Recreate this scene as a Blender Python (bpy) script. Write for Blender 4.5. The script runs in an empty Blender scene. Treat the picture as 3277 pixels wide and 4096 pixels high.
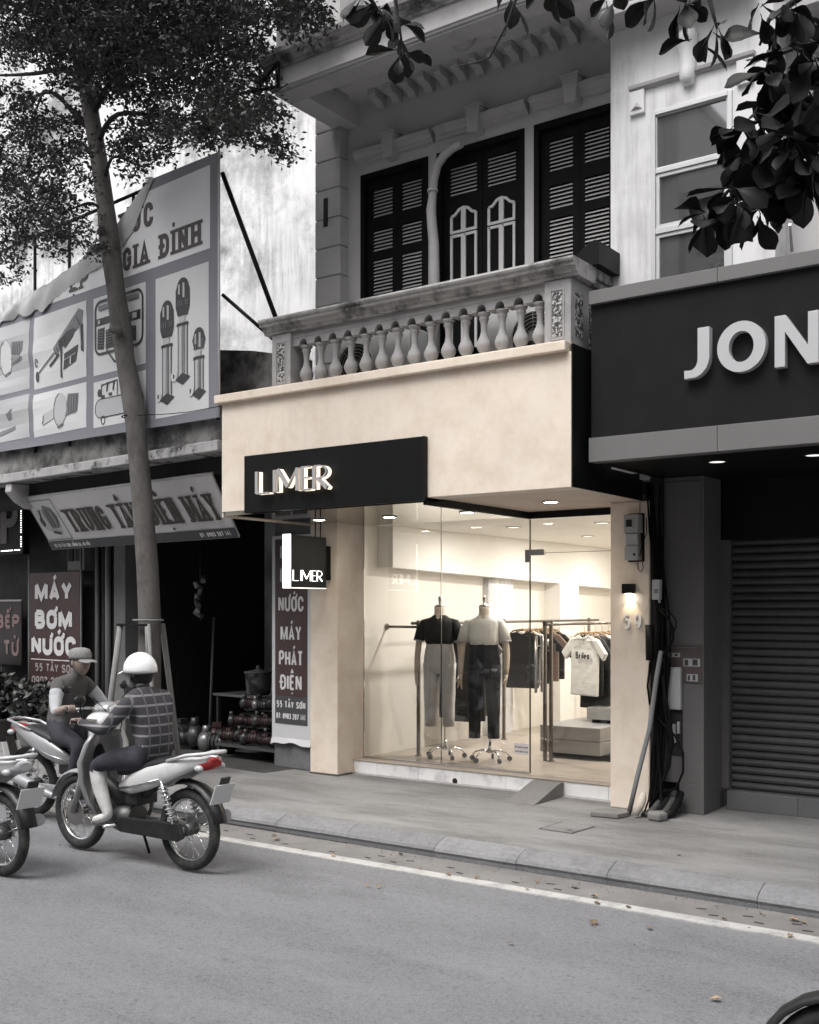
import bpy, bmesh, math, random, unicodedata
from mathutils import Vector, Matrix
R = math.radians
random.seed(11)
scene = bpy.context.scene
COL = scene.collection

# ------------------------------------------------------------------ camera, sky, sun, exposure
CAM_H, YAW = 1.85, R(35.4645)
cam_data = bpy.data.cameras.new('camera')
cam = bpy.data.objects.new('camera', cam_data)
COL.objects.link(cam)
cam.location = (0, 0, CAM_H)
cam.rotation_euler = (R(90), 0, YAW)
cam_data.sensor_fit = 'HORIZONTAL'
cam_data.sensor_width = 36
cam_data.lens = 47.96
cam_data.shift_y = 0.1188
cam_data.clip_end = 2000
scene.camera = cam

world = bpy.data.worlds.new('World')
scene.world = world
world.use_nodes = True
wn, wl = world.node_tree.nodes, world.node_tree.links
bg = wn['Background']
sky = wn.new('ShaderNodeTexSky')
sky.sky_type = 'NISHITA'
sky.sun_disc = False
SUN_EL, SUN_AZ = R(60), R(188)
sky.sun_elevation = SUN_EL
sky.sun_rotation = SUN_AZ
sky.air_density = 1.0
sky.dust_density = 6.0
sky.ozone_density = 1.0
hs = wn.new('ShaderNodeHueSaturation')
hs.inputs['Saturation'].default_value = 0.10
wl.new(sky.outputs[0], hs.inputs['Color'])
wl.new(hs.outputs[0], bg.inputs[0])
bg.inputs[1].default_value = 0.15

sun_data = bpy.data.lights.new('sun', 'SUN')
sun_data.energy = 0.8
sun_data.angle = R(25)
sun_data.color = (1, .985, .97)
sun = bpy.data.objects.new('sun', sun_data)
COL.objects.link(sun)
sd = Vector((math.sin(SUN_AZ) * math.cos(SUN_EL), math.cos(SUN_AZ) * math.cos(SUN_EL), math.sin(SUN_EL)))
sun.rotation_euler = sd.to_track_quat('Z', 'Y').to_euler()
sun.location = (0, -4, 20)

vs = scene.view_settings
vs.view_transform = 'Standard'
vs.look = 'None'
vs.exposure = 0.72
vs.gamma = 1
vs.use_curve_mapping = False

# ------------------------------------------------------------------ helpers: geometry
WM = {}


class MB:
    """collects faces of one mesh"""
    def __init__(s):
        s.v, s.f, s.sm = [], [], []

    def add(s, vs, fs, smooth=False):
        o = len(s.v)
        s.v += [tuple(p) for p in vs]
        s.f += [tuple(i + o for i in f) for f in fs]
        s.sm += [smooth] * len(fs)
        return s

    def box(s, x0, x1, y0, y1, z0, z1, M=None):
        p = [(x0, y0, z0), (x1, y0, z0), (x1, y1, z0), (x0, y1, z0), (x0, y0, z1), (x1, y0, z1), (x1, y1, z1), (x0, y1, z1)]
        if M is not None:
            p = [M @ Vector(q) for q in p]
        return s.add(p, [(3, 2, 1, 0), (4, 5, 6, 7), (0, 1, 5, 4), (1, 2, 6, 5), (2, 3, 7, 6), (3, 0, 4, 7)])

    def tube(s, pts, r, n=8, caps=True, ref=None, smooth=True):
        """r: number, list, or list of (ra, rb)"""
        pts = [Vector(p) for p in pts]
        k = len(pts)
        if not isinstance(r, (list, tuple)):
            r = [r] * k
        prev = None
        vs = []
        for i, p in enumerate(pts):
            t = (pts[min(i + 1, k - 1)] - pts[max(i - 1, 0)])
            t = t.normalized() if t.length > 1e-9 else Vector((0, 0, 1))
            if prev is None:
                a = Vector(ref) if ref else (Vector((0, 0, 1)) if abs(t.z) < .9 else Vector((1, 0, 0)))
            else:
                a = prev
            a = (a - t * a.dot(t))
            a = a.normalized() if a.length > 1e-6 else t.orthogonal().normalized()
            prev = a
            b = t.cross(a)
            ra, rb = r[i] if isinstance(r[i], (list, tuple)) else (r[i], r[i])
            for j in range(n):
                q = 2 * math.pi * j / n
                vs.append(p + a * ra * math.cos(q) + b * rb * math.sin(q))
        fs = [(i * n + j, i * n + (j + 1) % n, (i + 1) * n + (j + 1) % n, (i + 1) * n + j) for i in range(k - 1) for j in range(n)]
        s.add(vs, fs, smooth)
        if caps:
            o = len(s.v) - k * n
            s.f += [tuple(o + j for j in reversed(range(n))), tuple(o + (k - 1) * n + j for j in range(n))]
            s.sm += [False, False]
        return s

    def cyl(s, p0, p1, r0, r1=None, n=12, caps=True):
        return s.tube([p0, p1], [r0, r0 if r1 is None else r1], n, caps)

    def lathe(s, prof, c=(0, 0, 0), n=16, M=None):
        vs, k = [], len(prof)
        for (r, z) in prof:
            for j in range(n):
                q = 2 * math.pi * j / n
                p = Vector((c[0] + r * math.cos(q), c[1] + r * math.sin(q), c[2] + z))
                vs.append(M @ p if M is not None else p)
        fs = [(i * n + j, i * n + (j + 1) % n, (i + 1) * n + (j + 1) % n, (i + 1) * n + j) for i in range(k - 1) for j in range(n)]
        s.add(vs, fs, True)
        o = len(s.v) - k * n
        if prof[0][0] > 1e-5:
            s.f.append(tuple(o + j for j in reversed(range(n)))); s.sm.append(False)
        if prof[-1][0] > 1e-5:
            s.f.append(tuple(o + (k - 1) * n + j for j in range(n))); s.sm.append(False)
        return s

    def loft(s, rings, caps=True, smooth=True):
        n, k = len(rings[0]), len(rings)
        fs = [(i * n + j, i * n + (j + 1) % n, (i + 1) * n + (j + 1) % n, (i + 1) * n + j) for i in range(k - 1) for j in range(n)]
        s.add([p for r in rings for p in r], fs, smooth)
        if caps:
            o = len(s.v) - k * n
            s.f += [tuple(o + j for j in reversed(range(n))), tuple(o + (k - 1) * n + j for j in range(n))]
            s.sm += [False, False]
        return s

    def prism(s, poly, P, d0, d1):
        """extrude a 2-D outline; P(a, b, d) -> xyz"""
        n = len(poly)
        s.add([P(a, b, d0) for a, b in poly] + [P(a, b, d1) for a, b in poly],
              [tuple(range(n)), tuple(reversed(range(n, 2 * n)))] + [(i, n + i, n + (i + 1) % n, (i + 1) % n) for i in range(n)])
        return s

    def sphere(s, c, r, n=12, m=8, sq=(1, 1, 1), M=None):
        vs = []
        for i in range(m + 1):
            a = math.pi * i / m
            for j in range(n):
                q = 2 * math.pi * j / n
                p = Vector((c[0] + r * sq[0] * math.sin(a) * math.cos(q), c[1] + r * sq[1] * math.sin(a) * math.sin(q), c[2] + r * sq[2] * math.cos(a)))
                vs.append(M @ p if M is not None else p)
        return s.add(vs, [(i * n + j, (i + 1) * n + j, (i + 1) * n + (j + 1) % n, i * n + (j + 1) % n) for i in range(m) for j in range(n)], True)

    def torus(s, c, R0, r, n=28, m=8, axis='y', squash=1):
        vs = []
        for i in range(n):
            a = 2 * math.pi * i / n
            for j in range(m):
                b = 2 * math.pi * j / m
                rr, h = R0 + r * math.cos(b), r * squash * math.sin(b)
                u, w = rr * math.cos(a), rr * math.sin(a)
                q = (u, h, w) if axis == 'y' else ((h, u, w) if axis == 'x' else (u, w, h))
                vs.append((c[0] + q[0], c[1] + q[1], c[2] + q[2]))
        return s.add(vs, [(i * m + j, i * m + (j + 1) % m, ((i + 1) % n) * m + (j + 1) % m, ((i + 1) % n) * m + j) for i in range(n) for j in range(m)], True)


def mesh_of(mb, name, mats, M=None):
    me = bpy.data.meshes.new(name)
    me.from_pydata([tuple(M @ Vector(p)) for p in mb.v] if M is not None else mb.v, [], mb.f)
    me.polygons.foreach_set('use_smooth', mb.sm)
    for m in (mats if isinstance(mats, (list, tuple)) else [mats]):
        me.materials.append(m)
    bm = bmesh.new()
    bm.from_mesh(me)
    bmesh.ops.recalc_face_normals(bm, faces=bm.faces)
    bm.to_mesh(me)
    bm.free()
    me.update()
    return me


def link(o, parent=None, mtx=None):
    COL.objects.link(o)
    if parent is not None:
        o.parent = parent
        WM[o.name] = WM[parent.name]
    else:
        WM[o.name] = mtx if mtx is not None else Matrix()
    return o


def thing(name, label, cat, loc=(0, 0, 0), rz=0, group=None):
    o = bpy.data.objects.new(name, None)
    o.empty_display_size = .2
    o.location = loc
    o.rotation_euler = (0, 0, rz)
    o['label'] = label
    o['category'] = cat
    if group:
        o['group'] = group
    return link(o, None, Matrix.Translation(loc) @ Matrix.Rotation(rz, 4, 'Z'))


def bevel(o, w, seg=2):
    m = o.modifiers.new('bevel', 'BEVEL')
    m.width = w
    m.segments = seg
    m.limit_method = 'ANGLE'
    m.angle_limit = R(40)
    return o


def part(name, mb, mat, parent, bev=0, local=False, kind=None, label=None):
    """one mesh under a thing or part; vertices in world space unless local"""
    M = None if local else WM[parent.name].inverted()
    o = bpy.data.objects.new(name, mesh_of(mb, name, mat, M))
    link(o, parent)
    if bev:
        bevel(o, bev)
    if kind:
        o['kind'] = kind
    if label:
        o['label'] = label
    return o


def solo(name, mb, mat, label, cat, group=None, bev=0, kind=None):
    """a thing that is one mesh; origin at its base"""
    xs, ys, zs = zip(*mb.v)
    c = Vector(((min(xs) + max(xs)) / 2, (min(ys) + max(ys)) / 2, min(zs)))
    o = bpy.data.objects.new(name, mesh_of(mb, name, mat, Matrix.Translation(-c)))
    o.location = c
    link(o, None, Matrix.Translation(c))
    if label:
        o['label'] = label
    if cat:
        o['category'] = cat
    if group:
        o['group'] = group
    if kind:
        o['kind'] = kind
    if bev:
        bevel(o, bev)
    return o


def struct(name, mb, mat, bev=0):
    return solo(name, mb, mat, None, None, kind='structure', bev=bev)


def clone(o, parent=None):
    c = o.copy()
    COL.objects.link(c)
    c.parent = parent
    for ch in list(o.children):
        clone(ch, c)
    return c


def piece(src, parent, loc=None, rot=None, scl=None):
    """another of an alike piece, sharing the mesh"""
    c = src.copy()
    COL.objects.link(c)
    c.parent = parent
    if loc is not None:
        c.location = loc
    if rot is not None:
        c.rotation_euler = rot
    if scl is not None:
        c.scale = scl
    return c


# ------------------------------------------------------------------ helpers: materials
def mat(name, col, rough=.7, metal=0, var=0, vs_=4, dirt=0, ds=2.0, dcol=(.03, .03, .03), dlo=.5, dhi=.7, streak=0, bump=0, bs=60, emit=None, es=0, rnd=0, spec=.5, map_=None, speck=0, sps=150):
    m = bpy.data.materials.new(name)
    m.use_nodes = True
    N, L = m.node_tree.nodes, m.node_tree.links
    b = N['Principled BSDF']
    b.inputs['Roughness'].default_value = rough
    b.inputs['Metallic'].default_value = metal
    b.inputs['Specular IOR Level'].default_value = spec
    b.inputs['Base Color'].default_value = (*col, 1)
    if emit:
        b.inputs['Emission Color'].default_value = (*emit, 1)
        b.inputs['Emission Strength'].default_value = es
    if not (var or dirt or streak or bump or rnd or speck):
        return m
    tc = N.new('ShaderNodeTexCoord')
    out = tc.outputs['Object']
    if map_:
        mp = N.new('ShaderNodeMapping')
        mp.inputs['Scale'].default_value = map_
        L.new(out, mp.inputs[0])
        out = mp.outputs[0]

    def noise(scale, det, src=out, rg=.6):
        n = N.new('ShaderNodeTexNoise')
        n.inputs['Scale'].default_value = scale
        n.inputs['Detail'].default_value = det
        n.inputs['Roughness'].default_value = rg
        L.new(src, n.inputs['Vector'])
        return n.outputs['Fac']

    def ramp(src, lo, hi, a=0, c=1):
        r = N.new('ShaderNodeMapRange')
        r.inputs['From Min'].default_value = lo
        r.inputs['From Max'].default_value = hi
        r.inputs['To Min'].default_value = a
        r.inputs['To Max'].default_value = c
        L.new(src, r.inputs['Value'])
        return r.outputs[0]

    def mix(fac, ca, cb, mode='MIX'):
        x = N.new('ShaderNodeMix')
        x.data_type = 'RGBA'
        x.blend_type = mode
        for sck, v in ((0, fac), (6, ca), (7, cb)):
            if hasattr(v, 'node'):
                L.new(v, x.inputs[sck])
            else:
                x.inputs[sck].default_value = v
        return x.outputs[2]
    c = (*col, 1)
    if var:
        c = mix(ramp(noise(vs_, 8), .3, .7), (*[v * (1 - var) for v in col], 1), (*[min(1, v * (1 + var)) for v in col], 1))
    if rnd:
        oi = N.new('ShaderNodeObjectInfo')
        g = ramp(oi.outputs['Random'], 0, 1, 1 - rnd, 1 + rnd)
        cc = N.new('ShaderNodeCombineColor')
        for i in range(3):
            L.new(g, cc.inputs[i])
        c = mix(1.0, c, cc.outputs[0], 'MULTIPLY')
    if dirt:
        c = mix(ramp(noise(ds, 12, rg=.68), dlo, dhi, 0, dirt), c, (*dcol, 1))
    if speck:
        c = mix(ramp(noise(sps, 3, tc.outputs['Object']), .35, .65, 0, speck), c, (*[min(1, v * 1.7) for v in col], 1))
        c = mix(ramp(noise(sps * .37, 3, tc.outputs['Object']), .55, .75, 0, speck), c, (*[v * .45 for v in col], 1))
    if streak:
        mp = N.new('ShaderNodeMapping')
        mp.inputs['Scale'].default_value = (7, 7, .5)
        L.new(tc.outputs['Object'], mp.inputs[0])
        s1 = noise(2.2, 10, mp.outputs[0], .7)
        s2 = noise(.6, 4)
        mul = N.new('ShaderNodeMath')
        mul.operation = 'MULTIPLY'
        L.new(ramp(s1, .45, .68), mul.inputs[0])
        L.new(ramp(s2, .42, .62, 0, streak), mul.inputs[1])
        c = mix(mul.outputs[0], c, (*dcol, 1))
    if hasattr(c, 'node'):
        L.new(c, b.inputs['Base Color'])
    if bump:
        bp = N.new('ShaderNodeBump')
        bp.inputs['Strength'].default_value = bump
        bp.inputs['Distance'].default_value = .012
        L.new(noise(bs, 6), bp.inputs['Height'])
        L.new(bp.outputs[0], b.inputs['Normal'])
    return m


def glass_mat(name, tint=(.95, .97, .95), ior=1.5, boost=1.0, rough=0.0):
    """thin architectural pane: clear with a Fresnel reflection"""
    m = bpy.data.materials.new(name)
    m.use_nodes = True
    N, L = m.node_tree.nodes, m.node_tree.links
    N.remove(N['Principled BSDF'])
    t, g, x, fr = N.new('ShaderNodeBsdfTransparent'), N.new('ShaderNodeBsdfGlossy'), N.new('ShaderNodeMixShader'), N.new('ShaderNodeFresnel')
    t.inputs[0].default_value = (*tint, 1)
    g.inputs['Roughness'].default_value = rough
    fr.inputs[0].default_value = ior
    mu = N.new('ShaderNodeMath')
    mu.operation = 'MULTIPLY'
    mu.use_clamp = True
    mu.inputs[1].default_value = boost
    L.new(fr.outputs[0], mu.inputs[0])
    L.new(mu.outputs[0], x.inputs[0])
    L.new(t.outputs[0], x.inputs[1])
    L.new(g.outputs[0], x.inputs[2])
    L.new(x.outputs[0], N['Material Output'].inputs[0])
    return m


def lamp_spot(name, loc, energy, size=R(110), blend=.8, col=(1, .87, .7), radius=.04, parent=None, aim=(0, 0, -1)):
    d = bpy.data.lights.new(name, 'SPOT')
    d.energy, d.spot_size, d.spot_blend, d.color, d.shadow_soft_size = energy, size, blend, col, radius
    o = bpy.data.objects.new(name, d)
    COL.objects.link(o)
    o.location = loc
    o.rotation_euler = Vector(aim).to_track_quat('-Z', 'Y').to_euler()
    if parent is not None:
        o.parent = parent
        o.location = WM[parent.name].inverted() @ Vector(loc)
    return o


# ------------------------------------------------------------------ helpers: lettering drawn as strokes
def arc(cx, cy, rx, ry, a0, a1, n=9):
    return [(cx + rx * math.cos(R(a0 + (a1 - a0) * i / n)), cy + ry * math.sin(R(a0 + (a1 - a0) * i / n))) for i in range(n + 1)]


_O = [arc(.5, .68, .5, .32, 0, 180) + arc(.5, .32, .5, .32, 180, 360) + [(1, .68)]]
_S = [arc(.5, .75, .48, .25, 20, 180) + [(.08, .62), (.3, .53), (.7, .46), (.95, .36)] + arc(.5, .25, .48, .25, 0, -165)]
_G = {
    'A': [[(0, 0), (.5, 1), (1, 0)], [(.17, .28), (.83, .28)]],
    'B': [[(0, 0), (0, 1)], [(0, 1), (.5, 1)] + arc(.5, .76, .42, .24, 90, -90) + [(0, .52)], [(0, .52), (.5, .52)] + arc(.5, .26, .5, .26, 90, -90) + [(0, 0)]],
    'C': [arc(.5, .68, .5, .32, 0, 180) + arc(.5, .32, .5, .32, 180, 360)],
    'D': [[(0, 0), (0, 1)], [(0, 1), (.4, 1)] + arc(.4, .65, .6, .35, 90, 0) + arc(.4, .35, .6, .35, 0, -90) + [(0, 0)]],
    'E': [[(0, 0), (0, 1)], [(0, 1), (.95, 1)], [(0, .52), (.8, .52)], [(0, 0), (.95, 0)]],
    'G': [arc(.5, .68, .5, .32, 0, 180) + arc(.5, .32, .5, .32, 180, 360) + [(1, .48), (.58, .48)]],
    'H': [[(0, 0), (0, 1)], [(1, 0), (1, 1)], [(0, .5), (1, .5)]],
    'I': [[(.5, 0), (.5, 1)]],
    'J': [[(.9, 1), (.9, .3)] + arc(.45, .3, .45, .3, 0, -120)],
    'K': [[(0, 0), (0, 1)], [(1, 1), (0, .4)], [(.35, .6), (1, 0)]],
    'L': [[(0, 1), (0, 0)], [(0, 0), (.95, 0)]],
    'M': [[(0, 0), (0, 1)], [(.03, 1), (.5, .08), (.97, 1)], [(1, 1), (1, 0)]],
    'N': [[(0, 0), (0, 1)], [(0, 1), (1, 0)], [(1, 0), (1, 1)]],
    'O': _O,
    'P': [[(0, 0), (0, 1)], [(0, 1), (.5, 1)] + arc(.5, .73, .5, .27, 90, -90) + [(0, .46)]],
    'Q': _O + [[(.6, .2), (1, -.05)]],
    'R': [[(0, 0), (0, 1)], [(0, 1), (.5, 1)] + arc(.5, .74, .46, .26, 90, -90) + [(0, .48)], [(.45, .48), (1, 0)]],
    'S': _S,
    'T': [[(.5, 0), (.5, 1)], [(0, 1), (1, 1)]],
    'U': [[(0, 1), (0, .32)] + arc(.5, .32, .5, .32, 180, 360) + [(1, 1)]],
    'V': [[(0, 1), (.5, 0), (1, 1)]],
    'Y': [[(0, 1), (.5, .45), (1, 1)], [(.5, .45), (.5, 0)]],
    '0': _O, '1': [[(.2, .8), (.55, 1), (.55, 0)]],
    '2': [arc(.5, .72, .48, .28, 170, -30) + [(0, 0), (1, 0)]],
    '3': [arc(.48, .76, .45, .24, 160, -90) + [(.4, .52)], [(.4, .52)] + arc(.48, .26, .5, .26, 90, -160)],
    '4': [[(.75, 0), (.75, 1), (0, .3), (1, .3)]],
    '5': [[(.95, 1), (.18, 1), (.12, .53)] + arc(.44, .33, .54, .33, 115, -115)],
    '7': [[(0, 1), (1, 1), (.35, 0)]],
    '8': [arc(.5, .76, .42, .24, -90, 270, 16), arc(.5, .26, .5, .26, 90, 450, 16)],
    '9': [arc(.5, .68, .48, .32, 0, 360, 16), [(.98, .68), (.9, .3), (.6, 0)]],
    ':': [[(.5, .1), (.5, .2)], [(.5, .6), (.5, .7)]], ',': [[(.5, .05), (.35, -.15)]], '.': [[(.5, 0), (.5, .08)]],
    '-': [[(.2, .5), (.8, .5)]], '&': [[(1, 0), (.2, .75)] + arc(.45, .85, .25, .15, 180, 0) + [(.1, .3)] + arc(.4, .2, .3, .2, 180, 340)],
    'a': [arc(.5, .3, .5, .3, 0, 360, 14), [(1, .6), (1, 0)]],
    'e': [[(0, .32), (1, .32)] + arc(.5, .3, .5, .3, 0, 300)],
    'i': [[(.5, 0), (.5, .6)], [(.5, .8), (.5, .9)]], 'l': [[(.5, 0), (.5, 1)]], 'r': [[(.2, 0), (.2, .6)], [(.2, .4), (.5, .58), (.9, .6)]],
}
_MARK = {'\u0301': [[(.42, 1.14), (.72, 1.3)]], '\u0300': [[(.58, 1.14), (.28, 1.3)]], '\u0302': [[(.2, 1.12), (.5, 1.3), (.8, 1.12)]],
         '\u0309': [[(.4, 1.28), (.65, 1.3), (.5, 1.14)]], '\u0323': [[(.5, -.24), (.5, -.16)]], '\u031b': [[(.9, .92), (1.14, 1.0), (1.2, 1.16)]],
         '\u0303': [[(.2, 1.15), (.4, 1.25), (.6, 1.17), (.8, 1.27)]]}
_WID = {'I': .3, 'M': 1.25, ':': .3, ',': .35, '.': .3, '1': .7, 'i': .3, 'l': .3, ' ': .55, 'L': .85, 'E': .85}


def stroke_letters(text, w, h, t, gap=.28, serif=0, widths=None):
    """list of (char, [(polyline, thickness)]) fitted into a w x h box; strokes t thick"""
    chars = []
    for ch in unicodedata.normalize('NFC', text):
        if ch in 'Đđ':
            chars.append(('D', ['bar']))
        else:
            d = unicodedata.normalize('NFD', ch)
            chars.append((d[0], list(d[1:])))
    tot = sum(_WID.get(c, 1) for c, _ in chars) + gap * (len(chars) - 1)
    u = w / tot
    x, out = 0, []
    for c, marks in chars:
        cw = _WID.get(c, 1) * u
        st = []
        if c in _G:
            for pl in _G[c]:
                st.append(([(x + t / 2 + p[0] * (cw - t), t / 2 + p[1] * (h - t)) for p in pl], t))
            for mk in marks:
                if mk == 'bar':
                    st.append(([(x - .12 * cw, h * .5), (x + .5 * cw, h * .5)], t * .8))
                else:
                    lift = .16 * h if (mk in '\u0301\u0300\u0309' and '\u0302' in marks) else 0
                    sh = .35 * cw if lift else 0
                    for pl in _MARK[mk]:
                        st.append(([(x + sh + t / 2 + p[0] * (cw - t), p[1] * h + lift) for p in pl], t * .72))
        if serif and c in _G:
            for pl, tt in list(st):
                for q in (pl[0], pl[-1]):
                    if (q[1] < t or abs(q[1] - h) < t):
                        yy = t * .32 if q[1] < h / 2 else h - t * .32
                        st.append(([(q[0] - serif * t, yy), (q[0] + serif * t, yy)], t * .62))
        out.append((c, st))
        x += cw + gap * u
    return out


def add_strokes(mb, strokes, P, d0, d1, step=.0004):
    """mitred strips; P(a, b, d) -> xyz, face at d0, back at d1"""
    for k, (pl, t) in enumerate(strokes):
        pts = [Vector(p) for p in pl]
        if len(pts) < 2:
            continue
        n = len(pts)
        Ls, Rs = [], []
        for i, p in enumerate(pts):
            a = (p - pts[i - 1]) if i else (pts[1] - p)
            b = (pts[i + 1] - p) if i < n - 1 else (p - pts[i - 1])
            a = a.normalized() if a.length > 1e-9 else Vector((1, 0))
            b = b.normalized() if b.length > 1e-9 else a
            tn = (a + b)
            tn = tn.normalized() if tn.length > .2 else a
            nn = Vector((-tn.y, tn.x))
            m = min(1.7, 1 / max(.3, nn.dot(Vector((-a.y, a.x)))))
            Ls.append(p + nn * t / 2 * m)
            Rs.append(p - nn * t / 2 * m)
        f0 = d0 - step * (k + 1) if d0 < d1 else d0 + step * (k + 1)
        vs = [P(q.x, q.y, f0) for q in Ls] + [P(q.x, q.y, f0) for q in Rs] + [P(q.x, q.y, d1) for q in Ls] + [P(q.x, q.y, d1) for q in Rs]
        fs = []
        for i in range(n - 1):
            fs += [(i, n + i, n + i + 1, i + 1), (i, i + 1, 2 * n + i + 1, 2 * n + i), (n + i, 3 * n + i, 3 * n + i + 1, n + i + 1)]
        fs += [(0, 2 * n, 3 * n, n), (n - 1, 2 * n - 1, 4 * n - 1, 3 * n - 1)]
        mb.add(vs, fs)
    return mb


def frame_of(o, r, up, out):
    """P(a, b, d): o + a*r + b*up - d*out (d negative = towards the viewer)"""
    o, r, up, out = Vector(o), Vector(r).normalized(), Vector(up).normalized(), Vector(out).normalized()
    return lambda a, b, d: tuple(o + r * a + up * b - out * d)


def lettering(text, parent, mt, o, r, up, out, w, h, t, d0=-.003, d1=-.001, local=False, gap=.28, serif=0, name='lettering', step=.0004):
    P = frame_of(o, r, up, out)
    if h > .1:
        for c, st in stroke_letters(text, w, h, t, gap, serif):
            if st:
                part('letter', add_strokes(MB(), st, P, d0, d1, step), mt, parent, local=local)
        return
    mb = MB()
    for c, st in stroke_letters(text, w, h, t, gap, serif):
        add_strokes(mb, st, P, d0, d1, step)
    return part(name, mb, mt, parent, local=local, kind='stuff')


def rrect(x0, x1, z0, z1, r, n=5):
    return arc(x1 - r, z1 - r, r, r, 0, 90, n) + arc(x0 + r, z1 - r, r, r, 90, 180, n) + arc(x0 + r, z0 + r, r, r, 180, 270, n) + arc(x1 - r, z0 + r, r, r, 270, 360, n)


def ring(cx, cy, z, rx, ry, n=20, a=0, pw=1.0, M=None):
    out = []
    for j in range(n):
        q = 2 * math.pi * j / n
        c_, s_ = math.cos(q), math.sin(q)
        x, y = rx * math.copysign(abs(c_) ** pw, c_), ry * math.copysign(abs(s_) ** pw, s_)
        p = Vector((cx + x * math.cos(a) - y * math.sin(a), cy + x * math.sin(a) + y * math.cos(a), z))
        out.append(M @ p if M is not None else p)
    return out


def lerp(a, b, t):
    return a + (b - a) * t


# ------------------------------------------------------------------ materials
ASPHALT = mat('asphalt', (.156, .156, .164), .85, var=.2, vs_=1.1, dirt=.75, ds=1.3, dcol=(.078, .078, .083), dlo=.49, dhi=.68, bump=.6, bs=140, speck=.55, sps=85, map_=(.55, 1.5, 1))
GUTTER = mat('gutter_concrete', (.185, .178, .172), .85, var=.15, vs_=3, dirt=.5, ds=2, dcol=(.1, .095, .09), bump=.5, bs=90)
PAINT_LINE = mat('road_paint', (.41, .40, .385), .75, var=.12, vs_=8, dirt=.9, ds=6, dcol=(.17, .17, .175), dlo=.48, dhi=.68, speck=.2, sps=90)
PAVING = mat('pavement_concrete', (.190, .185, .182), .8, var=.28, vs_=1.5, dirt=.8, ds=1.2, dcol=(.075, .071, .067), dlo=.46, dhi=.64, bump=.35, bs=45, map_=(.6, 1.9, 1), speck=.25, sps=55)
KERB = mat('kerb_granite', (.185, .184, .19), .8, var=.15, vs_=25, speck=.2, sps=70, dirt=.55, ds=3, dcol=(.07, .069, .067), bump=.6, bs=90, rnd=.15)
KERB_DIRT_SHADE = mat('kerb_grime_shade', (.06, .058, .055), .9, var=.2, vs_=12, bump=.4)  # grime and dark joints; on the lower kerb face also painted shade
EARTH = mat('earth', (.12, .115, .11), .95, var=.2, vs_=2)
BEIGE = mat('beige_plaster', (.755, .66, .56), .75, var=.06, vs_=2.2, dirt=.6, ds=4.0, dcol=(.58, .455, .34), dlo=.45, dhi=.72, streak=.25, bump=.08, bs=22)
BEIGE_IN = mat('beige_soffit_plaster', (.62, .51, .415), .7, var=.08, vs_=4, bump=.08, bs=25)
BLACK_PANEL = mat('black_panel', (.007, .0075, .0075), .45, var=.1, spec=.15)
BLACK_METAL = mat('black_metal', (.006, .006, .0065), .5, spec=.2)
MIRROR_PANEL = mat('polished_dark_panel', (.30, .285, .24), .07, metal=1)
CREAM = mat('cream_paint', (.78, .745, .685), .8)
WHITE_IN = mat('white_interior_paint', (.80, .775, .73), .8)
FLOOR_IN = mat('shop_floor', (.40, .345, .295), .32, var=.08, vs_=2)
MARBLE = mat('white_marble', (.84, .83, .83), .3, var=.06, vs_=3, dirt=.55, ds=2.2, dcol=(.42, .42, .44), dlo=.52, dhi=.62, rnd=.05)
STEEL = mat('brushed_steel', (.55, .53, .52), .3, metal=1)
BRONZE = mat('bronze_tube', (.20, .175, .15), .38, metal=.75)
CHROME = mat('chrome', (.7, .7, .7), .12, metal=1)
GLASS = glass_mat('shop_glass', (.97, .975, .965), 1.5, 1.15)
GLASS_EDGE = mat('glass_edge', (.03, .04, .035), .3)
LED = mat('lamp_lens', (1, .95, .85), .5, emit=(1, .93, .82), es=22)
LED_DIM = mat('lamp_lens_dim', (.8, .8, .8), .5, emit=(1, .95, .9), es=.7)  # weak emission paints a pale glow on the unlit lenses
GREY_WALL = mat('grey_house_paint', (.48, .47, .472), .85, var=.06, vs_=2, dirt=.35, ds=1.6, dcol=(.2, .195, .195), dlo=.55, dhi=.8, bump=.1, bs=30)
GREY_TRIM = mat('grey_trim_paint', (.40, .39, .39), .8, var=.08, vs_=4, dirt=.5, ds=3, dcol=(.2, .2, .2), dlo=.52, dhi=.75)
BALUST = mat('weathered_stone_paint', (.33, .322, .322), .8, var=.12, vs_=6, dirt=.6, ds=5, dcol=(.13, .13, .13), dlo=.5, dhi=.74, bump=.15, bs=50)
RAIL_MAT = mat('mouldy_rail', (.36, .35, .345), .85, var=.1, vs_=5, dirt=.92, ds=4, dcol=(.04, .04, .04), dlo=.47, dhi=.63, bump=.2, bs=40, map_=(1, 1, 1))
PEBBLE = mat('pebble_dash', (.5, .49, .48), .9, var=.1, dirt=1, ds=42, dcol=(.05, .05, .05), dlo=.45, dhi=.52, bump=1, bs=42)
DARK_WOOD = mat('dark_shutter_paint', (.006, .006, .0063), .6, var=.3, vs_=6, spec=.1)
SLAT = mat('pale_slat_paint', (.42, .41, .41), .6)
PALE_TRIM = mat('pale_door_moulding', (.55, .54, .54), .6)
WHITE_WALL = mat('white_wall_paint', (.70, .695, .70), .8, var=.05, vs_=1.5, dirt=.35, ds=2.4, dcol=(.28, .27, .27), dlo=.50, dhi=.74, streak=.45, bump=.06, bs=25)
STREAK_WALL = mat('stained_white_wall', (.80, .795, .80), .9, var=.12, vs_=2.0, dirt=.9, ds=.75, dcol=(.17, .17, .17), dlo=.47, dhi=.64, streak=.75, bump=.1, bs=12)
MOULD_WALL = mat('mouldy_concrete', (.2, .195, .19), .95, var=.3, vs_=3, dirt=.9, ds=2.5, dcol=(.02, .02, .02), dlo=.4, dhi=.6)
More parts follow.
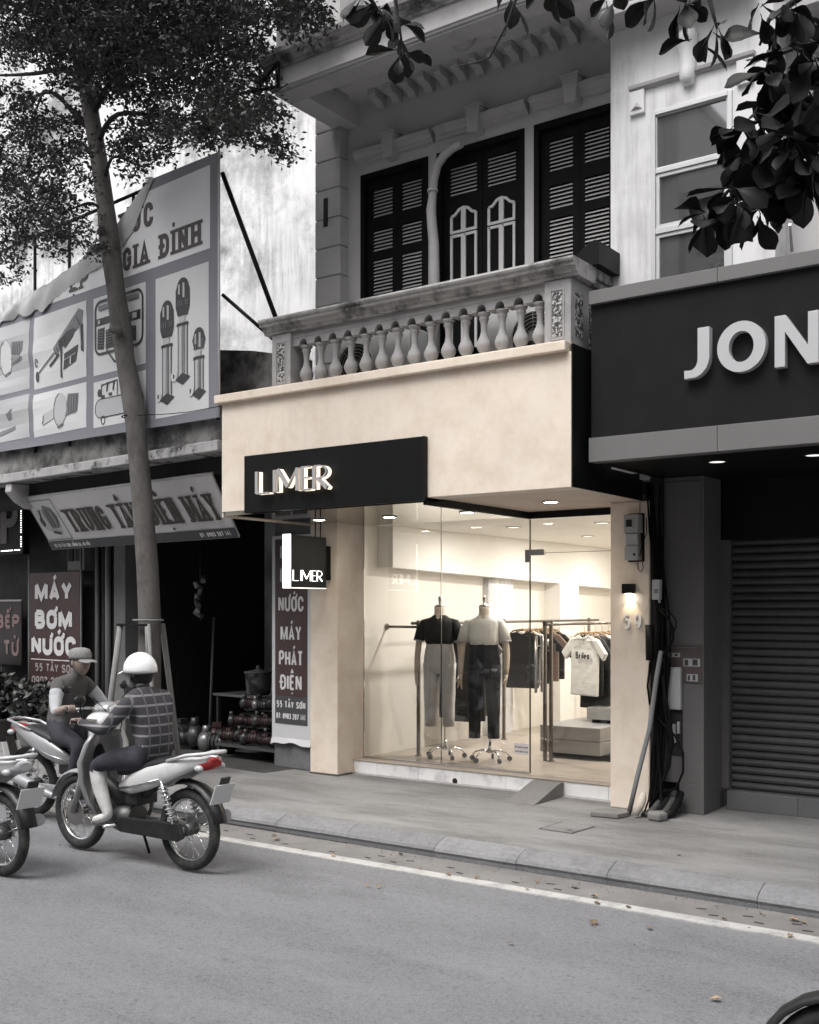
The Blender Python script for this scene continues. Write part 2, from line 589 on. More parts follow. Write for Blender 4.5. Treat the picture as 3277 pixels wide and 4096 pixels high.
LEDGE = mat('stained_ledge', (.34, .335, .335), .9, var=.2, vs_=5, dirt=.95, ds=4, dcol=(.03, .03, .03), dlo=.5, dhi=.6)
ALU = mat('aluminium_frame', (.55, .55, .55), .45, metal=.3, dirt=.3, ds=6, dcol=(.3, .3, .3))
WINDOW = mat('dark_window_glass', (.26, .26, .265), .03, spec=.6, metal=.75, dirt=.3, ds=1.5, dcol=(.16, .16, .16))
JON_PANEL = mat('charcoal_composite', (.017, .017, .0182), .22, spec=.28, var=.1)
JON_TRIM = mat('grey_composite', (.16, .154, .154), .42, var=.03, spec=.4)
JON_LETTER = mat('silver_letter', (.52, .52, .53), .35, metal=.15)
JON_WALL = mat('dark_grey_cladding', (.115, .110, .110), .5, var=.06, spec=.3)
SHUTTER = mat('roller_shutter_steel', (.075, .073, .075), .5, metal=.2, var=.3, dirt=.5, ds=3, dcol=(.03, .029, .028), vs_=1.5, rnd=.15, spec=.3)
TILE_DARK = mat('dark_step_tile', (.12, .12, .125), .35, var=.1)
BLACKISH = mat('black_and_shade', (.016, .0155, .015), .9, var=.3)  # near-black colour puts shade into the pump shop room, openings and gaps
DIM_WALL = mat('dim_stained_wall', (.032, .031, .030), .9, var=.3, vs_=4, dirt=.5, ds=4)  # base colour kept low to paint in the shop's shade, under the stains
BANNER = mat('banner_vinyl', (.72, .715, .73), .5, var=.05, vs_=1, bump=.08, bs=5)
BANNER_BAND = mat('banner_grey_print', (.19, .19, .217), .5)
PRINT_WHITE = mat('print_white', (.58, .577, .585), .5)
PRINT_DARK = mat('print_dark', (.035, .035, .038), .5)
PRINT_MID = mat('print_mid', (.16, .16, .168), .5)
PRINT_LIGHT = mat('print_light', (.42, .42, .43), .5)
PRINT_TEXT = mat('print_brown_grey', (.075, .066, .066), .6)
AWN_TEXT = mat('awning_text_grey', (.05, .042, .038), .6)
AWNING = mat('awning_vinyl', (.62, .61, .61), .55, var=.05, vs_=1.5, bump=.1, bs=6)
AWN_BAND = mat('awning_dark_band', (.055, .055, .062), .55)
RED_SIGN = mat('maroon_vinyl', (.055, .028, .028), .5, var=.15)
SIGN_TEXT = mat('sign_white_print', (.66, .65, .65), .5)
SIGN_DIM = mat('sign_dim_print', (.34, .31, .30), .5)
SIGN_PINK = mat('sign_pink_print', (.22, .15, .145), .5)
BARK = mat('smooth_bark', (.105, .097, .093), .9, var=.3, vs_=5, dirt=.75, ds=4, dcol=(.028, .025, .024), dlo=.52, dhi=.68, bump=.6, bs=30, map_=(1.3, 1.3, .6), speck=.2, sps=35)
DARK_BARK = mat('dark_twig', (.022, .02, .02), .9)
LEAF = mat('small_leaf', (.036, .038, .036), .6, var=.75, vs_=1.6, spec=.25, speck=.4, sps=9)
BIG_LEAF = mat('broad_leaf', (.012, .013, .012), .5, var=.35, vs_=12, rnd=.6, spec=.22)
STAKE = mat('grey_stake_wood', (.21, .205, .20), .8, var=.15, vs_=10)
POT_LEAF = mat('shrub_leaf', (.05, .054, .05), .5, var=.4, vs_=6, rnd=.4)
PLASTIC_WHITE = mat('white_gloss_paint', (.56, .56, .56), .25, spec=.6, dirt=.4, ds=6, dcol=(.25, .25, .25), dlo=.5, dhi=.72)
PLASTIC_SILVER = mat('silver_gloss_paint', (.36, .36, .37), .28, metal=.3)
PLASTIC_GREY = mat('grey_gloss_paint', (.17, .17, .175), .3)
PLASTIC_BLACK = mat('black_plastic', (.014, .014, .015), .42, var=.4, vs_=20, dirt=.5, ds=9, dcol=(.05, .048, .045))
RUBBER = mat('tyre_rubber', (.022, .022, .022), .85, dirt=.7, ds=14, dcol=(.07, .066, .06), bump=.4, bs=60)
ENGINE = mat('engine_metal', (.10, .10, .10), .45, metal=.6)
SEAT = mat('seat_vinyl', (.014, .014, .017), .5)
TAIL_RED = mat('tail_lens_red', (.30, .022, .02), .25)
LENS = mat('clear_lens', (.45, .45, .46), .1, spec=.8)
PLATE = mat('number_plate', (.58, .58, .58), .5)
SKIN = mat('skin', (.27, .205, .178), .6, var=.08, vs_=20)
MANNEQUIN = mat('linen_form', (.58, .49, .41), .8)
MANN_ARM = mat('wood_limb', (.52, .43, .35), .6)
TEE_BLACK = mat('black_cotton', (.018, .0175, .018), .9, bump=.9, bs=12)
TEE_WHITE = mat('white_cotton', (.66, .645, .615), .9, bump=.9, bs=12)
TEE_GREY = mat('grey_cotton', (.42, .41, .40), .9)
TROUSER_GREY = mat('grey_trouser', (.56, .535, .52), .9, bump=.9, bs=11)
JEANS = mat('dark_denim', (.022, .023, .029), .9, var=.4, vs_=9, bump=.9, bs=12)
HELMET = mat('white_helmet', (.80, .80, .80), .18, spec=.6)
CAP = mat('grey_cap_cloth', (.22, .215, .21), .9, bump=.5, bs=30)
VEST = mat('dark_vest', (.09, .085, .085), .9, var=.25, vs_=9, bump=1, bs=13)
SLEEVE = mat('pale_sleeve', (.42, .43, .45), .9, var=.15, vs_=9, bump=1, bs=15)
PALE_TROUSER = mat('pale_trouser', (.56, .55, .54), .85, var=.12, vs_=10, bump=1, bs=13)
NAVY = mat('navy_trouser', (.035, .034, .045), .9, var=.3, vs_=8, bump=1, bs=12)
SHOE = mat('white_shoe', (.58, .57, .56), .6)
HAIR = mat('dark_hair', (.012, .011, .01), .6)
CABLE = mat('black_cable', (.005, .005, .005), .65, spec=.1)
RED_WIRE = mat('red_wire', (.10, .02, .012), .5)
CONDUIT = mat('grey_conduit', (.17, .17, .175), .6)
BOX_GREY = mat('meter_grey', (.34, .34, .34), .5, dirt=.4, ds=10, dcol=(.16, .16, .16))
PALE_BOX = mat('pale_box', (.36, .37, .37), .5)
DISPLAY = mat('display_grey', (.335, .33, .325), .4)
WOOD = mat('hanger_wood', (.32, .21, .11), .5)
DRY_LEAF = mat('dry_leaf', (.24, .17, .11), .8, rnd=.4)
NUMBER = mat('acrylic_number', (.86, .85, .82), .3)


def plaid_mat():
    m = mat('striped_shirt', (.05, .048, .055), .9, bump=1, bs=11)
    N, L = m.node_tree.nodes, m.node_tree.links
    tc, sp = N.new('ShaderNodeTexCoord'), N.new('ShaderNodeSeparateXYZ')
    L.new(tc.outputs['Object'], sp.inputs[0])

    def band(out, freq, thr):
        a = N.new('ShaderNodeMath'); a.operation = 'MULTIPLY'; a.inputs[1].default_value = freq
        b = N.new('ShaderNodeMath'); b.operation = 'FRACT'
        c = N.new('ShaderNodeMath'); c.operation = 'LESS_THAN'; c.inputs[1].default_value = thr
        L.new(out, a.inputs[0]); L.new(a.outputs[0], b.inputs[0]); L.new(b.outputs[0], c.inputs[0])
        return c.outputs[0]
    x1, x2 = N.new('ShaderNodeMix'), N.new('ShaderNodeMix')
    for x in (x1, x2):
        x.data_type = 'RGBA'
    L.new(band(sp.outputs['Z'], 14, .2), x1.inputs[0])
    x1.inputs[6].default_value = (.045, .043, .05, 1)
    x1.inputs[7].default_value = (.22, .21, .215, 1)
    L.new(band(sp.outputs['Y'], 11, .13), x2.inputs[0])
    L.new(x1.outputs[2], x2.inputs[6])
    x2.inputs[7].default_value = (.13, .125, .13, 1)
    L.new(x2.outputs[2], N['Principled BSDF'].inputs['Base Color'])
    return m


PLAID = plaid_mat()
# ------------------------------------------------------------------ the setting
struct('ground', MB().box(-300, 300, -300, 300, -.6, -.06), EARTH)
struct('road', MB().box(-120, 120, -9, 6.72, -.055, 0), ASPHALT)
gut = struct('gutter', MB().box(-60, 60, 6.34, 6.715, -.03, .005), GUTTER)
struct('road_marking', MB().box(-60, 60, 6.215, 6.33, -.02, .009), PAINT_LINE)
slot0 = None
for row, yy in enumerate((6.42, 6.52)):
    for i in range(34):
        xx = -10.4 + i * .27 + row * .13 + random.uniform(-.05, .05)
        if random.random() < .35:
            continue
        if slot0 is None:
            slot0 = part('drain_slot', MB().prism(rrect(-.032, .032, -.011, .011, .01, 3), lambda a, b, d: (a, b, d), .0, .0055), BLACKISH, gut, local=True)
            slot0.location = (xx, yy - 6.5275, .0305)
        else:
            piece(slot0, gut, (xx - 0, yy - 6.5275, .0305), (0, 0, random.uniform(-.3, .3)))
struct('pavement', MB().box(-60, 60, 6.9, 12, -.05, .13), PAVING)

kerb = struct('kerb', MB().box(-60, 60, 6.74, 6.9, -.05, .045), KERB_DIRT_SHADE)
joints = [-12.4, -11.5, -10.6, -9.6, -8.7, -7.8, -6.98, -6.16, -5.41, -4.57, -3.87, -3.17, -2.16, -1.1, -.1, 1.0]
prof = [(6.735, .03), (6.725, .05), (6.738, .072), (6.78, .098), (6.87, .128), (6.905, .131), (6.905, -.02), (6.74, -.02)]
for i in range(len(joints) - 1):
    dz = random.uniform(-.003, .003)
    part('kerbstone', MB().prism(prof, lambda a, b, d, q=dz: (d, a + q, b + q), joints[i] + .0018, joints[i + 1] - .0018), KERB, kerb, bev=.0015)
for a, b in ((-60, -12.4), (1.0, 60)):
    part('kerb_run', MB().prism(prof, lambda a_, b_, d: (d, a_, b_), a, b), KERB, kerb)

# pavement cover set in the concrete
cov = thing('inspection_cover', 'rough concrete inspection cover set flush in the pavement by the ramp', 'cover', (-3.97, 7.72, .13))
part('cover_plate', MB().prism([(-4.12, 7.56), (-3.85, 7.54), (-3.82, 7.86), (-4.1, 7.9)], lambda a, b, d: (a, b, d), .126, .136), PAVING, cov, bev=.003)
for a, b in (((-4.13, 7.55), (-3.84, 7.53)), ((-3.84, 7.53), (-3.81, 7.87)), ((-3.81, 7.87), (-4.11, 7.91)), ((-4.11, 7.91), (-4.13, 7.55))):
    part('joint', MB().tube([(a[0], a[1], .1305), (b[0], b[1], .1305)], [(.003, .009)] * 2, 6), KERB_DIRT_SHADE, cov)
part('lifting_ring', MB().torus((-3.9, 7.62, .139), .022, .005, 14, 6, 'z'), CONDUIT, cov)

# ------------------------------------------------------------------ the beige shop house
H = thing('shop_house', 'grey balconied shop house with a beige plastered shopfront and dark louvred shutters', 'building', (-5.6, 8.73, .13))
part('pillar', MB().box(-7.50, -7.13, 8.73, 9.165, .131, 2.745), BEIGE, H, .008)
part('pillar', MB().box(-4.08, -3.715, 8.73, 9.3, .131, 2.775), BEIGE, H, .012)
part('pillar_mortar', MB().tube([(-7.50, 8.73, .131), (-7.32, 8.722, .133), (-7.125, 8.725, .132), (-7.12, 8.95, .131)], .016, 6), KERB_DIRT_SHADE, H)
part('fascia', MB().box(-7.48, -3.786, 7.42, 7.60, 2.772, 3.80), BEIGE, H, .006)
part('canopy_body', MB().box(-7.44, -3.80, 7.60, 9.2, 2.84, 3.74), MOULD_WALL, H)
part('side_cladding', MB().box(-3.79, -3.775, 7.425, 8.72, 2.775, 3.86), BLACK_PANEL, H)
part('cap', MB().box(-7.53, -3.81, 7.362, 7.72, 3.80, 3.88), BEIGE, H, .01)
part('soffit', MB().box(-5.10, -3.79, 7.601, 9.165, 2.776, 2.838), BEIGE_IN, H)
part('polished_soffit', MB().box(-7.465, -5.136, 7.44, 9.165, 2.737, 2.771), MIRROR_PANEL, H)
part('soffit_edge', MB().box(-7.485, -7.466, 7.43, 9.1, 2.725, 2.771), BEIGE, H)
part('soffit_band', MB().box(-5.135, -5.101, 7.405, 9.168, 2.712, 2.775), BLACK_METAL, H)
part('door_head', MB().box(-5.10, -4.081, 9.12, 9.168, 2.712, 2.7755), BLACK_METAL, H)
# threshold with marble facing
th = part('threshold', MB().box(-7.128, -4.082, 9.012, 9.5, .131, .266), KERB_DIRT_SHADE, H)
part('threshold_top', MB().box(-7.128, -4.082, 8.985, 9.5, .2665, .277), FLOOR_IN, th, .003)
part('mortar_bed', MB().box(-7.1, -4.1, 8.95, 9.0, .125, .139), GREY_TRIM, th, .003)
tx = [-7.126, -6.83, -6.30, -5.78, -5.28, -4.76, -4.22, -4.083]
for i in range(len(tx) - 1):
    part('marble_tile', MB().box(tx[i] + .0015, tx[i + 1] - .0015, 8.996, 9.011, .140, .2655), MARBLE, th, .0015)
part('drain_hole', MB().cyl((-5.86, 8.9945, .16), (-5.86, 9.0, .16), .03, n=16), BLACKISH, th)
# front glazing
part('sill_channel', MB().box(-7.125, -5.12, 9.15, 9.20, .2775, .293), STEEL, H, .003)
for a, b in ((-7.127, -6.143), (-6.137, -5.123)):
    g = part('glass_pane', MB().box(a, b, 9.17, 9.178, .294, 2.735), GLASS, H)
    part('glass_edge', MB().box(b - .001, b + .0035, 9.1695, 9.1785, .294, 2.735), GLASS_EDGE, g)
door = part('glass_door', MB().box(-5.112, -4.086, 9.17, 9.178, .287, 2.705), GLASS, H)
part('glass_edge', MB().box(-5.116, -5.112, 9.1695, 9.1785, .287, 2.705), GLASS_EDGE, door)
for yy in (9.115, 9.235):
    m = MB().cyl((-5.023, yy, 1.06), (-5.023, yy, 1.60), .014, n=14)
    for zz in (1.16, 1.50):
        m.cyl((-5.023, yy, zz), (-5.023, 9.1695 if yy < 9.17 else 9.1785, zz), .008, n=10)
    part('pull_handle', m, STEEL, door)
part('hinge_fitting', MB().prism([(-5.165, 2.30), (-5.118, 2.30), (-5.118, 2.365), (-4.96, 2.365), (-4.96, 2.42), (-5.165, 2.42)], lambda a, b, d: (a, d, b), 9.155, 9.193), STEEL, door, .002)
part('lock_fitting', MB().box(-4.21, -4.088, 9.155, 9.193, 2.27, 2.40), STEEL, door, .002)
part('transom_joint', MB().box(-4.955, -4.215, 9.1690, 9.1792, 2.383, 2.387), GLASS_EDGE, door)
# the room behind
part('interior_wall', MB().box(-7.24, -7.135, 9.19, 16.2, .20, 2.9), CREAM, H)
part('interior_wall', MB().box(-3.98, -3.88, 9.31, 16.2, .20, 2.9), CREAM, H)
part('interior_wall', MB().box(-7.13, -3.985, 16.0, 16.15, .20, 2.9), CREAM, H)
part('interior_ceiling', MB().box(-7.13, -3.985, 9.2, 16.0, 2.745, 2.80), WHITE_IN, H)
part('interior_floor', MB().box(-7.13, -3.985, 9.502, 16.0, .20, .277), FLOOR_IN, H)
part('bulkhead', MB().add([(-7.132, 9.42, 2.30), (-6.93, 9.42, 2.30), (-6.93, 15.95, 2.13), (-7.132, 15.95, 2.13), (-7.132, 9.42, 2.744), (-6.93, 9.42, 2.744), (-6.93, 15.95, 2.744), (-7.132, 15.95, 2.744)],
     [(3, 2, 1, 0), (4, 5, 6, 7), (0, 1, 5, 4), (1, 2, 6, 5), (2, 3, 7, 6), (3, 0, 4, 7)]), WHITE_IN, H)
part('interior_column', MB().box(-7.134, -6.90, 13.2, 13.75, .277, 2.2), WHITE_IN, H)

# upper storey
LD, CD, RD, DT = (-6.575, -5.776), (-5.68, -4.747), (-4.652, -3.852), 6.085
part('storey_body', MB().box(-7.04, -3.72, 8.66, 16.2, 2.95, 11), GREY_WALL, H)
part('upper_wall', MB().box(-6.74, LD[0], 8.41, 8.66, 3.75, 6.8), GREY_WALL, H)
part('upper_wall', MB().box(LD[1], CD[0], 8.411, 8.66, 3.75, DT), GREY_WALL, H)
part('upper_wall', MB().box(CD[1], RD[0], 8.411, 8.66, 3.75, DT), GREY_WALL, H)
part('upper_wall', MB().box(LD[0], -3.72, 8.41, 8.66, DT, 6.8), GREY_WALL, H)
part('balcony_floor', MB().box(-7.43, -3.80, 7.73, 8.65, 3.745, 3.80), GREY_TRIM, H)
pil = part('corner_pilaster', MB().box(-7.04, -6.745, 8.296, 8.65, 3.75, 11), GREY_WALL, H)
z = 3.98
while z < 6.9:
    part('rusticated_block', MB().box(-7.05, -6.73, 8.28, 8.55, z + .006, z + .281), GREY_TRIM, pil, .008)
    z += .286
part('service_slot', MB().box(-6.935, -6.885, 8.27, 8.285, 5.62, 5.9), BLACKISH, pil, .004)


def slats(leaf, x0, x1, z0, z1, y):
    n = max(3, round((z1 - z0) / .0355))
    p = (z1 - z0) / n
    M = WM[leaf.name].inverted()
    src = None
    for i in range(n):
        zc = z0 + (i + .5) * p
        if src is None:
            mb = MB().add([(x0, y - .016, -.012), (x1, y - .016, -.012), (x1, y - .014, -.005), (x0, y - .014, -.005), (x0, y + .010, .015), (x1, y + .010, .015), (x1, y + .008, .008), (x0, y + .008, .008)],
                          [(0, 1, 2, 3), (3, 2, 5, 4), (4, 5, 6, 7), (7, 6, 1, 0), (0, 3, 4, 7), (1, 6, 5, 2)])
            src = part('slat', mb, SLAT, leaf)
            src.location = (0, 0, zc)
        else:
            piece(src, leaf, (0, 0, zc))


def leaf_of(x0, x1, groups, name='shutter_leaf'):
    """a dark leaf: stiles, rails and open louvre panels"""
    mb = MB()
    y0, y1 = 8.445, 8.485
    gx = groups[0][:2]
    mb.box(x0, gx[0], y0, y1, 3.85, DT - .06).box(gx[1], x1, y0, y1, 3.85, DT - .06)
    zz = DT - .06
    for (_, _, a, b) in groups:
        mb.box(gx[0], gx[1], y0, y1, b, zz)
        zz = a
    mb.box(gx[0], gx[1], y0, y1, 3.85, zz)
    lf = part(name, mb, DARK_WOOD, H)
    for (a, b, c, d) in groups:
        slats(lf, a, b, c, d, 8.462)
    return lf


def opening(d):
    mb = MB().box(d[0], d[0] + .05, 8.40, 8.5, 3.80, DT).box(d[1] - .05, d[1], 8.40, 8.5, 3.80, DT).box(d[0] + .05, d[1] - .05, 8.40, 8.5, DT - .06, DT)
    part('door_frame', mb, DARK_WOOD, H, .004)
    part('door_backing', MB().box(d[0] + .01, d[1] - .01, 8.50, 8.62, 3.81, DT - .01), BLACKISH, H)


for d in (LD, CD, RD):
    opening(d)
gl = [(5.655, 5.925), (5.325, 5.53), (4.905, 5.245)]
for (a, b) in (((-6.52, -6.162), (-6.445, -6.217)), ((-6.158, -5.83), (-6.099, -5.875)), ((-4.60, -4.228), (-4.518, -4.294)), ((-4.224, -3.905), (-4.18, -3.955))):
    leaf_of(a[0], a[1], [(b[0], b[1], c, e) for c, e in gl])
for (a, b, ps) in (((-5.63, -5.205), (-5.55, -5.262), ((-5.533, -5.415), (-5.39, -5.269))), ((-5.20, -4.80), (-5.146, -4.854), ((-5.13, -5.012), (-4.988, -4.869)))):
    lf = leaf_of(a[0], a[1], [(b[0], b[1], 5.665, 5.935)], 'door_leaf')
    for k, (p, q) in enumerate(ps):
        P = lambda u, w, dd: (u, dd, w)
        hi, lo = (q, p) if k == 0 else (p, q)
        top = [(lo, 5.47), (lerp(lo, hi, .35), 5.485), (lerp(lo, hi, .7), 5.525), (hi, 5.535)]
        st = [(top + [(hi, 5.325), (lo, 5.325), (lo, 5.47)], .024)]
        part('panel_moulding', add_strokes(MB(), st, P, 8.432, 8.446), PALE_TRIM, lf, label='pale arched panel moulding on the dark door')
        st = [([(p, 5.287), (q, 5.287), (q, 4.2), (p, 4.2), (p, 5.30)], .024)]
        part('panel_moulding', add_strokes(MB(), st, P, 8.432, 8.446), PALE_TRIM, lf)
cprof = [(8.412, 6.19), (8.37, 6.19), (8.365, 6.215), (8.345, 6.22), (8.335, 6.25), (8.31, 6.258), (8.305, 6.29), (8.412, 6.295)]
for a, b in ((-6.60, -5.70), (-5.655, -4.70), (-4.655, -3.73)):
    part('cornice', MB().prism(cprof, lambda u, w, d: (d, u, w), a, b), GREY_TRIM, H)
for xc in (-6.16, -5.21, -4.24):
    mb = MB().add([(xc - .05, 8.28, 6.13), (xc + .05, 8.28, 6.13), (xc + .075, 8.27, 6.355), (xc - .075, 8.27, 6.355), (xc - .05, 8.41, 6.13), (xc + .05, 8.41, 6.13), (xc + .075, 8.41, 6.355), (xc - .075, 8.41, 6.355)],
                  [(0, 1, 2, 3), (5, 4, 7, 6), (4, 0, 3, 7), (1, 5, 6, 2), (3, 2, 6, 7), (4, 5, 1, 0)])
    mb.box(xc - .088, xc + .088, 8.262, 8.41, 6.356, 6.375)
    part('keystone', mb, GREY_TRIM, H, .005)
# roof slab over the balcony
sl = part('balcony_roof', MB().box(-6.83, -3.74, 7.452, 7.66, 6.57, 6.92), GREY_TRIM, H, .006)
part('edge_beam', MB().box(-6.829, -6.60, 7.661, 8.41, 6.571, 6.92), GREY_WALL, sl)
part('edge_beam', MB().box(-3.96, -3.741, 7.661, 8.41, 6.571, 6.92), GREY_WALL, sl)
part('roof_soffit', MB().box(-6.60, -3.96, 7.66, 8.66, 6.79, 6.93), GREY_WALL, sl)
part('soffit_moulding', MB().box(-6.599, -3.961, 7.661, 7.70, 6.745, 6.789).box(-6.599, -6.56, 7.701, 8.2, 6.745, 6.789), GREY_TRIM, sl)
mp = [(7.452, 6.80), (7.43, 6.80), (7.425, 6.825), (7.39, 6.835), (7.38, 6.865), (7.335, 6.88), (7.325, 6.92), (7.452, 6.925)]
part('roof_cornice', MB().prism(mp, lambda u, w, d: (d, u, w), -6.95, -3.74), RAIL_MAT, sl)
mp = [(7.452, 6.59), (7.435, 6.592), (7.43, 6.61), (7.418, 6.615), (7.416, 6.635), (7.452, 6.64)]
part('roof_moulding', MB().prism(mp, lambda u, w, d: (d, u, w), -6.85, -3.74), GREY_TRIM, sl)
part('upper_pier', MB().box(-6.86, -6.62, 7.50, 7.72, 6.921, 8.4), GREY_TRIM, sl, .01)
part('upper_parapet', MB().box(-6.62, -3.74, 7.52, 7.70, 6.921, 7.05), GREY_TRIM, sl)
src = None
for i in range(13):
    xc = -6.30 + i * .1865
    if src is None:
        mb = MB().prism([(8.412, 6.66), (8.36, 6.665), (8.33, 6.70), (8.24, 6.715), (8.215, 6.74), (8.21, 6.787), (8.412, 6.787)], lambda u, w, d: (d, u, w), -.04, .04)
        src = part('bracket', mb, GREY_TRIM, sl)
        base = src.location.copy()
        src.location = (xc, 0, 0)
    else:
        piece(src, sl, (xc, 0, 0))
part('ceiling_lamp_shade', MB().lathe([(.001, 6.70), (.07, 6.71), (.10, 6.74), (.105, 6.765), (.125, 6.77), (.125, 6.789)], (-5.11, 7.95, 0), 20), GREY_TRIM, sl)
# balustrade
bal = part('balustrade', MB().box(-6.68, -4.06, 7.53, 7.68, 4.335, 4.39), BALUST, H)
yb = 7.6
n, sp, x0 = 15, .173, -6.571
out = [(-6.68, 4.335)]
low = [(-4.06, 4.335), (-4.06, 4.262)]
for i in reversed(range(n)):
    xc = x0 + i * sp
    low += arc(xc + .012, 4.262, .046, .058, 0, 180, 8)
low += [(-6.68, 4.262)]
part('arched_lintel', MB().prism(out + low, lambda u, w, d: (u, d, w), 7.535, 7.66), BALUST, bal)
bp_ = [(.052, 0), (.052, .02), (.036, .027), (.03, .04), (.034, .048), (.030, .055), (.050, .08), (.063, .11), (.062, .135), (.049, .165), (.032, .20), (.025, .24), (.027, .29), (.036, .325), (.042, .333), (.042, .343), (.034, .35), (.046, .362), (.055, .372), (.055, .383)]
b0 = None
for i in range(n):
    p = Vector((x0 + i * sp, yb, 3.88)) - Vector(H.location)
    if b0 is None:
        b0 = part('baluster', MB().lathe(bp_, n=18), BALUST, bal, local=True)
        b0.location = p
    else:
        piece(b0, bal, p)
for a, b in ((-6.91, -6.681), (-4.059, -3.83)):
    pr = part('balcony_pier', MB().box(a, b, 7.50, 7.76, 3.881, 4.39), BALUST, bal, .006)
    part('pebble_panel', MB().box(a + .07, b - .075, 7.496, 7.52, 3.95, 4.29), PEBBLE, pr)
    part('panel_edge', add_strokes(MB(), [([(a + .055, 3.93), (b - .06, 3.93), (b - .06, 4.31), (a + .055, 4.31), (a + .055, 3.93)], .012)], lambda u, w, d: (u, d, w), 7.494, 7.505), BALUST, pr)
part('side_pebble_panel', MB().box(-3.831, -3.826, 7.57, 7.70, 3.95, 4.29), PEBBLE, bal)
part('side_parapet', MB().box(-4.0, -3.835, 7.761, 8.41, 3.8, 4.389), BALUST, bal)
part('side_pebble_panel', MB().box(-3.836, -3.829, 7.82, 8.05, 3.9, 4.29), PEBBLE, bal)
hp = [(7.50, 4.391), (7.48, 4.392), (7.475, 4.415), (7.455, 4.42), (7.44, 4.45), (7.415, 4.455), (7.41, 4.48), (7.395, 4.485), (7.388, 4.50), (7.395, 4.518), (7.80, 4.522), (7.80, 4.391)]
part('handrail', MB().prism(hp, lambda u, w, d: (d, u, w), -6.985, -3.76), RAIL_MAT, bal)
part('handrail_return', MB().box(-4.02, -3.762, 7.80, 8.41, 4.44, 4.52).box(-4.01, -3.79, 7.80, 8.41, 4.39, 4.44), RAIL_MAT, bal, .006)
part('cable_trunking', MB().tube([(-5.335, 8.30, 6.05), (-5.43, 8.30, 6.04), (-5.523, 8.3, 5.997), (-5.60, 8.3, 5.92), (-5.635, 8.3, 5.80), (-5.648, 8.30, 5.679), (-5.662, 8.29, 5.523), (-5.65, 8.29, 5.38), (-5.624, 8.28, 5.20), (-5.614, 8.28, 4.8), (-5.614, 8.28, 3.8)], [.032, .038, .04, .04, .038, .036, .044, .046, .047, .047, .047], 12), GREY_TRIM, H)
for zz in (5.70, 4.75):
    part('trunking_clip', MB().cyl((-5.648 if zz > 5 else -5.614, 8.295 if zz > 5 else 8.28, zz - .01), (-5.648 if zz > 5 else -5.614, 8.295 if zz > 5 else 8.28, zz + .01), .05, n=14), GREY_WALL, H)
part('gable_wall', MB().prism([(-8.25, 3.7), (-6.93, 3.7), (-6.93, 4.27), (-7.2, 4.34), (-7.6, 4.43), (-8.25, 4.53)], lambda u, w, d: (u, d, w), 7.95, 8.10), MOULD_WALL, H)

# things on the balcony
def ac_unit(x0, x1, fx, label):
    t = thing('air_conditioner', label, 'air conditioner', ((x0 + x1) / 2, 8.1, 3.80), group='outdoor air conditioners on the balcony')
    part('casing', MB().box(x0, x1, 7.98, 8.28, 3.84, 4.40), PLASTIC_WHITE, t, .012)
    for dx in (.08, -.12):
        part('foot', MB().box((x0 if dx > 0 else x1) + dx, (x0 if dx > 0 else x1) + dx + .05, 7.97, 8.29, 3.801, 3.839), ENGINE, t)
    part('fan_opening', MB().cyl((fx, 7.979, 4.12), (fx, 7.99, 4.12), .20, n=28), BLACKISH, t)
    g = part('fan_grille', MB().torus((fx, 7.972, 4.12), .205, .008, 28, 6), PLASTIC_WHITE, t)
    mb = MB()
    for k in range(1, 7):
        mb.torus((fx, 7.972, 4.12), .03 * k, .0022, 28, 5)
    for k in range(8):
        a = k * math.pi / 4
        mb.cyl((fx + .03 * math.cos(a), 7.97, 4.12 + .03 * math.sin(a)), (fx + .2 * math.cos(a), 7.97, 4.12 + .2 * math.sin(a)), .002, n=5)
    part('grille_wires', mb, GREY_TRIM, g)
    part('fan_badge', MB().cyl((fx, 7.962, 4.12), (fx, 7.972, 4.12), .045, n=18), PLASTIC_WHITE, g)
    return t


ac_unit(-6.55, -5.68, -6.30, 'white outdoor air conditioner behind the left balusters of the balcony')
ac_unit(-4.92, -4.14, -4.42, 'white outdoor air conditioner behind the balusters near the right pier')
solo('sheet_hood', MB().prism([(-3.99, 4.522), (-3.70, 4.522), (-3.70, 4.70), (-3.74, 4.715), (-3.80, 4.695), (-3.86, 4.65), (-3.93, 4.58)], lambda u, w, d: (u, d, w), 7.72, 8.15), BLACK_PANEL, 'dark curved sheet hood lying on the right end of the balcony rail', 'hood')
solo('balcony_crate', MB().box(-5.55, -4.98, 8.05, 8.37, 3.801, 4.10).box(-5.56, -4.97, 8.04, 8.38, 4.10, 4.13), DARK_WOOD, 'dark box standing on the balcony between the two air conditioners', 'box', bev=.01)

# bracket on the roof slab
br = thing('sign_bracket', 'black steel bracket jutting out from the left corner of the roof slab', 'bracket', (-6.78, 7.40, 6.63))
q0, q1, q2, q3 = (-6.74, 7.40, 6.84), (-6.74, 7.40, 6.61), (-7.30, 7.42, 6.70), (-7.02, 7.41, 6.655)
for a, b in ((q0, q1), (q1, q2), (q0, q3)):
    part('strut', MB().tube([a, b], .018, 6), BLACK_METAL, br)

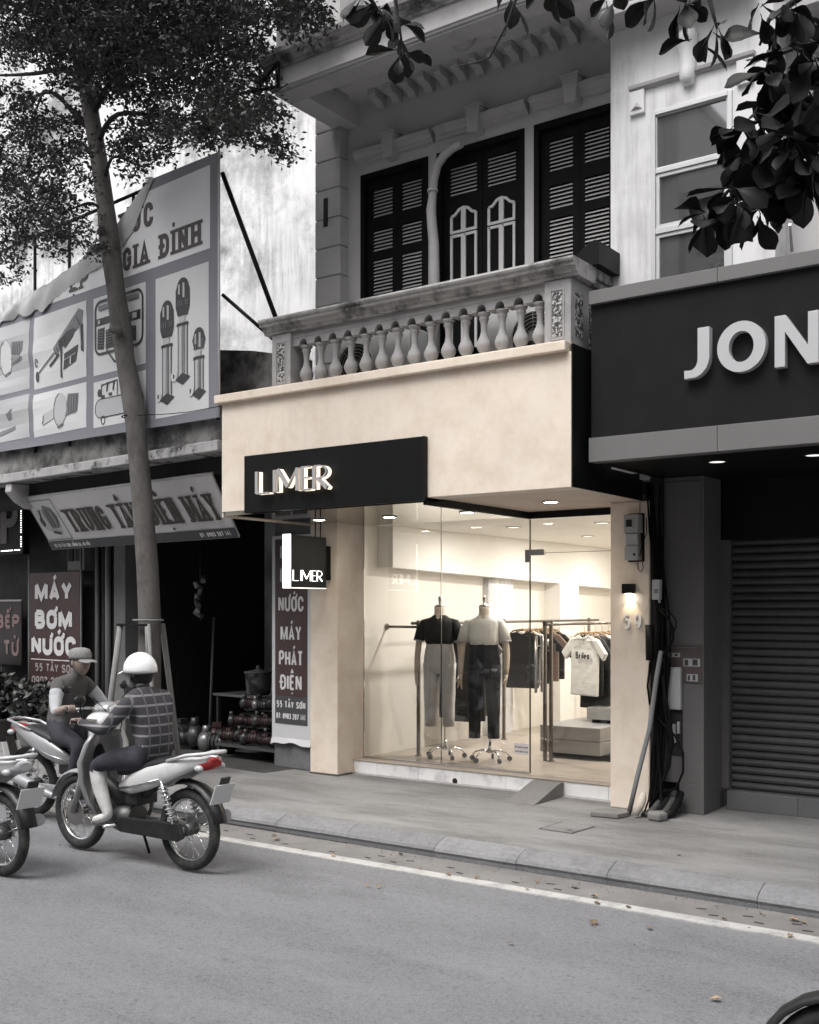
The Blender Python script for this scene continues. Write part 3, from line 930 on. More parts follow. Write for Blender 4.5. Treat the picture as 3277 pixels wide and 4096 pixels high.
# ------------------------------------------------------------------ shop signs and lamps
sb = thing('shop_sign', 'long black fascia sign board with raised silver letters LIMER', 'sign', (-6.13, 7.40, 2.746))
part('board', MB().box(-7.14, -5.12, 7.372, 7.419, 2.746, 3.274), BLACK_PANEL, sb, .003)
part('board_edge', MB().box(-5.119, -5.101, 7.366, 7.60, 2.746, 3.274), BLACK_METAL, sb, .002)
GLOW = mat('lit_acrylic', (.9, .8, .7), .5, emit=(1, .84, .66), es=.75)
LIM = [('L', 0, .145, [([(0, 1), (0, 0)], 1), ([(0, 0), (1, 0)], .4)]), ('I', .205, .03, [([(.5, 0), (.5, 1)], 1)]),
       ('M', .255, .235, [([(0, 0), (0, 1)], .4), ([(0, 1), (.52, .2)], 1.0), ([(.52, .2), (1, 1)], .4), ([(1, 1), (1, 0)], 1)]),
       ('E', .54, .10, [([(0, 0), (0, 1)], 1), ([(0, 1), (1, 1)], .4), ([(0, .52), (.9, .52)], .4), ([(0, 0), (1, 0)], .4)]),
       ('R', .685, .14, [([(0, 0), (0, 1)], 1), ([(0, 1), (.4, 1)] + arc(.4, .73, .6, .27, 90, -90, 12) + [(0, .46)], .4), ([(.3, .46), (1.05, 0)], 1)])]


def limer(parent, o, r, out, scale, h, t, front, back, mt, glow=None):
    P = frame_of(o, r, (0, 0, 1), out)
    for c, x, w, st in LIM:
        ss = [([((x + w * p[0]) * scale, p[1] * h) for p in pl], t * k) for pl, k in st]
        l = part('letter', add_strokes(MB(), ss, P, front, back, .0006), mt, parent)
        if glow:
            part('letter_return', add_strokes(MB(), [(a, b * .8) for a, b in ss], P, back, back + (.05 if back < 0 else 0), .0003), glow, l)


LETTER_METAL = mat('letter_metal', (.50, .485, .475), .4, metal=.4)
limer(sb, (-6.915, 7.372, 2.905), (1, 0, 0), (0, -1, 0), 1.0, .20, .034, -.075, -.052, LETTER_METAL, GLOW)

bx = thing('box_sign', 'black projecting box sign with a glowing white edge and lit LIMER lettering', 'sign', (-7.25, 8.36, 2.06))
part('cabinet', MB().box(-7.294, -7.205, 8.095, 8.64, 2.068, 2.588), BLACK_PANEL, bx, .004)
part('lit_edge', MB().box(-7.298, -7.202, 8.075, 8.094, 2.06, 2.594), mat('lit_edge_panel', (1, 1, 1), .5, emit=(1, .97, .92), es=1.7), bx, .003)
part('lit_base', MB().box(-7.296, -7.204, 8.095, 8.64, 2.060, 2.0675), mat('lit_base_panel', (1, 1, 1), .5, emit=(1, .9, .75), es=.9), bx)
limer(bx, (-7.203, 8.125, 2.135), (0, 1, 0), (1, 0, 0), .535, .105, .013, -.004, 0, mat('lit_letters', (1, 1, 1), .5, emit=(1, .96, .9), es=1.5))
for yy in (8.52, 8.60):
    part('hanger_rod', MB().cyl((-7.25, yy, 2.588), (-7.25, yy, 2.735), .006, n=8), BLACK_METAL, bx)
part('wall_plate', MB().box(-7.28, -7.22, 8.641, 8.729, 2.15, 2.5), BLACK_METAL, bx)


def downlight(x, y, z, label, e, dim=False):
    t = thing('downlight', label, 'lamp', (x, y, z), group='round recessed downlights under the canopies')
    part('trim_ring', MB().lathe([(.075, -.001), (.078, -.006), (.062, -.010), (.060, -.002)], (x, y, z), 22), PLASTIC_WHITE if not dim else ENGINE, t)
    part('lens', MB().cyl((x, y, z - .007), (x, y, z - .002), .060, n=22), LED_DIM if dim else LED, t)
    if e:
        lamp_spot('downlight_lamp', (x, y, z - .03), e, R(130), .9, (1, .86, .68), .05, t)
    return t


downlight(-6.972, 8.25, 2.736, 'lit round downlight in the polished soffit above the projecting box sign', 5)
downlight(-6.211, 8.387, 2.736, 'lit round downlight in the polished soffit above the left window pane', 11)
downlight(-5.333, 8.391, 2.736, 'lit round downlight beside the black soffit band, above the middle pane', 11)
downlight(-4.446, 8.33, 2.775, 'lit round downlight in the beige plaster soffit in front of the glass door', 13)

# recessed lamps in the shop ceiling
for i, (xx, yy, lab) in enumerate(((-5.95, 10.3, 'nearest the mannequins'), (-4.9, 10.3, 'above the display bench'), (-5.95, 12.1, 'above the middle of the left wall rack'), (-4.9, 12.1, 'behind the display bench'), (-5.95, 14.0, 'near the white column'), (-4.9, 14.0, 'deep on the right side'))):
    t = thing('ceiling_lamp', 'round recessed lamp in the shop ceiling ' + lab, 'lamp', (xx, yy, 2.744), group='recessed lamps in the shop ceiling')
    part('trim_ring', MB().lathe([(.085, -.001), (.088, -.006), (.072, -.010), (.070, -.002)], (xx, yy, 2.744), 22), PLASTIC_WHITE, t)
    part('lens', MB().cyl((xx, yy, 2.738), (xx, yy, 2.742), .070, n=22), mat('ceiling_lens', (1, 1, 1), .5, emit=(1, .94, .86), es=1.2), t)
    d = bpy.data.lights.new('ceiling_light', 'AREA')
    d.shape, d.size, d.energy, d.color = 'DISK', .14, 21, (1, .945, .88)
    o = bpy.data.objects.new('ceiling_light', d)
    COL.objects.link(o)
    o.parent = t
    o.location = (0, 0, -.012)

wlm = thing('wall_lamp', 'small black cube wall lamp throwing warm light on the beige pillar', 'lamp', (-3.885, 8.68, 1.985))
part('lamp_body', MB().box(-3.932, -3.84, 8.64, 8.729, 1.985, 2.068), BLACK_METAL, wlm, .004)
part('lamp_lens', MB().cyl((-3.886, 8.685, 1.979), (-3.886, 8.685, 1.9845), .028, n=16), LED, wlm)
lamp_spot('wall_lamp_light', (-3.886, 8.69, 1.965), 1.3, R(75), .5, (1, .78, .5), .012, wlm, (0, .22, -1))
hn = thing('house_number', 'pale raised house number 59 on the beige pillar', 'number', (-3.868, 8.725, 1.68))
for c, st in stroke_letters('59', .17, .132, .021, .4):
    part('digit', add_strokes(MB(), st, frame_of((-3.952, 8.729, 1.682), (1, 0, 0), (0, 0, 1), (0, -1, 0)), -.018, -.001), NUMBER, hn)
nt = thing('glass_notice', 'small white notice with two printed lines stuck on the window pane', 'notice', (-5.18, 9.165, .45))
part('sticker', MB().box(-5.292, -5.13, 9.1675, 9.169, .452, .56), mat('sticker_white', (.7, .66, .66), .5), nt)
lettering('QUÝ KHÁCH VUI LÒNG', nt, PRINT_DARK, (-5.28, 9.1674, .515), (1, 0, 0), (0, 0, 1), (0, -1, 0), .14, .016, .0032, -.0008, -.0002, step=.00005)
lettering('TỰ BẢO QUẢN TÀI SẢN', nt, PRINT_DARK, (-5.28, 9.1674, .473), (1, 0, 0), (0, 0, 1), (0, -1, 0), .14, .016, .0032, -.0008, -.0002, step=.00005)

# ramp to the door
solo('door_ramp', MB().prism([(8.42, .131), (8.47, .131), (8.985, .131), (8.985, .262), (8.90, .262)], lambda u, w, d: (d, u, w), -4.95, -4.66), GUTTER, 'grey concrete wedge ramp leading up to the glass door', 'ramp', bev=.004)
# ------------------------------------------------------------------ white building on the right with the dark shopfront
W = thing('white_building', 'white stained building with a tall three-pane window above a dark closed shopfront', 'building', (-2.0, 8.85, .13))
wx = (-3.43, -2.785, 5.76)
part('wall', MB().box(-3.78, wx[0], 8.10, 8.5, 2.98, 6.49), WHITE_WALL, W)
part('wall', MB().box(wx[1], -2.466, 8.10, 8.5, 2.98, 6.49), WHITE_WALL, W)
part('wall', MB().box(wx[0], wx[1], 8.101, 8.5, wx[2], 6.49), WHITE_WALL, W)
part('building_body', MB().box(-3.70, 4.0, 8.52, 16, 2.98, 11), WHITE_WALL, W)
part('recessed_bay', MB().box(-2.465, 4.0, 8.38, 8.52, 2.98, 11), GREY_WALL, W)
part('ledge', MB().box(-3.83, -2.60, 7.86, 8.5, 6.49, 7.2), WHITE_WALL, W, .006)
part('ledge_drip', MB().box(-3.84, -2.59, 7.835, 8.09, 6.478, 6.52), GREY_TRIM, W)
for a, b in ((-3.80, -3.62), (-3.60, -3.2), (-3.18, -2.64)):
    part('ledge_panel', MB().box(a, b, 7.848, 7.861, 6.56, 7.0), WHITE_WALL, W, .006)
part('upper_frieze', MB().box(-2.464, 4, 8.05, 8.38, 6.2, 6.9), GREY_TRIM, W)
for i in range(6):
    part('frieze_block', MB().box(-2.40 + i * .36, -2.14 + i * .36, 8.03, 8.052, 6.3, 6.42).box(-2.36 + i * .36, -2.18 + i * .36, 8.02, 8.031, 6.34, 6.38), WHITE_WALL, W)
part('hood_moulding', MB().prism([(8.102, 5.955), (8.085, 5.955), (8.075, 5.968), (8.06, 5.972), (8.055, 5.995), (8.102, 6.0)], lambda u, w, d: (d, u, w), -3.61, -2.61), GREY_TRIM, W)
for xc in (-3.545, -2.685):
    sq = part('corner_block', MB().box(xc - .062, xc + .062, 8.07, 8.102, 5.77, 5.953), WHITE_WALL, W, .004)
    part('diamond', MB().add([(xc - .05, 8.069, 5.80), (xc + .05, 8.069, 5.80), (xc, 8.069, 5.86), (xc, 8.045, 5.82)], [(0, 1, 3), (1, 2, 3), (2, 0, 3), (2, 1, 0)]), GREY_TRIM, sq)
rings = []
for zz, w_, o_ in ((5.885, .04, .05), (5.93, .055, .085), (6.0, .058, .075), (6.12, .064, .075), (6.2, .072, .10), (6.25, .078, .13), (6.285, .07, .10)):
    rings.append([(-3.125 - w_, 8.103, zz), (-3.125 - w_, 8.103 - o_ * .7, zz), (-3.125, 8.103 - o_, zz), (-3.125 + w_, 8.103 - o_ * .7, zz), (-3.125 + w_, 8.103, zz)])
part('scroll_keystone', MB().loft(rings), WHITE_WALL, W)
# window
wf = part('window', MB().box(wx[0], wx[0] + .035, 8.085, 8.16, 3.6, wx[2]).box(wx[1] - .035, wx[1], 8.085, 8.16, 3.6, wx[2]).box(wx[0] + .035, wx[1] - .035, 8.085, 8.16, wx[2] - .035, wx[2])
          .box(wx[0] + .035, wx[1] - .035, 8.088, 8.16, 5.265, 5.305).box(wx[0] + .035, wx[1] - .035, 8.088, 8.16, 4.79, 4.835), ALU, W, .003)
for a, b in ((5.306, 5.724), (4.836, 5.264), (3.7, 4.789)):
    part('pane', MB().box(wx[0] + .036, wx[1] - .036, 8.125, 8.135, a, b), WINDOW, wf)
    sx = .028 if b < 5.5 else .008
    part('sash', MB().box(wx[0] + .036, wx[0] + .036 + sx, 8.10, 8.124, a, b).box(wx[1] - .036 - sx, wx[1] - .036, 8.10, 8.124, a, b).box(wx[0] + .036 + sx, wx[1] - .036 - sx, 8.10, 8.124, a, a + sx).box(wx[0] + .036 + sx, wx[1] - .036 - sx, 8.10, 8.124, b - sx, b), ALU, wf)
part('drainpipe', MB().tube([(-2.60, 8.06, 5.02), (-2.47, 8.06, 4.88), (-2.45, 8.05, 4.88)], .026, 8).tube([(-2.47, 8.06, 4.86), (-2.47, 8.06, 5.6)], .028, 8), BLACK_METAL, W)
part('wall_bracket', MB().tube([(-2.42, 8.36, 4.55), (-2.36, 8.1, 4.66)], .012, 8), ALU, W)
# dark shop front
part('cladding_pillar', MB().box(-3.64, -3.285, 8.85, 9.32, .38, 2.97).box(-3.50, -3.285, 8.8505, 9.32, .131, .38), JON_WALL, W, .004)
part('pillar_hatch', MB().box(-3.62, -3.31, 8.842, 8.849, 2.44, 2.93), JON_WALL, W, .002)
part('canopy_soffit', MB().box(-3.70, 3, 7.66, 9.5, 2.975, 3.02), BLACK_PANEL, W)
part('canopy_fill', MB().box(-3.70, 3, 7.70, 8.1, 3.03, 4.15), BLACKISH, W)
part('side_wall', MB().box(-3.715, -3.65, 8.75, 9.6, .131, 2.97), BLACKISH, W)
part('shutter_head', MB().box(-3.284, 3, 9.25, 9.5, 2.45, 2.97), BLACK_PANEL, W)
part('shutter_guide', MB().box(-3.284, -3.225, 9.28, 9.42, .3, 2.449), JON_WALL, W)
st = part('step', MB().box(-3.225, 3, 9.24, 9.6, .131, .29), TILE_DARK, W, .004)
for i in range(5):
    part('step_tile', MB().box(-3.222 + i * .6, -3.225 + (i + 1) * .6, 9.228, 9.2395, .133, .288), TILE_DARK, st, .0015)
rs = part('roller_shutter', MB().box(-3.224, 3, 9.40, 9.45, .29, 2.448), BLACKISH, W)
s0 = None
zz = .292
while zz < 2.42:
    if s0 is None:
        pr_ = [(9.37, .0), (9.352, .012), (9.346, .032), (9.352, .052), (9.37, .064), (9.38, .064), (9.38, 0)]
        s0 = part('slat', MB().prism(pr_, lambda u, w, d: (d, u, w), -3.222, 2.9), SHUTTER, rs)
        s0.location = (0, 0, zz)
    else:
        piece(s0, rs, (0, 0, zz))
    zz += .068

J = thing('dark_shop_sign', 'charcoal fascia sign with grey trims and raised silver letters JON', 'sign', (-1.5, 7.6, 2.97))
part('board', MB().box(-3.717, 1.5, 7.62, 7.665, 3.155, 4.175), JON_PANEL, J)
for (a, b, yy) in ((4.175, 4.276, 7.575), (2.972, 3.155, 7.575)):
    for xa, xb in ((-3.717, -2.716), (-2.713, -1.2), (-1.197, 1.5)):
        part('trim_panel', MB().box(xa, xb, yy, 7.70, a, b), JON_TRIM, J, .002)
P = lambda u, w, d: (u, d, w)
y0, y1 = 7.555, 7.6195
part('letter', MB().prism([(-2.852, 3.862), (-2.765, 3.862), (-2.765, 3.66)] + arc(-2.905, 3.65, .14, .145, 0, -75, 8) + [(-2.95, 3.508), (-2.952, 3.567)] + arc(-2.91, 3.64, .058, .075, -95, 0, 6), P, y0, y1), JON_LETTER, J, .002)
n = 40
ov = [(-2.537 + .171 * math.cos(2 * math.pi * i / n), 3.688 + .178 * math.sin(2 * math.pi * i / n)) for i in range(n)]
iv = [(-2.537 + .088 * math.cos(2 * math.pi * i / n), 3.688 + .108 * math.sin(2 * math.pi * i / n)) for i in range(n)]
mb = MB()
vs_ = [(a, y0, b) for a, b in ov] + [(a, y0, b) for a, b in iv] + [(a, y1, b) for a, b in ov] + [(a, y1, b) for a, b in iv]
fs = []
for i in range(n):
    k = (i + 1) % n
    fs += [(i, k, n + k, n + i), (i, 2 * n + i, 2 * n + k, k), (n + i, n + k, 3 * n + k, 3 * n + i)]
part('letter', mb.add(vs_, fs), JON_LETTER, J)
part('letter', MB().prism([(-2.305, 3.508), (-2.235, 3.508), (-2.235, 3.745), (-2.085, 3.508), (-2.012, 3.508), (-2.012, 3.86), (-2.082, 3.86), (-2.082, 3.63), (-2.232, 3.86), (-2.305, 3.86)], P, y0, y1), JON_LETTER, J, .002)
downlight(-2.90, 8.09, 2.974, 'unlit round downlight under the dark canopy beside the closed shutter', 0, True)
downlight(-2.20, 8.15, 2.974, 'unlit round downlight under the dark canopy at the right picture edge', 0, True)

# things fixed on and around the two pillars
mt = thing('electric_meter', 'grey wall-mounted electricity meter box on the beige pillar', 'meter', (-3.83, 8.67, 2.27))
part('meter_box', MB().box(-3.905, -3.775, 8.62, 8.729, 2.50, 2.655), BOX_GREY, mt, .006)
part('meter_window', MB().box(-3.885, -3.815, 8.612, 8.621, 2.535, 2.62), PALE_BOX, mt, .003)
part('meter_dial', MB().box(-3.877, -3.825, 8.608, 8.613, 2.55, 2.61), BLACKISH, mt)
part('meter_body', MB().prism([(8.729, 2.39), (8.66, 2.39), (8.64, 2.49), (8.65, 2.499), (8.729, 2.499)], lambda u, w, d: (d, u, w), -3.90, -3.79), PALE_BOX, mt, .004)
part('terminal_box', MB().box(-3.905, -3.785, 8.64, 8.729, 2.268, 2.389), PALE_BOX, mt, .005)
part('seal', MB().cyl((-3.815, 8.634, 2.315), (-3.815, 8.64, 2.315), .011, n=12), BLACKISH, mt)
part('backplate', MB().box(-3.91, -3.76, 8.7265, 8.7295, 2.255, 2.67), BLACK_METAL, mt)
for k, pts in enumerate(([(-3.79, 8.70, 2.76), (-3.785, 8.69, 2.6), (-3.775, 8.69, 2.42), (-3.765, 8.69, 2.26), (-3.755, 8.69, 2.2), (-3.775, 8.685, 2.165), (-3.80, 8.685, 2.19), (-3.805, 8.69, 2.26)],
                         [(-3.73, 8.69, 2.62), (-3.72, 8.68, 2.5), (-3.76, 8.67, 2.38), (-3.785, 8.68, 2.30)])):
    part('loose_wire', MB().tube(pts, .0042, 6), RED_WIRE if k == 0 else CABLE, mt)

jb = thing('junction_box', 'small pale junction box hanging on the cables between the two pillars', 'box', (-3.63, 8.72, 1.93))
part('box_body', MB().box(-3.675, -3.605, 8.68, 8.74, 1.93, 2.10), PALE_BOX, jb, .006)
part('box_label', MB().box(-3.655, -3.615, 8.678, 8.6805, 1.985, 2.02), PRINT_MID, jb)
part('gland', MB().cyl((-3.62, 8.71, 1.905), (-3.62, 8.71, 1.931), .012, n=10), PALE_BOX, jb)

cb = thing('cable_bundle', 'bundle of slack black cables running down between the beige and grey pillars', 'cables', (-3.6, 8.72, .13))
base = [(-3.70, 8.74, 2.9), (-3.68, 8.74, 2.5), (-3.64, 8.74, 2.1), (-3.61, 8.73, 1.7), (-3.61, 8.72, 1.35), (-3.63, 8.72, .95), (-3.65, 8.70, .55), (-3.66, 8.66, .25), (-3.66, 8.6, .15)]
for i in range(15):
    rr = random.Random(i)
    a = [rr.uniform(-.045, .055), rr.uniform(-.045, .05)]
    pts = []
    for k, p in enumerate(base):
        wob = .018 * math.sin(k * 1.7 + i)
        pts.append((p[0] + a[0] * (1 if 1 < k < 6 else .7) + wob + (.10 * max(0, k - 5) / 3 if i % 3 == 0 else 0), p[1] + a[1], p[2]))
    part('cable', MB().tube(pts, .0075 if i % 3 else .012, 7), CABLE, cb)
for pts, r_ in (([(-3.61, 8.70, 1.85), (-3.54, 8.69, 1.78), (-3.49, 8.69, 1.69), (-3.49, 8.69, 1.60), (-3.54, 8.69, 1.50), (-3.60, 8.70, 1.42)], .011),
                ([(-3.60, 8.70, 1.86), (-3.52, 8.68, 1.83), (-3.46, 8.68, 1.76), (-3.46, 8.68, 1.70), (-3.50, 8.69, 1.63)], .006),
                ([(-3.70, 8.71, 1.4), (-3.72, 8.70, 1.2), (-3.70, 8.70, 1.05), (-3.60, 8.70, .90), (-3.47, 8.68, .80), (-3.40, 8.68, .66), (-3.40, 8.68, .50), (-3.46, 8.68, .36), (-3.60, 8.68, .31), (-3.66, 8.66, .22)], .010),
                ([(-3.58, 8.70, 1.3), (-3.56, 8.69, 1.0), (-3.51, 8.69, .8), (-3.52, 8.68, .55), (-3.60, 8.67, .35), (-3.66, 8.64, .2)], .015),
                ([(-3.60, 8.70, 1.3), (-3.53, 8.69, 1.0), (-3.49, 8.69, .75), (-3.55, 8.68, .5), (-3.64, 8.66, .28)], .012)):
    part('cable_loop', MB().tube(pts, r_, 7), CABLE, cb)
part('splice_sleeve', MB().tube([(-3.695, 8.68, 1.72), (-3.69, 8.68, 1.42)], .036, 12), BLACK_METAL, cb)
for i in range(4):
    part('thick_duct', MB().tube([(-3.62 + i * .05, 8.80, .30), (-3.60 + i * .05, 8.70, .24), (-3.62 + i * .055, 8.58, .17), (-3.66 + i * .05, 8.48, .135)], .034, 10), BLACK_METAL if i % 2 else ENGINE, cb)
solo('leaning_pipe', MB().tube([(-3.785, 8.46, .14), (-3.735, 8.52, .45), (-3.66, 8.60, .85), (-3.62, 8.66, 1.3), (-3.60, 8.70, 1.5)], .02, 12), CONDUIT, 'grey plastic pipe leaning from the pavement up to the cable bundle', 'pipe')
solo('pipe_stub', MB().tube([(-3.70, 8.40, .16), (-3.675, 8.44, .24), (-3.66, 8.46, .30), (-3.655, 8.465, .34)], [.030, .038, .034, .012], 12), mat('cream_plastic', (.50, .45, .38), .6), 'cream plastic pipe stub wedged among cables at the foot of the pillar', 'pipe')
solo('broken_slab', MB().prism([(-4.03, 8.24), (-3.80, 8.27), (-3.76, 8.42), (-3.96, 8.50), (-4.05, 8.40)], lambda u, w, d: (u, w, d), .134, .172), GUTTER, 'broken grey concrete slab lying on the pavement before the beige pillar', 'slab', bev=.006)
solo('rubble_stone', MB().prism([(-3.58, 8.36), (-3.47, 8.34), (-3.43, 8.44), (-3.52, 8.50), (-3.60, 8.45)], lambda u, w, d: (u, w, d), .131, .20), GUTTER, 'grey lump of rubble beside the thick ducts at the pillar foot', 'stone', bev=.02)
sbx = thing('switch_box', 'pale box cover above a black recess of breakers on the grey pillar', 'box', (-3.54, 8.83, .7))
part('cover', MB().box(-3.59, -3.47, 8.80, 8.849, 1.0, 1.36), PALE_BOX, sbx, .012)
part('recess', MB().box(-3.59, -3.47, 8.835, 8.8495, .62, .998), BLACKISH, sbx)
part('breaker', MB().box(-3.545, -3.52, 8.81, 8.8345, .72, .88), PALE_BOX, sbx, .003)
part('breaker', MB().box(-3.505, -3.485, 8.81, 8.8345, .80, .9), PALE_BOX, sbx, .003)
ib = thing('info_plaque', 'brown plaque with small pale pictures on the grey pillar', 'plaque', (-3.45, 8.845, 1.23))
part('plaque_board', MB().box(-3.60, -3.30, 8.842, 8.8495, 1.23, 1.55), mat('brown_plaque', (.075, .058, .055), .5), ib)
for a, b, c, d in ((-3.59, -3.49, 1.445, 1.48), (-3.46, -3.315, 1.37, 1.435), (-3.585, -3.48, 1.30, 1.315), (-3.43, -3.335, 1.245, 1.305)):
    part('picture', MB().box(a, b, 8.8395, 8.8418, c, d), PALE_BOX, ib)
    part('picture_figures', MB().box(a + .01, a + (b - a) * .3, 8.8385, 8.8394, c + .006, d - .01).box(a + (b - a) * .55, b - .02, 8.8385, 8.8394, c + .008, d - .006), PRINT_DARK, ib)
part('rule_line', MB().box(-3.56, -3.35, 8.8395, 8.8418, 1.525, 1.528), PRINT_MID, ib)

# ------------------------------------------------------------------ tall stained wall beyond the low shop
solo('party_wall', MB().box(-22, -7.06, 11.6, 12.2, .1, 13), STREAK_WALL, 'tall rain-stained white wall rising behind the tree and the billboard', 'wall')

# ------------------------------------------------------------------ low pump shop on the left (turned 6 degrees)
LZ = -R(6)
K = thing('pump_shop', 'low shade-dark pump shop with a stained concrete ledge and an open dark interior', 'building', (-7.6, 7.5, .13), LZ)
KL = lambda mb, nm, mtl, par=K, bev=0, **k: part(nm, mb, mtl, par, bev, local=True, **k)
Z0 = .13


class LB(MB):
    """boxes given with absolute heights, in the pump shop's own frame"""
    def box(s, x0, x1, y0, y1, z0, z1, M=None):
        return MB.box(s, x0, x1, y0, y1, z0 - Z0, z1 - Z0, M)


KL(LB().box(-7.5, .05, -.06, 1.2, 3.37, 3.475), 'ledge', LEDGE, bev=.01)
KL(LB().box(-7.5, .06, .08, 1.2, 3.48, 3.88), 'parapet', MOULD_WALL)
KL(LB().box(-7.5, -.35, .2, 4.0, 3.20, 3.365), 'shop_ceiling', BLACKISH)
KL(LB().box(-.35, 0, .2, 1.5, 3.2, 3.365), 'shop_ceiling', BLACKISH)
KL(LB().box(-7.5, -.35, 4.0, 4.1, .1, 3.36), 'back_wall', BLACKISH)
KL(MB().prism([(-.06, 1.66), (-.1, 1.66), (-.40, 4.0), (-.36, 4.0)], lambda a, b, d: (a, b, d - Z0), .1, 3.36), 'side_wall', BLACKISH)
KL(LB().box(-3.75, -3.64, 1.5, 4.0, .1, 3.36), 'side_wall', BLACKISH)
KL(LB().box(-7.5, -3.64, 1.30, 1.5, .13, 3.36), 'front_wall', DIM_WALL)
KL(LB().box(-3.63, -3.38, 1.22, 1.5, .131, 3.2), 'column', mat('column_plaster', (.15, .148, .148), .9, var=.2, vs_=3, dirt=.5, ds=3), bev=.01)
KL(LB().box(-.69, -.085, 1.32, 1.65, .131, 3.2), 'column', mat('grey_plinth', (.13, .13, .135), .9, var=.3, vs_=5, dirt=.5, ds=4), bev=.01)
KL(LB().box(-7.4, -.38, .9, 4.0, .1, .133), 'shop_floor', mat('dark_shop_floor', (.06, .058, .056), .6, var=.3))  # dark floor colour, tone varied at random
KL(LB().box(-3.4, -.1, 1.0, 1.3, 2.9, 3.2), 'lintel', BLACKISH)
for xx in (-3.95,):
    pr_ = [(-.03, 3.36), (-.04, 3.26), (.0, 3.22), (.08, 3.14), (.2, 3.08), (.3, 3.07), (.3, 3.36)]
    KL(MB().prism(pr_, lambda u, w, d, q=xx: (d + q, u, w - Z0), -.07, .07), 'corbel', GREY_TRIM if xx < -3 else DIM_WALL, bev=.01)
for i, (xx, rr_) in enumerate(((-4.05, .03), (-3.9, .02), (-3.8, .04))):
    KL(MB().tube([(xx, 1.25, 0), (xx, 1.25, 2.9)], rr_, 8), 'pipe_riser', DIM_WALL if i % 2 else CONDUIT)
mb = KL(LB().box(-4.55, -4.15, 1.12, 1.29, 2.35, 2.72), 'wall_cabinet', mat('grey_cabinet', (.10, .10, .10), .6, var=.1), bev=.01)
for dx in (-4.5, -4.33):
    KL(LB().box(dx, dx + .11, 1.10, 1.119, 2.48, 2.65), 'cabinet_window', BLACKISH, mb)

# billboard
BB = thing('billboard', 'wide torn vinyl billboard printed with pumps and power tools on a steel frame', 'billboard', (-7.6, 7.5, 3.72), LZ)
BL = lambda mb, nm, mtl, par=BB, bev=0, **k: part(nm, mb, mtl, par, bev, local=True, **k)
BZ = 3.72
top_pts = [(.0, 6.262), (-1.13, 6.285), (-1.2, 6.25), (-1.80, 5.90), (-2.35, 5.74), (-3.1, 5.60), (-4.2, 5.46), (-5.6, 5.36)]
bot_pts = [(0, 3.70), (-4.2, 3.77), (-5.6, 3.80)]


def interp(tab, x):
    for (a, b), (c, d) in zip(tab, tab[1:]):
        if c <= x <= a:
            return lerp(b, d, (a - x) / (a - c) if a != c else 0)
    return tab[-1][1]


def disp(x, z):
    k = min(1, max(0, (-x - 1.9) / 2))
    return .012 * k * math.sin(9 * z + 2.3 * x) + .006 * k * math.sin(21 * z - x)


nx, nz = 60, 26
mb = MB()
vs_, fs = [], []
for i in range(nx + 1):
    xx = -5.6 * i / nx
    zt, zb = interp(top_pts, xx), interp(bot_pts, xx)
    for j in range(nz + 1):
        zz = lerp(zb, zt, j / nz)
        vs_.append((xx, disp(xx, zz), zz - BZ))
for i in range(nx):
    for j in range(nz):
        a = i * (nz + 1) + j
        fs.append((a, a + 1, a + nz + 2, a + nz + 1))
sheet = BL(mb.add(vs_, fs, True), 'banner_sheet', BANNER_BAND)
BP = lambda a, b, d: (a, disp(a, b) + d, b - BZ)


def sheet_poly(x0, x1, z0, z1, lay, mtl, nm, cut=False, par=sheet):
    """a printed rectangle that follows the sheet"""
    m_ = MB()
    n1, n2 = max(1, int((x1 - x0) / .12)), max(1, int((z1 - z0) / .08))
    v, f = [], []
    for i in range(n1 + 1):
        xx = lerp(x0, x1, i / n1)
        zt = min(z1, interp(top_pts, xx) - .03) if cut else z1
        for j in range(n2 + 1):
            v.append(BP(xx, lerp(z0, max(zt, z0 + .01), j / n2), -.003 * lay))
    for i in range(n1):
        for j in range(n2):
            a = i * (n2 + 1) + j
            f.append((a, a + 1, a + n2 + 2, a + n2 + 1))
    return BL(m_.add(v, f), nm, mtl, par)


sheet_poly(-5.5, -.13, 5.36, 6.17, 1, BANNER, 'title_field', True)
pump_p = sheet_poly(-1.02, -.15, 3.80, 5.235, 1, PRINT_WHITE, 'picture_field')
gen_p = sheet_poly(-2.16, -1.19, 4.40, 5.245, 1, PRINT_WHITE, 'picture_field')
comp_p = sheet_poly(-2.16, -1.19, 3.83, 4.33, 1, PRINT_WHITE, 'picture_field')
drill_p = sheet_poly(-3.42, -2.30, 4.42, 5.26, 1, PRINT_WHITE, 'picture_field')
mot_p = sheet_poly(-3.42, -2.30, 3.86, 4.36, 1, PRINT_WHITE, 'picture_field')
p5 = sheet_poly(-4.62, -3.52, 4.45, 5.28, 1, PRINT_LIGHT, 'picture_field')
p6 = sheet_poly(-4.62, -3.52, 3.88, 4.39, 1, PRINT_LIGHT, 'picture_field')


def prt(mtl, polys, lay, par, nm='print'):
    for k, po in enumerate(polys):
        BL(MB().prism(po, BP, -.0030 * lay - .0004 * k, -.0030 * lay + .001), nm, mtl, par)


def line_prt(mtl, strokes, lay, par, nm='print_outline'):
    for k, st in enumerate(strokes):
        BL(add_strokes(MB(), [st], BP, -.003 * lay - .0002 * k, -.003 * lay + .001, .0002), nm, mtl, par)


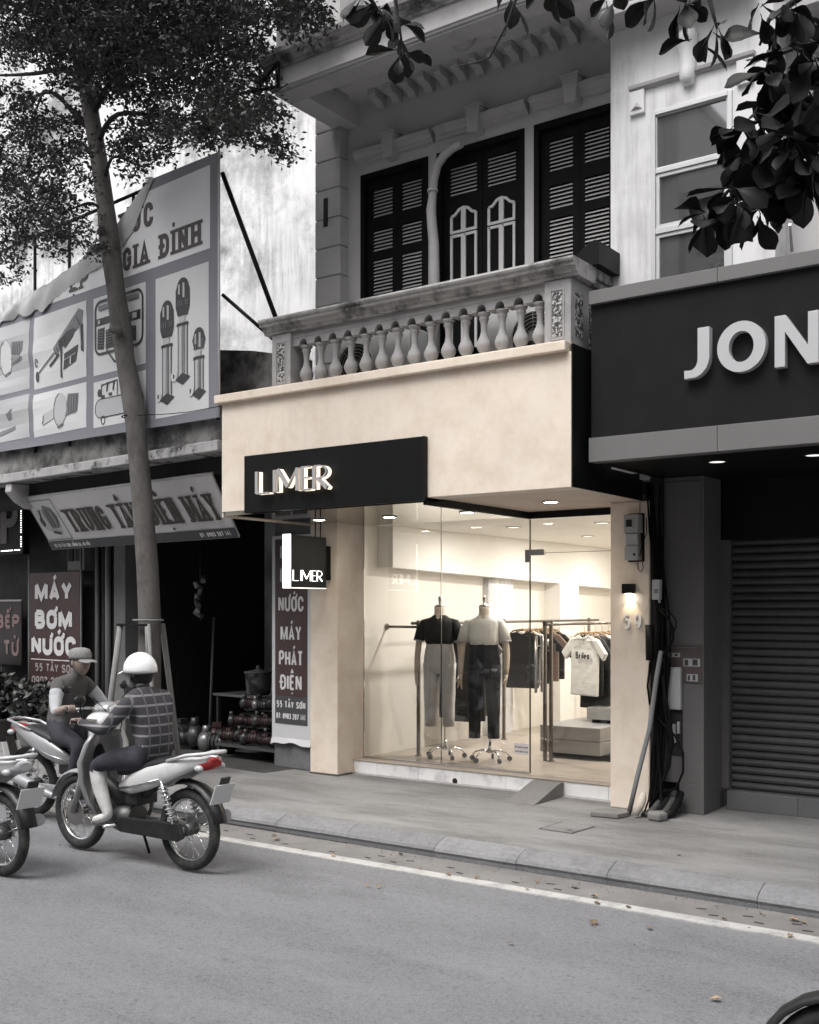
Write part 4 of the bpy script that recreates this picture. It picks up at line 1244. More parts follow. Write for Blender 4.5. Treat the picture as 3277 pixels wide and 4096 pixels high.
def vpump(x, zb, zt, w, par):
    zm = lerp(zb, zt, .54)
    prt(PRINT_LIGHT, [[(x - w * .32, zb + .05), (x + w * .32, zb + .05), (x + w * .32, zm), (x - w * .32, zm)]], 2, par, 'print_tubes')
    line_prt(PRINT_DARK, [([(x + w * k, zb + .04), (x + w * k, zm)], .009) for k in (-.33, .02, .12, .34)], 3, par)
    prt(PRINT_DARK, [[(x - w * .55, zb + .03), (x, zb - .03), (x + w * .55, zb + .04), (x, zb + .09)], [(x - w * .45, zm), (x + w * .45, zm), (x + w * .4, zm + .03), (x - w * .4, zm + .03)],
                     [(x - w * .35, zm + .10), (x + w * .35, zm + .10), (x + w * .5, zm + .19), (x + w * .5, zt - .12)] + arc(x, zt - .1, w * .42, .1, 10, 170, 8) + [(x - w * .5, zt - .12), (x - w * .5, zm + .19)]], 3, par, 'print_motor')
    prt(PRINT_LIGHT, [[(x - w * .25, zm + .03), (x + w * .18, zm + .03), (x + w * .18, zm + .095), (x - w * .25, zm + .095)], [(x - w * .3, zt - .16), (x - w * .18, zt - .16), (x - w * .18, zt - .06), (x - w * .3, zt - .06)], [(x + w * .02, zt - .2), (x + w * .16, zt - .2), (x + w * .16, zt - .06), (x + w * .02, zt - .05)]], 4, par, 'print_highlight')
    line_prt(PRINT_MID, [([(x + w * k, zm + .2), (x + w * k, zt - .22)], .008) for k in (-.36, -.22, -.08, .22, .36)], 4, par, 'print_rib')
    line_prt(PRINT_WHITE, [([(x - w * .12, zb + .1), (x - w * .12, zm - .02)], .012), ([(x + w * .22, zb + .1), (x + w * .22, zm - .02)], .008)], 4, par, 'print_glint')
    prt(PRINT_WHITE, [[(x - w * .62 + .05 * math.cos(a * .628), zb + .07 + .055 * math.sin(a * .628)) for a in range(10)]], 4, par, 'print_flange')
    line_prt(PRINT_DARK, [([(x - w * .62, zb + .05), (x - w * .62, zb + .09)], .02)], 5, par, 'print_bore')


vpump(-.82, 3.95, 4.98, .225, pump_p)
vpump(-.56, 4.12, 5.16, .225, pump_p)
vpump(-.30, 3.94, 4.62, .205, pump_p)
# generator
line_prt(PRINT_DARK, [(rrect(-2.12, -1.24, 4.62, 5.19, .10, 4) + [(-1.24, 5.1)], .028), ([(-1.9, 4.65), (-1.75, 4.50), (-1.66, 4.52), (-1.7, 4.7)], .022)], 3, gen_p, 'print_frame')
prt(PRINT_DARK, [[(-2.10, 4.93), (-1.75, 4.93), (-1.75, 5.01), (-2.10, 5.01)], [(-2.08, 4.68), (-1.96, 4.66), (-1.94, 4.9), (-2.07, 4.9)], [(-1.92, 4.66), (-1.78, 4.66), (-1.80, 4.88), (-1.92, 4.86)], [(-1.5, 4.68), (-1.36, 4.66), (-1.36, 4.82), (-1.48, 4.84)], [(-1.55, 4.88), (-1.28, 4.88), (-1.28, 4.98), (-1.55, 4.98)]], 2, gen_p, 'print_engine')
prt(PRINT_LIGHT, [[(-1.52, 4.905), (-1.46, 4.905), (-1.46, 4.955), (-1.52, 4.955)], [(-1.42, 4.9), (-1.34, 4.9), (-1.34, 4.96), (-1.42, 4.96)], [(-2.06, 4.95), (-2.02, 4.95), (-2.02, 4.99), (-2.06, 4.99)]], 4, gen_p, 'print_highlight')
# compressor
prt(PRINT_LIGHT, [rrect(-2.12, -1.22, 3.93, 4.13, .095, 5)], 2, comp_p, 'print_tank')
line_prt(PRINT_DARK, [(rrect(-2.12, -1.22, 3.93, 4.13, .095, 5), .008), (arc(-1.97, 3.90, .035, .045, 0, 360, 12), .010), (arc(-1.38, 3.90, .035, .045, 0, 360, 12), .010), ([(-2.0, 4.13), (-2.0, 4.28), (-1.7, 4.3), (-1.7, 4.14)], .012), ([(-1.9, 4.2), (-1.88, 4.3)], .02), ([(-1.78, 4.2), (-1.76, 4.3)], .02)], 3, comp_p)
prt(PRINT_DARK, [arc(-2.04, 4.2, .035, .045, 0, 330, 10), [(-2.0, 4.13), (-1.94, 4.13), (-1.94, 4.17), (-2.0, 4.17)], [(-1.86, 4.15), (-1.8, 4.15), (-1.8, 4.18), (-1.86, 4.18)]], 3, comp_p, 'print_pump_head')
# drill
prt(PRINT_MID, [[(-2.98, 4.83), (-2.80, 4.98), (-2.45, 5.20), (-2.36, 5.16), (-2.40, 5.0), (-2.60, 4.93), (-2.72, 4.86), (-2.92, 4.74)]], 2, drill_p, 'print_drill_body')
prt(PRINT_DARK, [[(-2.86, 4.88), (-2.55, 5.06), (-2.50, 5.0), (-2.58, 4.90), (-2.72, 4.80)], [(-2.76, 4.56), (-2.50, 4.62), (-2.46, 4.80), (-2.74, 4.74)], [(-2.44, 5.0), (-2.37, 5.02), (-2.35, 4.7), (-2.40, 4.72)]], 3, drill_p, 'print_drill_grip')
line_prt(PRINT_DARK, [([(-2.86, 4.92), (-2.80, 4.8), (-2.81, 4.48)], .034), ([(-2.95, 4.78), (-3.3, 4.60)], .016), ([(-2.85, 4.75), (-3.05, 4.64)], .03), (arc(-3.35, 4.72, .025, .045, 0, 330, 10), .012), (arc(-3.33, 4.56, .022, .05, 0, 360, 10), .02)], 4, drill_p, 'print_drill_bit')
line_prt(PRINT_LIGHT, [([(-2.86, 4.90), (-2.56, 5.07)], .008), ([(-2.74, 4.66), (-2.50, 4.71)], .008), ([(-2.6, 4.6), (-2.6, 4.68)], .03), ([(-2.42, 5.0), (-2.39, 4.78)], .01)], 5, drill_p, 'print_glint')
line_prt(PRINT_DARK, [([(-2.94 + .045 * k, 4.80 + .03 * k), (-2.90 + .045 * k, 4.74 + .03 * k)], .010) for k in range(5)] + [([(-2.5, 5.12), (-2.42, 5.0)], .008)], 5, drill_p, 'print_detail')
line_prt(PRINT_MID, [([(-2.09, 4.86 - .03 * k), (-1.95, 4.85 - .03 * k)], .008) for k in range(6)] + [([(-1.90, 4.84 - .03 * k), (-1.80, 4.84 - .03 * k)], .008) for k in range(5)] + [([(-2.05, 5.12), (-1.3, 5.13)], .05)] + [([(-1.5, 4.80 - .03 * k), (-1.37, 4.80 - .03 * k)], .007) for k in range(4)], 5, gen_p, 'print_detail')
# motors
for cx, cz, par, sc_ in ((-2.78, 4.12, mot_p, 1), (-4.0, 4.88, p5, 1.1)):
    prt(PRINT_MID, [[(cx + .05, cz - .1 * sc_), (cx + .3 * sc_, cz - .06 * sc_), (cx + .32 * sc_, cz + .14 * sc_), (cx + .1, cz + .16 * sc_)]], 2, par, 'print_motor')
    prt(PRINT_LIGHT if par is mot_p else PRINT_WHITE, [arc(cx - .05, cz, .13 * sc_, .19 * sc_, 0, 350, 14), [(cx - .42 * sc_, cz - .14), (cx - .15, cz - .08), (cx - .15, cz + .04), (cx - .42 * sc_, cz - .02)]], 3, par, 'print_casing')
    line_prt(PRINT_MID, [([(cx + .12 + .05 * k, cz - .08), (cx + .13 + .05 * k, cz + .14)], .012) for k in range(4)] + [(arc(cx - .05, cz, .13 * sc_, .19 * sc_, 100, 260, 8), .01), ([(cx - .1, cz - .2), (cx + .02, cz - .17)], .02), ([(cx - .42 * sc_, cz - .13), (cx - .40 * sc_, cz - .03)], .02)], 4, par)
prt(PRINT_MID, [[(-4.25, 3.95), (-3.85, 4.0), (-3.85, 4.05), (-4.25, 4.01)], [(-4.05, 4.2), (-3.9, 4.26), (-3.92, 4.14), (-4.0, 4.12)]], 2, p6, 'print_tool')
# title words that can be read
tx0 = (1, 0, 0)
for txt, o_, w_, h_, t_ in (('GIA ĐÌNH', (-1.60, 5.425), 1.33, .245, .052), ('ƯỚC', (-1.66, 5.80), .60, .255, .056), ('ẸP', (-2.62, 5.405), .36, .19, .045)):
    for c, st in stroke_letters(txt, w_, h_, t_, .34, 1.0):
        if st:
            BL(add_strokes(MB(), [([(p[0] + o_[0], p[1] + o_[1]) for p in pl], tt) for pl, tt in st], BP, -.0075, -.005, .0002), 'letter', PRINT_TEXT, sheet)
# fold hanging over the torn edge
fold = MB()
vs_, fs = [], []
nx2 = 70
for i in range(nx2 + 1):
    xx = lerp(-1.14, -5.6, i / nx2)
    zt = interp(top_pts, xx)
    k = i / nx2
    wdt = (.30 - .12 * k + .10 * math.sin(k * 17) * k) * (1.0 if i > 6 else i / 6)
    for j in range(7):
        u = j / 6
        vs_.append((xx + .10 * u * (1 - k), disp(xx, zt) - .022 * math.sin(u * math.pi) - .012 - .02 * k * math.sin(13 * xx + 5 * u), zt + .015 * math.sin(u * 3.1) - wdt * u * (.9 + .25 * math.sin(17 * xx) * k) + .015 * k * math.sin(31 * xx) - BZ))
for i in range(nx2):
    for j in range(6):
        a = i * 7 + j
        fs.append((a, a + 1, a + 8, a + 7))
BL(fold.add(vs_, fs, True), 'torn_fold', mat('banner_back', (.50, .495, .50), .6, var=.12, vs_=3, dirt=.4, ds=3, dcol=(.2, .2, .2)), sheet)
BL(MB().tube([(.01, -.005, 3.70 - BZ), (.01, -.005, 6.265 - BZ)], .012, 6), 'edge_rod', PRINT_WHITE)
BL(MB().tube([(-.02, .05, 6.24 - BZ), (-5.6, .05, 6.24 - BZ)], .02, 6), 'top_rail', BLACK_METAL)
for xx in (-.1, -1.5, -2.75, -3.5, -4.6):
    BL(MB().tube([(xx, .06, 3.7 - BZ), (xx, .06, 6.25 - BZ)], .018, 6), 'post', BLACK_METAL)
BL(MB().tube([(-.02, .06, 6.08 - BZ), (.52, .42, 4.34 - BZ)], .024, 6), 'brace', BLACK_METAL)
BL(MB().tube([(-.02, .06, 4.90 - BZ), (.50, .44, 4.33 - BZ)], .018, 6), 'brace', BLACK_METAL)

# slanted sign under the ledge
AW = thing('awning_sign', 'slanted grey awning sign reading TRUNG TÂM ĐIỆN MÁY under the ledge', 'sign', (-7.6, 7.5, 3.19), LZ)
dn = Vector((0, .43, -.59))
dn_len = dn.length
dn = dn / dn_len
up_ = -dn
outn = Vector((0, -.59, -.43)).normalized()
xl, xr = -3.92, -.33
PA = frame_of((xl, .17, 0), (1, 0, 0), dn, outn)     # a along, b down the slope
Lw = xr - xl
m_ = MB()
n1, n2 = 40, 8
vs_, fs = [], []
for i in range(n1 + 1):
    for j in range(n2 + 1):
        u, v = i / n1, j / n2
        vs_.append(PA(Lw * u - .10 * v, dn_len * v, .012 * math.sin(u * 17) * (1 - v) * v + .004 * math.sin(u * 60)))
for i in range(n1):
    for j in range(n2):
        a = i * (n2 + 1) + j
        fs.append((a, a + 1, a + n2 + 2, a + n2 + 1))
aw_sheet = part('awning_sheet', m_.add(vs_, fs, True), AWNING, AW, local=True)
PA2 = frame_of(Vector((xl, .17, 0)) + dn * dn_len, (1, 0, 0), up_, outn)   # b up the slope
part('lower_band', MB().prism([(-.095, .0), (Lw - .095, .0), (Lw - .085, .115), (-.085, .115)], PA2, -.014, -.006), AWN_BAND, AW, local=True)
part('awning_frame', MB().tube([PA(-.02, -.01, .01), PA(Lw + .02, -.01, .01)], .016, 6).tube([PA(-.12, dn_len, .01), PA(Lw - .1, dn_len, .01)], .014, 6).tube([PA(0, 0, .01), PA(-.1, dn_len, .01)], .012, 6).tube([PA(Lw, 0, .01), PA(Lw - .1, dn_len, .01)], .012, 6), ALU, AW, local=True)
lettering('TRUNG TÂM ĐIỆN MÁY', AW, AWN_TEXT, PA2(.62, .22, -.014), (1, 0, 0), up_, outn, 2.80, .315, .046, -.003, 0, True, .28, .85, step=.0002)
lettering('TC: 55 TÂY SƠN, ĐỐNG ĐA, HÀ NỘI', AW, SIGN_TEXT, PA2(.02, .03, -.0145), (1, 0, 0), up_, outn, .78, .05, .010, -.003, 0, True, step=.00015)
lettering('ĐT: 0903 287 141', AW, SIGN_TEXT, PA2(2.92, .03, -.0145), (1, 0, 0), up_, outn, .50, .055, .011, -.003, 0, True, step=.00015)
part('picture_frame', add_strokes(MB(), [([(-.05, .14), (.50, .14), (.53, .69), (.0, .69), (-.05, .14)], .010)], PA2, -.016, -.012), PRINT_MID, AW, local=True)
part('pump_picture', MB().prism([(.14 + .11 * math.cos(a / 10 * 6.28), .42 + .16 * math.sin(a / 10 * 6.28)) for a in range(10)], PA2, -.017, -.012), PRINT_LIGHT, AW, local=True)
part('pump_picture', MB().prism([(.22, .30), (.36, .30), (.42, .42), (.40, .56), (.28, .62), (.2, .5)], PA2, -.019, -.012), PRINT_MID, AW, local=True)
part('pump_picture', add_strokes(MB(), [([(.08, .34), (.12, .46), (.16, .56)], .03), ([(.26, .32), (.28, .58)], .012), ([(.31, .32), (.33, .58)], .012), ([(.2, .25), (.34, .22)], .03), (arc(.1, .40, .03, .05, 0, 360, 8), .02)], PA2, -.021, -.016), PRINT_DARK, AW, local=True)

# vertical banner on the column next to the beige pillar
VB = thing('vertical_banner', 'tall narrow maroon banner on the grey column beside the beige pillar', 'banner', (-7.6, 7.5, .41), LZ)
VL = lambda mb, nm, mtl, **k: part(nm, mb, mtl, VB, local=True, **k)
v0 = .41
VL(MB().box(-.70, -.075, 1.295, 1.318, 0, 2.24), 'backing_sheet', PRINT_WHITE)
vsr = []
for i in range(13):
    u = i / 12
    vsr.append([(-.70 + .625 * u, 1.294 - .02 * abs(math.sin(u * 9)), .06), (-.70 + .625 * u, 1.294, .08)])
mb = MB()
for i in range(12):
    u0, u1 = i / 12, (i + 1) / 12
    f0, f1 = .03 * math.sin(u0 * math.pi) + .01 * math.sin(u0 * 14), .03 * math.sin(u1 * math.pi) + .01 * math.sin(u1 * 14)
    mb.add([(-.70 + .625 * u0, 1.294, .05), (-.70 + .625 * u1, 1.294, .05), (-.70 + .625 * u1, 1.27, -.03 + f1), (-.70 + .625 * u0, 1.27, -.03 + f0)], [(0, 1, 2, 3)], True)
VL(mb, 'curled_hem', PRINT_WHITE)
VL(MB().box(-.645, -.135, 1.291, 1.2945, .50, 2.20), 'maroon_field', RED_SIGN)
VL(MB().box(-.645, -.135, 1.2905, 1.2945, .20, .499), 'black_field', AWN_BAND)
for txt, zc, w_, h_ in (('MÁY', 2.0 - .02, .34, .16), ('BƠM', 1.73, .34, .16), ('NƯỚC', 1.415, .40, .165), ('MÁY', 1.10, .33, .165), ('PHÁT', .83, .38, .165), ('ĐIỆN', .57, .34, .165)):
    lettering(txt, VB, SIGN_TEXT, (-.39 - w_ / 2, 1.2905, zc), (1, 0, 0), (0, 0, 1), (0, -1, 0), w_, h_, .0275, -.003, 0, True, .16, step=.0002)
lettering('55 TÂY SƠN', VB, SIGN_TEXT, (-.62, 1.290, .375), (1, 0, 0), (0, 0, 1), (0, -1, 0), .46, .075, .015, -.003, 0, True, .2, step=.0002)
lettering('ĐT: 0903 287 141', VB, SIGN_TEXT, (-.62, 1.290, .255), (1, 0, 0), (0, 0, 1), (0, -1, 0), .46, .062, .012, -.003, 0, True, .2, step=.0002)

# maroon banner on the left
RB = thing('wall_banner', 'maroon wall banner reading MÁY BƠM NƯỚC above dark shrubs', 'banner', (-7.6, 7.5, .77), LZ)
RL = lambda mb, nm, mtl, **k: part(nm, mb, mtl, RB, local=True, **k)
RL(MB().box(-5.40, -4.17, 1.06, 1.075, 0, 1.57), 'banner_field', RED_SIGN)
RL(MB().box(-5.36, -4.22, 1.056, 1.061, .40, .412), 'rule_line', SIGN_TEXT)
for txt, zc, w_, h_, t_ in (('MÁY', 1.185, .92, .26, .072), ('BƠM', .815, .92, .26, .074), ('NƯỚC', .465, 1.10, .26, .072)):
    lettering(txt, RB, SIGN_TEXT, (-4.79 - w_ / 2, 1.056, zc), (1, 0, 0), (0, 0, 1), (0, -1, 0), w_, h_, t_, -.003, 0, True, .14, step=.0002)
lettering('55 TÂY SƠN', RB, SIGN_DIM, (-5.25, 1.056, .245), (1, 0, 0), (0, 0, 1), (0, -1, 0), .98, .11, .021, -.003, 0, True, .2, step=.0002)
lettering('0903 287 141', RB, SIGN_DIM, (-5.33, 1.056, .07), (1, 0, 0), (0, 0, 1), (0, -1, 0), 1.1, .11, .021, -.003, 0, True, .2, step=.0002)
for xx in (-5.43, -4.14):
    RL(MB().tube([(xx, 1.07, -.6), (xx, 1.07, 1.9)], .016, 6), 'batten', CONDUIT)

B2 = thing('dark_banner', 'dark banner reading BẾP TỪ at the left picture edge', 'banner', (-7.6, 7.5, 1.08), LZ)
part('banner_field', MB().box(-6.75, -5.62, 1.06, 1.075, 0, .9), mat('dark_vinyl', (.022, .018, .018), .5), B2, local=True)
part('batten', MB().box(-6.77, -5.60, 1.045, 1.06, .88, .905), SIGN_DIM, B2, local=True)
lettering('BẾP', B2, SIGN_PINK, (-6.28, 1.056, .50), (1, 0, 0), (0, 0, 1), (0, -1, 0), .62, .20, .05, -.003, 0, True, .2, step=.0002)
lettering('TỪ', B2, SIGN_PINK, (-6.10, 1.056, .12), (1, 0, 0), (0, 0, 1), (0, -1, 0), .42, .22, .05, -.003, 0, True, .2, step=.0002)

LS = thing('led_sign', 'black light-dot sign with a big dotted letter P at the left picture edge', 'sign', (-7.6, 7.5, 2.6), LZ)
part('panel', MB().box(-7.2, -5.40, .96, 1.06, 0, 1.06), BLACK_PANEL, LS, .01, local=True)
part('letter', add_strokes(MB(), [([(-5.90, .16), (-5.90, .76)], .17), ([(-5.90, .70), (-5.72, .70)] + arc(-5.72, .57, .13, .13, 90, -90, 10) + [(-5.90, .44)], .12)], lambda a, b, d: (a, d, b), .945, .958), mat('led_letter', (.30, .28, .28), .6, dirt=.9, ds=90, dcol=(.03, .03, .03), dlo=.48, dhi=.52), LS, local=True)
mb = MB()
path = [(-7.1 + .032 * i, 1.0) for i in range(51)] + [(-5.44, .97 - .032 * i) for i in range(28)] + [(-5.48 - .032 * i, .06) for i in range(50)]
for k, (a, b) in enumerate(path):
    if k % 11 in (7,):
        continue
    mb.sphere((a, .955, b), .0085, 6, 4)
part('light_dots', mb, mat('led_dot', (1, 1, 1), .5, emit=(1, .98, .95), es=2.2), LS, local=True, kind='stuff')
# ------------------------------------------------------------------ houses across the street, unseen but in reflections; made tall to block low sky
OPP_A = mat('opposite_pale_paint', (.42, .41, .40), .85, var=.1, streak=.4)
OPP_B = mat('opposite_grey_paint', (.22, .215, .21), .85, var=.15, streak=.4)
struct('far_pavement', MB().box(-60, 60, -12, -9, -.05, .13), PAVING)
for i, (x0, x1, h, nf, mt_, lab) in enumerate(((-26, -18.2, 12.5, 4, OPP_B, 'grey house across the street behind the camera, farthest left'), (-18, -11.2, 16, 5, OPP_A, 'tall pale house across the street opposite the pump shop'), (-11, -5.2, 13, 4, OPP_B, 'grey house across the street opposite the riders'),
                                               (-5, 1.8, 17, 5, OPP_A, 'tallest pale house across the street behind the camera'), (2, 9, 12, 4, OPP_B, 'grey house across the street behind the camera to the right'), (9.2, 18, 15, 5, OPP_A, 'pale house across the street at the far right end'))):
    t = thing('opposite_house', lab, 'building', ((x0 + x1) / 2, -12, .13), group='houses across the street')
    part('wall', MB().box(x0, x1, -18, -12, .13, h), mt_, t)
    part('roof_parapet', MB().box(x0 - .05, x1 + .05, -18, -11.8, h, h + .35), GREY_TRIM, t)
    part('shopfront', MB().box(x0 + .4, x1 - .4, -12.01, -11.97, .13, 2.8), BLACKISH, t)
    part('awning', MB().prism([(-12, 3.2), (-10.6, 2.85), (-10.6, 2.8), (-12, 3.1)], lambda a, b, d: (d, a, b), x0 + .2, x1 - .2), DIM_WALL if i % 2 else GREY_TRIM, t)
    for f in range(1, nf):
        zb = .6 + f * 3.3
        n_ = 3
        for k in range(n_):
            xc = lerp(x0, x1, (k + .5) / n_)
            arch = [(xc - .65, zb), (xc + .65, zb), (xc + .65, zb + 1.3)] + arc(xc, zb + 1.3, .65, .35, 0, 180, 8) + [(xc - .65, zb + 1.3)]
            w = part('window', MB().prism(arch, lambda a, b, d: (a, d, b), -11.99, -11.95), BLACKISH, t)
            part('window_trim', add_strokes(MB(), [(arch[1:], .14)], lambda a, b, d: (a, d, b), -11.90, -11.98), PALE_TRIM, w)
        part('balcony', MB().box(x0 + .3, x1 - .3, -12, -11.2, zb - .35, zb - .2).box(x0 + .3, x1 - .3, -11.25, -11.2, zb - .2, zb + .5), mt_, t)
# ------------------------------------------------------------------ inside the shop
FZ = .277


def rack(name, label, x, y0, y1, z, posts, hook=None):
    t = thing(name, label, 'clothes rack', (x, y0, FZ))
    part('rail', MB().cyl((x, y0 - .12, z), (x, y1, z), .016, n=12), BRONZE, t)
    for p in posts:
        part('post', MB().box(x - .016, x + .016, p - .016, p + .016, FZ, z + .03), BRONZE, t, .003)
        part('base_plate', MB().cyl((x, p, FZ), (x, p, FZ + .008), .04, n=14), BRONZE, t)
    if hook:
        part('wall_arm', MB().cyl((hook, y0 - .02, z - .04), (x, y0 - .02, z - .04), .014, n=10), BRONZE, t)
        part('wall_flange', MB().cyl((hook + .002, y0 - .02, z - .04), (hook + .014, y0 - .02, z - .04), .035, n=14), BRONZE, t)
    return t


RK1 = rack('clothes_rack', 'bronze tube clothes rack along the left wall behind the mannequins', -6.72, 9.60, 14.0, 1.70, (9.60, 11.4, 13.7), -7.134)
RK2 = rack('clothes_rack', 'bronze tube clothes rack behind the glass door handle', -5.36, 10.05, 13.4, 1.695, (10.05, 13.2))
part('post', MB().box(-5.445, -5.413, 10.03, 10.062, FZ, 1.72), BRONZE, RK2, .003)
part('cross_arm', MB().box(-5.45, -5.34, 10.03, 10.06, 1.70, 1.728), BRONZE, RK2, .002)


def tee_poly(w, h, sl):
    return [(-.075, 0), (-.05, -.025), (0, -.04), (.05, -.025), (.075, 0), (w * .5, -.045), (w * .5 + sl * .75, -.045 - sl * .75), (w * .5 + sl * .42, -.075 - sl * 1.0), (w * .5 - .01, -.19), (w * .485, -h), (-w * .485, -h), (-w * .5 + .01, -.19), (-w * .5 - sl * .42, -.075 - sl * 1.0), (-w * .5 - sl * .75, -.045 - sl * .75), (-w * .5, -.045)]


def shirt(x, y, z, mt_, label, w=.46, h=.68, sl=.22, yaw=0, thick=.045, motif=None, cuff=None, group=None):
    """a T-shirt on a hanger; faces -y before yaw"""
    t = thing('hanging_shirt', label, 'shirt', (x, y, z), yaw, group)
    pl = tee_poly(w, h, sl)
    b = part('shirt_body', MB().prism(pl, lambda a, q, d: (a, d + .012 * math.sin(a * 14 + q * 5), q - .10), -thick / 2, thick / 2), mt_, t, .014, local=True)
    part('collar', MB().tube([(-.075, 0, -.095), (-.05, -.026, -.122), (0, -.032, -.138), (.05, -.026, -.122), (.075, 0, -.095)], .009, 6), mt_, t, local=True)
    hg = part('hanger', MB().tube([(-w * .42, 0, -.145), (-.12, 0, -.09), (0, 0, -.07), (.12, 0, -.09), (w * .42, 0, -.145)], [(.011, .007)] * 5, 6), WOOD, t, local=True)
    part('hook', MB().tube([(0, 0, -.07), (0, 0, -.01), (.0, -.012, .012), (0, 0, .03), (0, .014, .022)], .0025, 5), CHROME, hg, local=True)
    if motif == 'word':
        m_ = MB()
        for c, st in stroke_letters('Brilea', .22, .08, .014, .2):
            add_strokes(m_, st, frame_of((-.10, -thick / 2 - .014, -.36), (1, 0, 0), (0, 0, 1), (0, -1, 0)), -.004, 0, .0002)
        part('chest_print', m_, PRINT_DARK, b, local=True)
    if motif == 'band':
        part('hem_band', MB().box(-w * .48, w * .48, -thick / 2 - .016, thick / 2 + .016, -h - .10, -h + .02 - .04), TEE_BLACK, b, local=True)
    if motif == 'stripes':
        for s_ in (-1, 1):
            for k in range(3):
                x0 = s_ * (w * .5 + .03 + k * .045)
                part('sleeve_stripe', MB().box(min(x0, x0 + s_ * .018), max(x0, x0 + s_ * .018), -thick / 2 - .015, thick / 2 + .015, -.30 - k * .02, -.18 - k * .03), TEE_BLACK, b, local=True)
    return t


GR1 = 'garments hanging on the left wall rack'
seq = [(10.35, TEE_BLACK, 'black', .95), (10.47, mat('brown_cloth', (.10, .085, .08), .9), 'dark brown', 1.0), (10.6, TEE_BLACK, 'black long', 1.0), (10.75, mat('taupe_cloth', (.14, .12, .11), .9), 'taupe', .95), (10.9, TEE_BLACK, 'black', .8),
       (11.85, TEE_BLACK, 'black', .7), (12.0, TEE_WHITE, 'white striped-sleeve', .68), (12.2, TEE_BLACK, 'black', .66), (12.38, mat('rust_cloth', (.16, .11, .09), .9), 'rusty brown', .64), (12.55, TEE_BLACK, 'black', .62)]
ordw = ['first', 'second', 'third', 'fourth', 'fifth', 'sixth', 'seventh', 'eighth', 'ninth', 'tenth', 'eleventh']
for i, (yy, mt_, nm, h) in enumerate(seq):
    shirt(-6.72, yy, 1.672, mt_, '%s garment, %s from the window on the left wall rack' % (nm, ordw[i]), .44, h, .19, R(4 + (i % 3) * 3), motif='stripes' if 'striped' in nm else None, group=GR1)
GR2 = 'shirts hanging on the rack behind the door handle'
shirt(-5.36, 10.82, 1.667, TEE_WHITE, 'white T-shirt with the chest print Brilea, foremost on its rack', .44, .66, .20, R(-22), motif='word', group=GR2)
for i, (mt_, nm) in enumerate(((TEE_BLACK, 'black T-shirt hanging right behind the Brilea shirt'), (TEE_BLACK, 'black T-shirt with a longer hem below the Brilea shirt'), (TEE_WHITE, 'white T-shirt, fourth on the rack behind the door handle'),
                               (mat('sand_cloth', (.45, .34, .26), .9), 'sand coloured T-shirt in the middle of its rack'), (TEE_BLACK, 'black T-shirt, sixth on the rack behind the door handle'), (TEE_GREY, 'grey T-shirt, seventh on the rack behind the door handle'), (TEE_BLACK, 'black T-shirt at the far end of its rack'))):
    shirt(-5.36 + .015 * i, 10.94 + i * .13, 1.667, mt_, nm, .44 + .02 * (i == 1), .66 + (.16 if i == 1 else .0), .20, R(-22 + (i % 3) * 3), group=GR2)


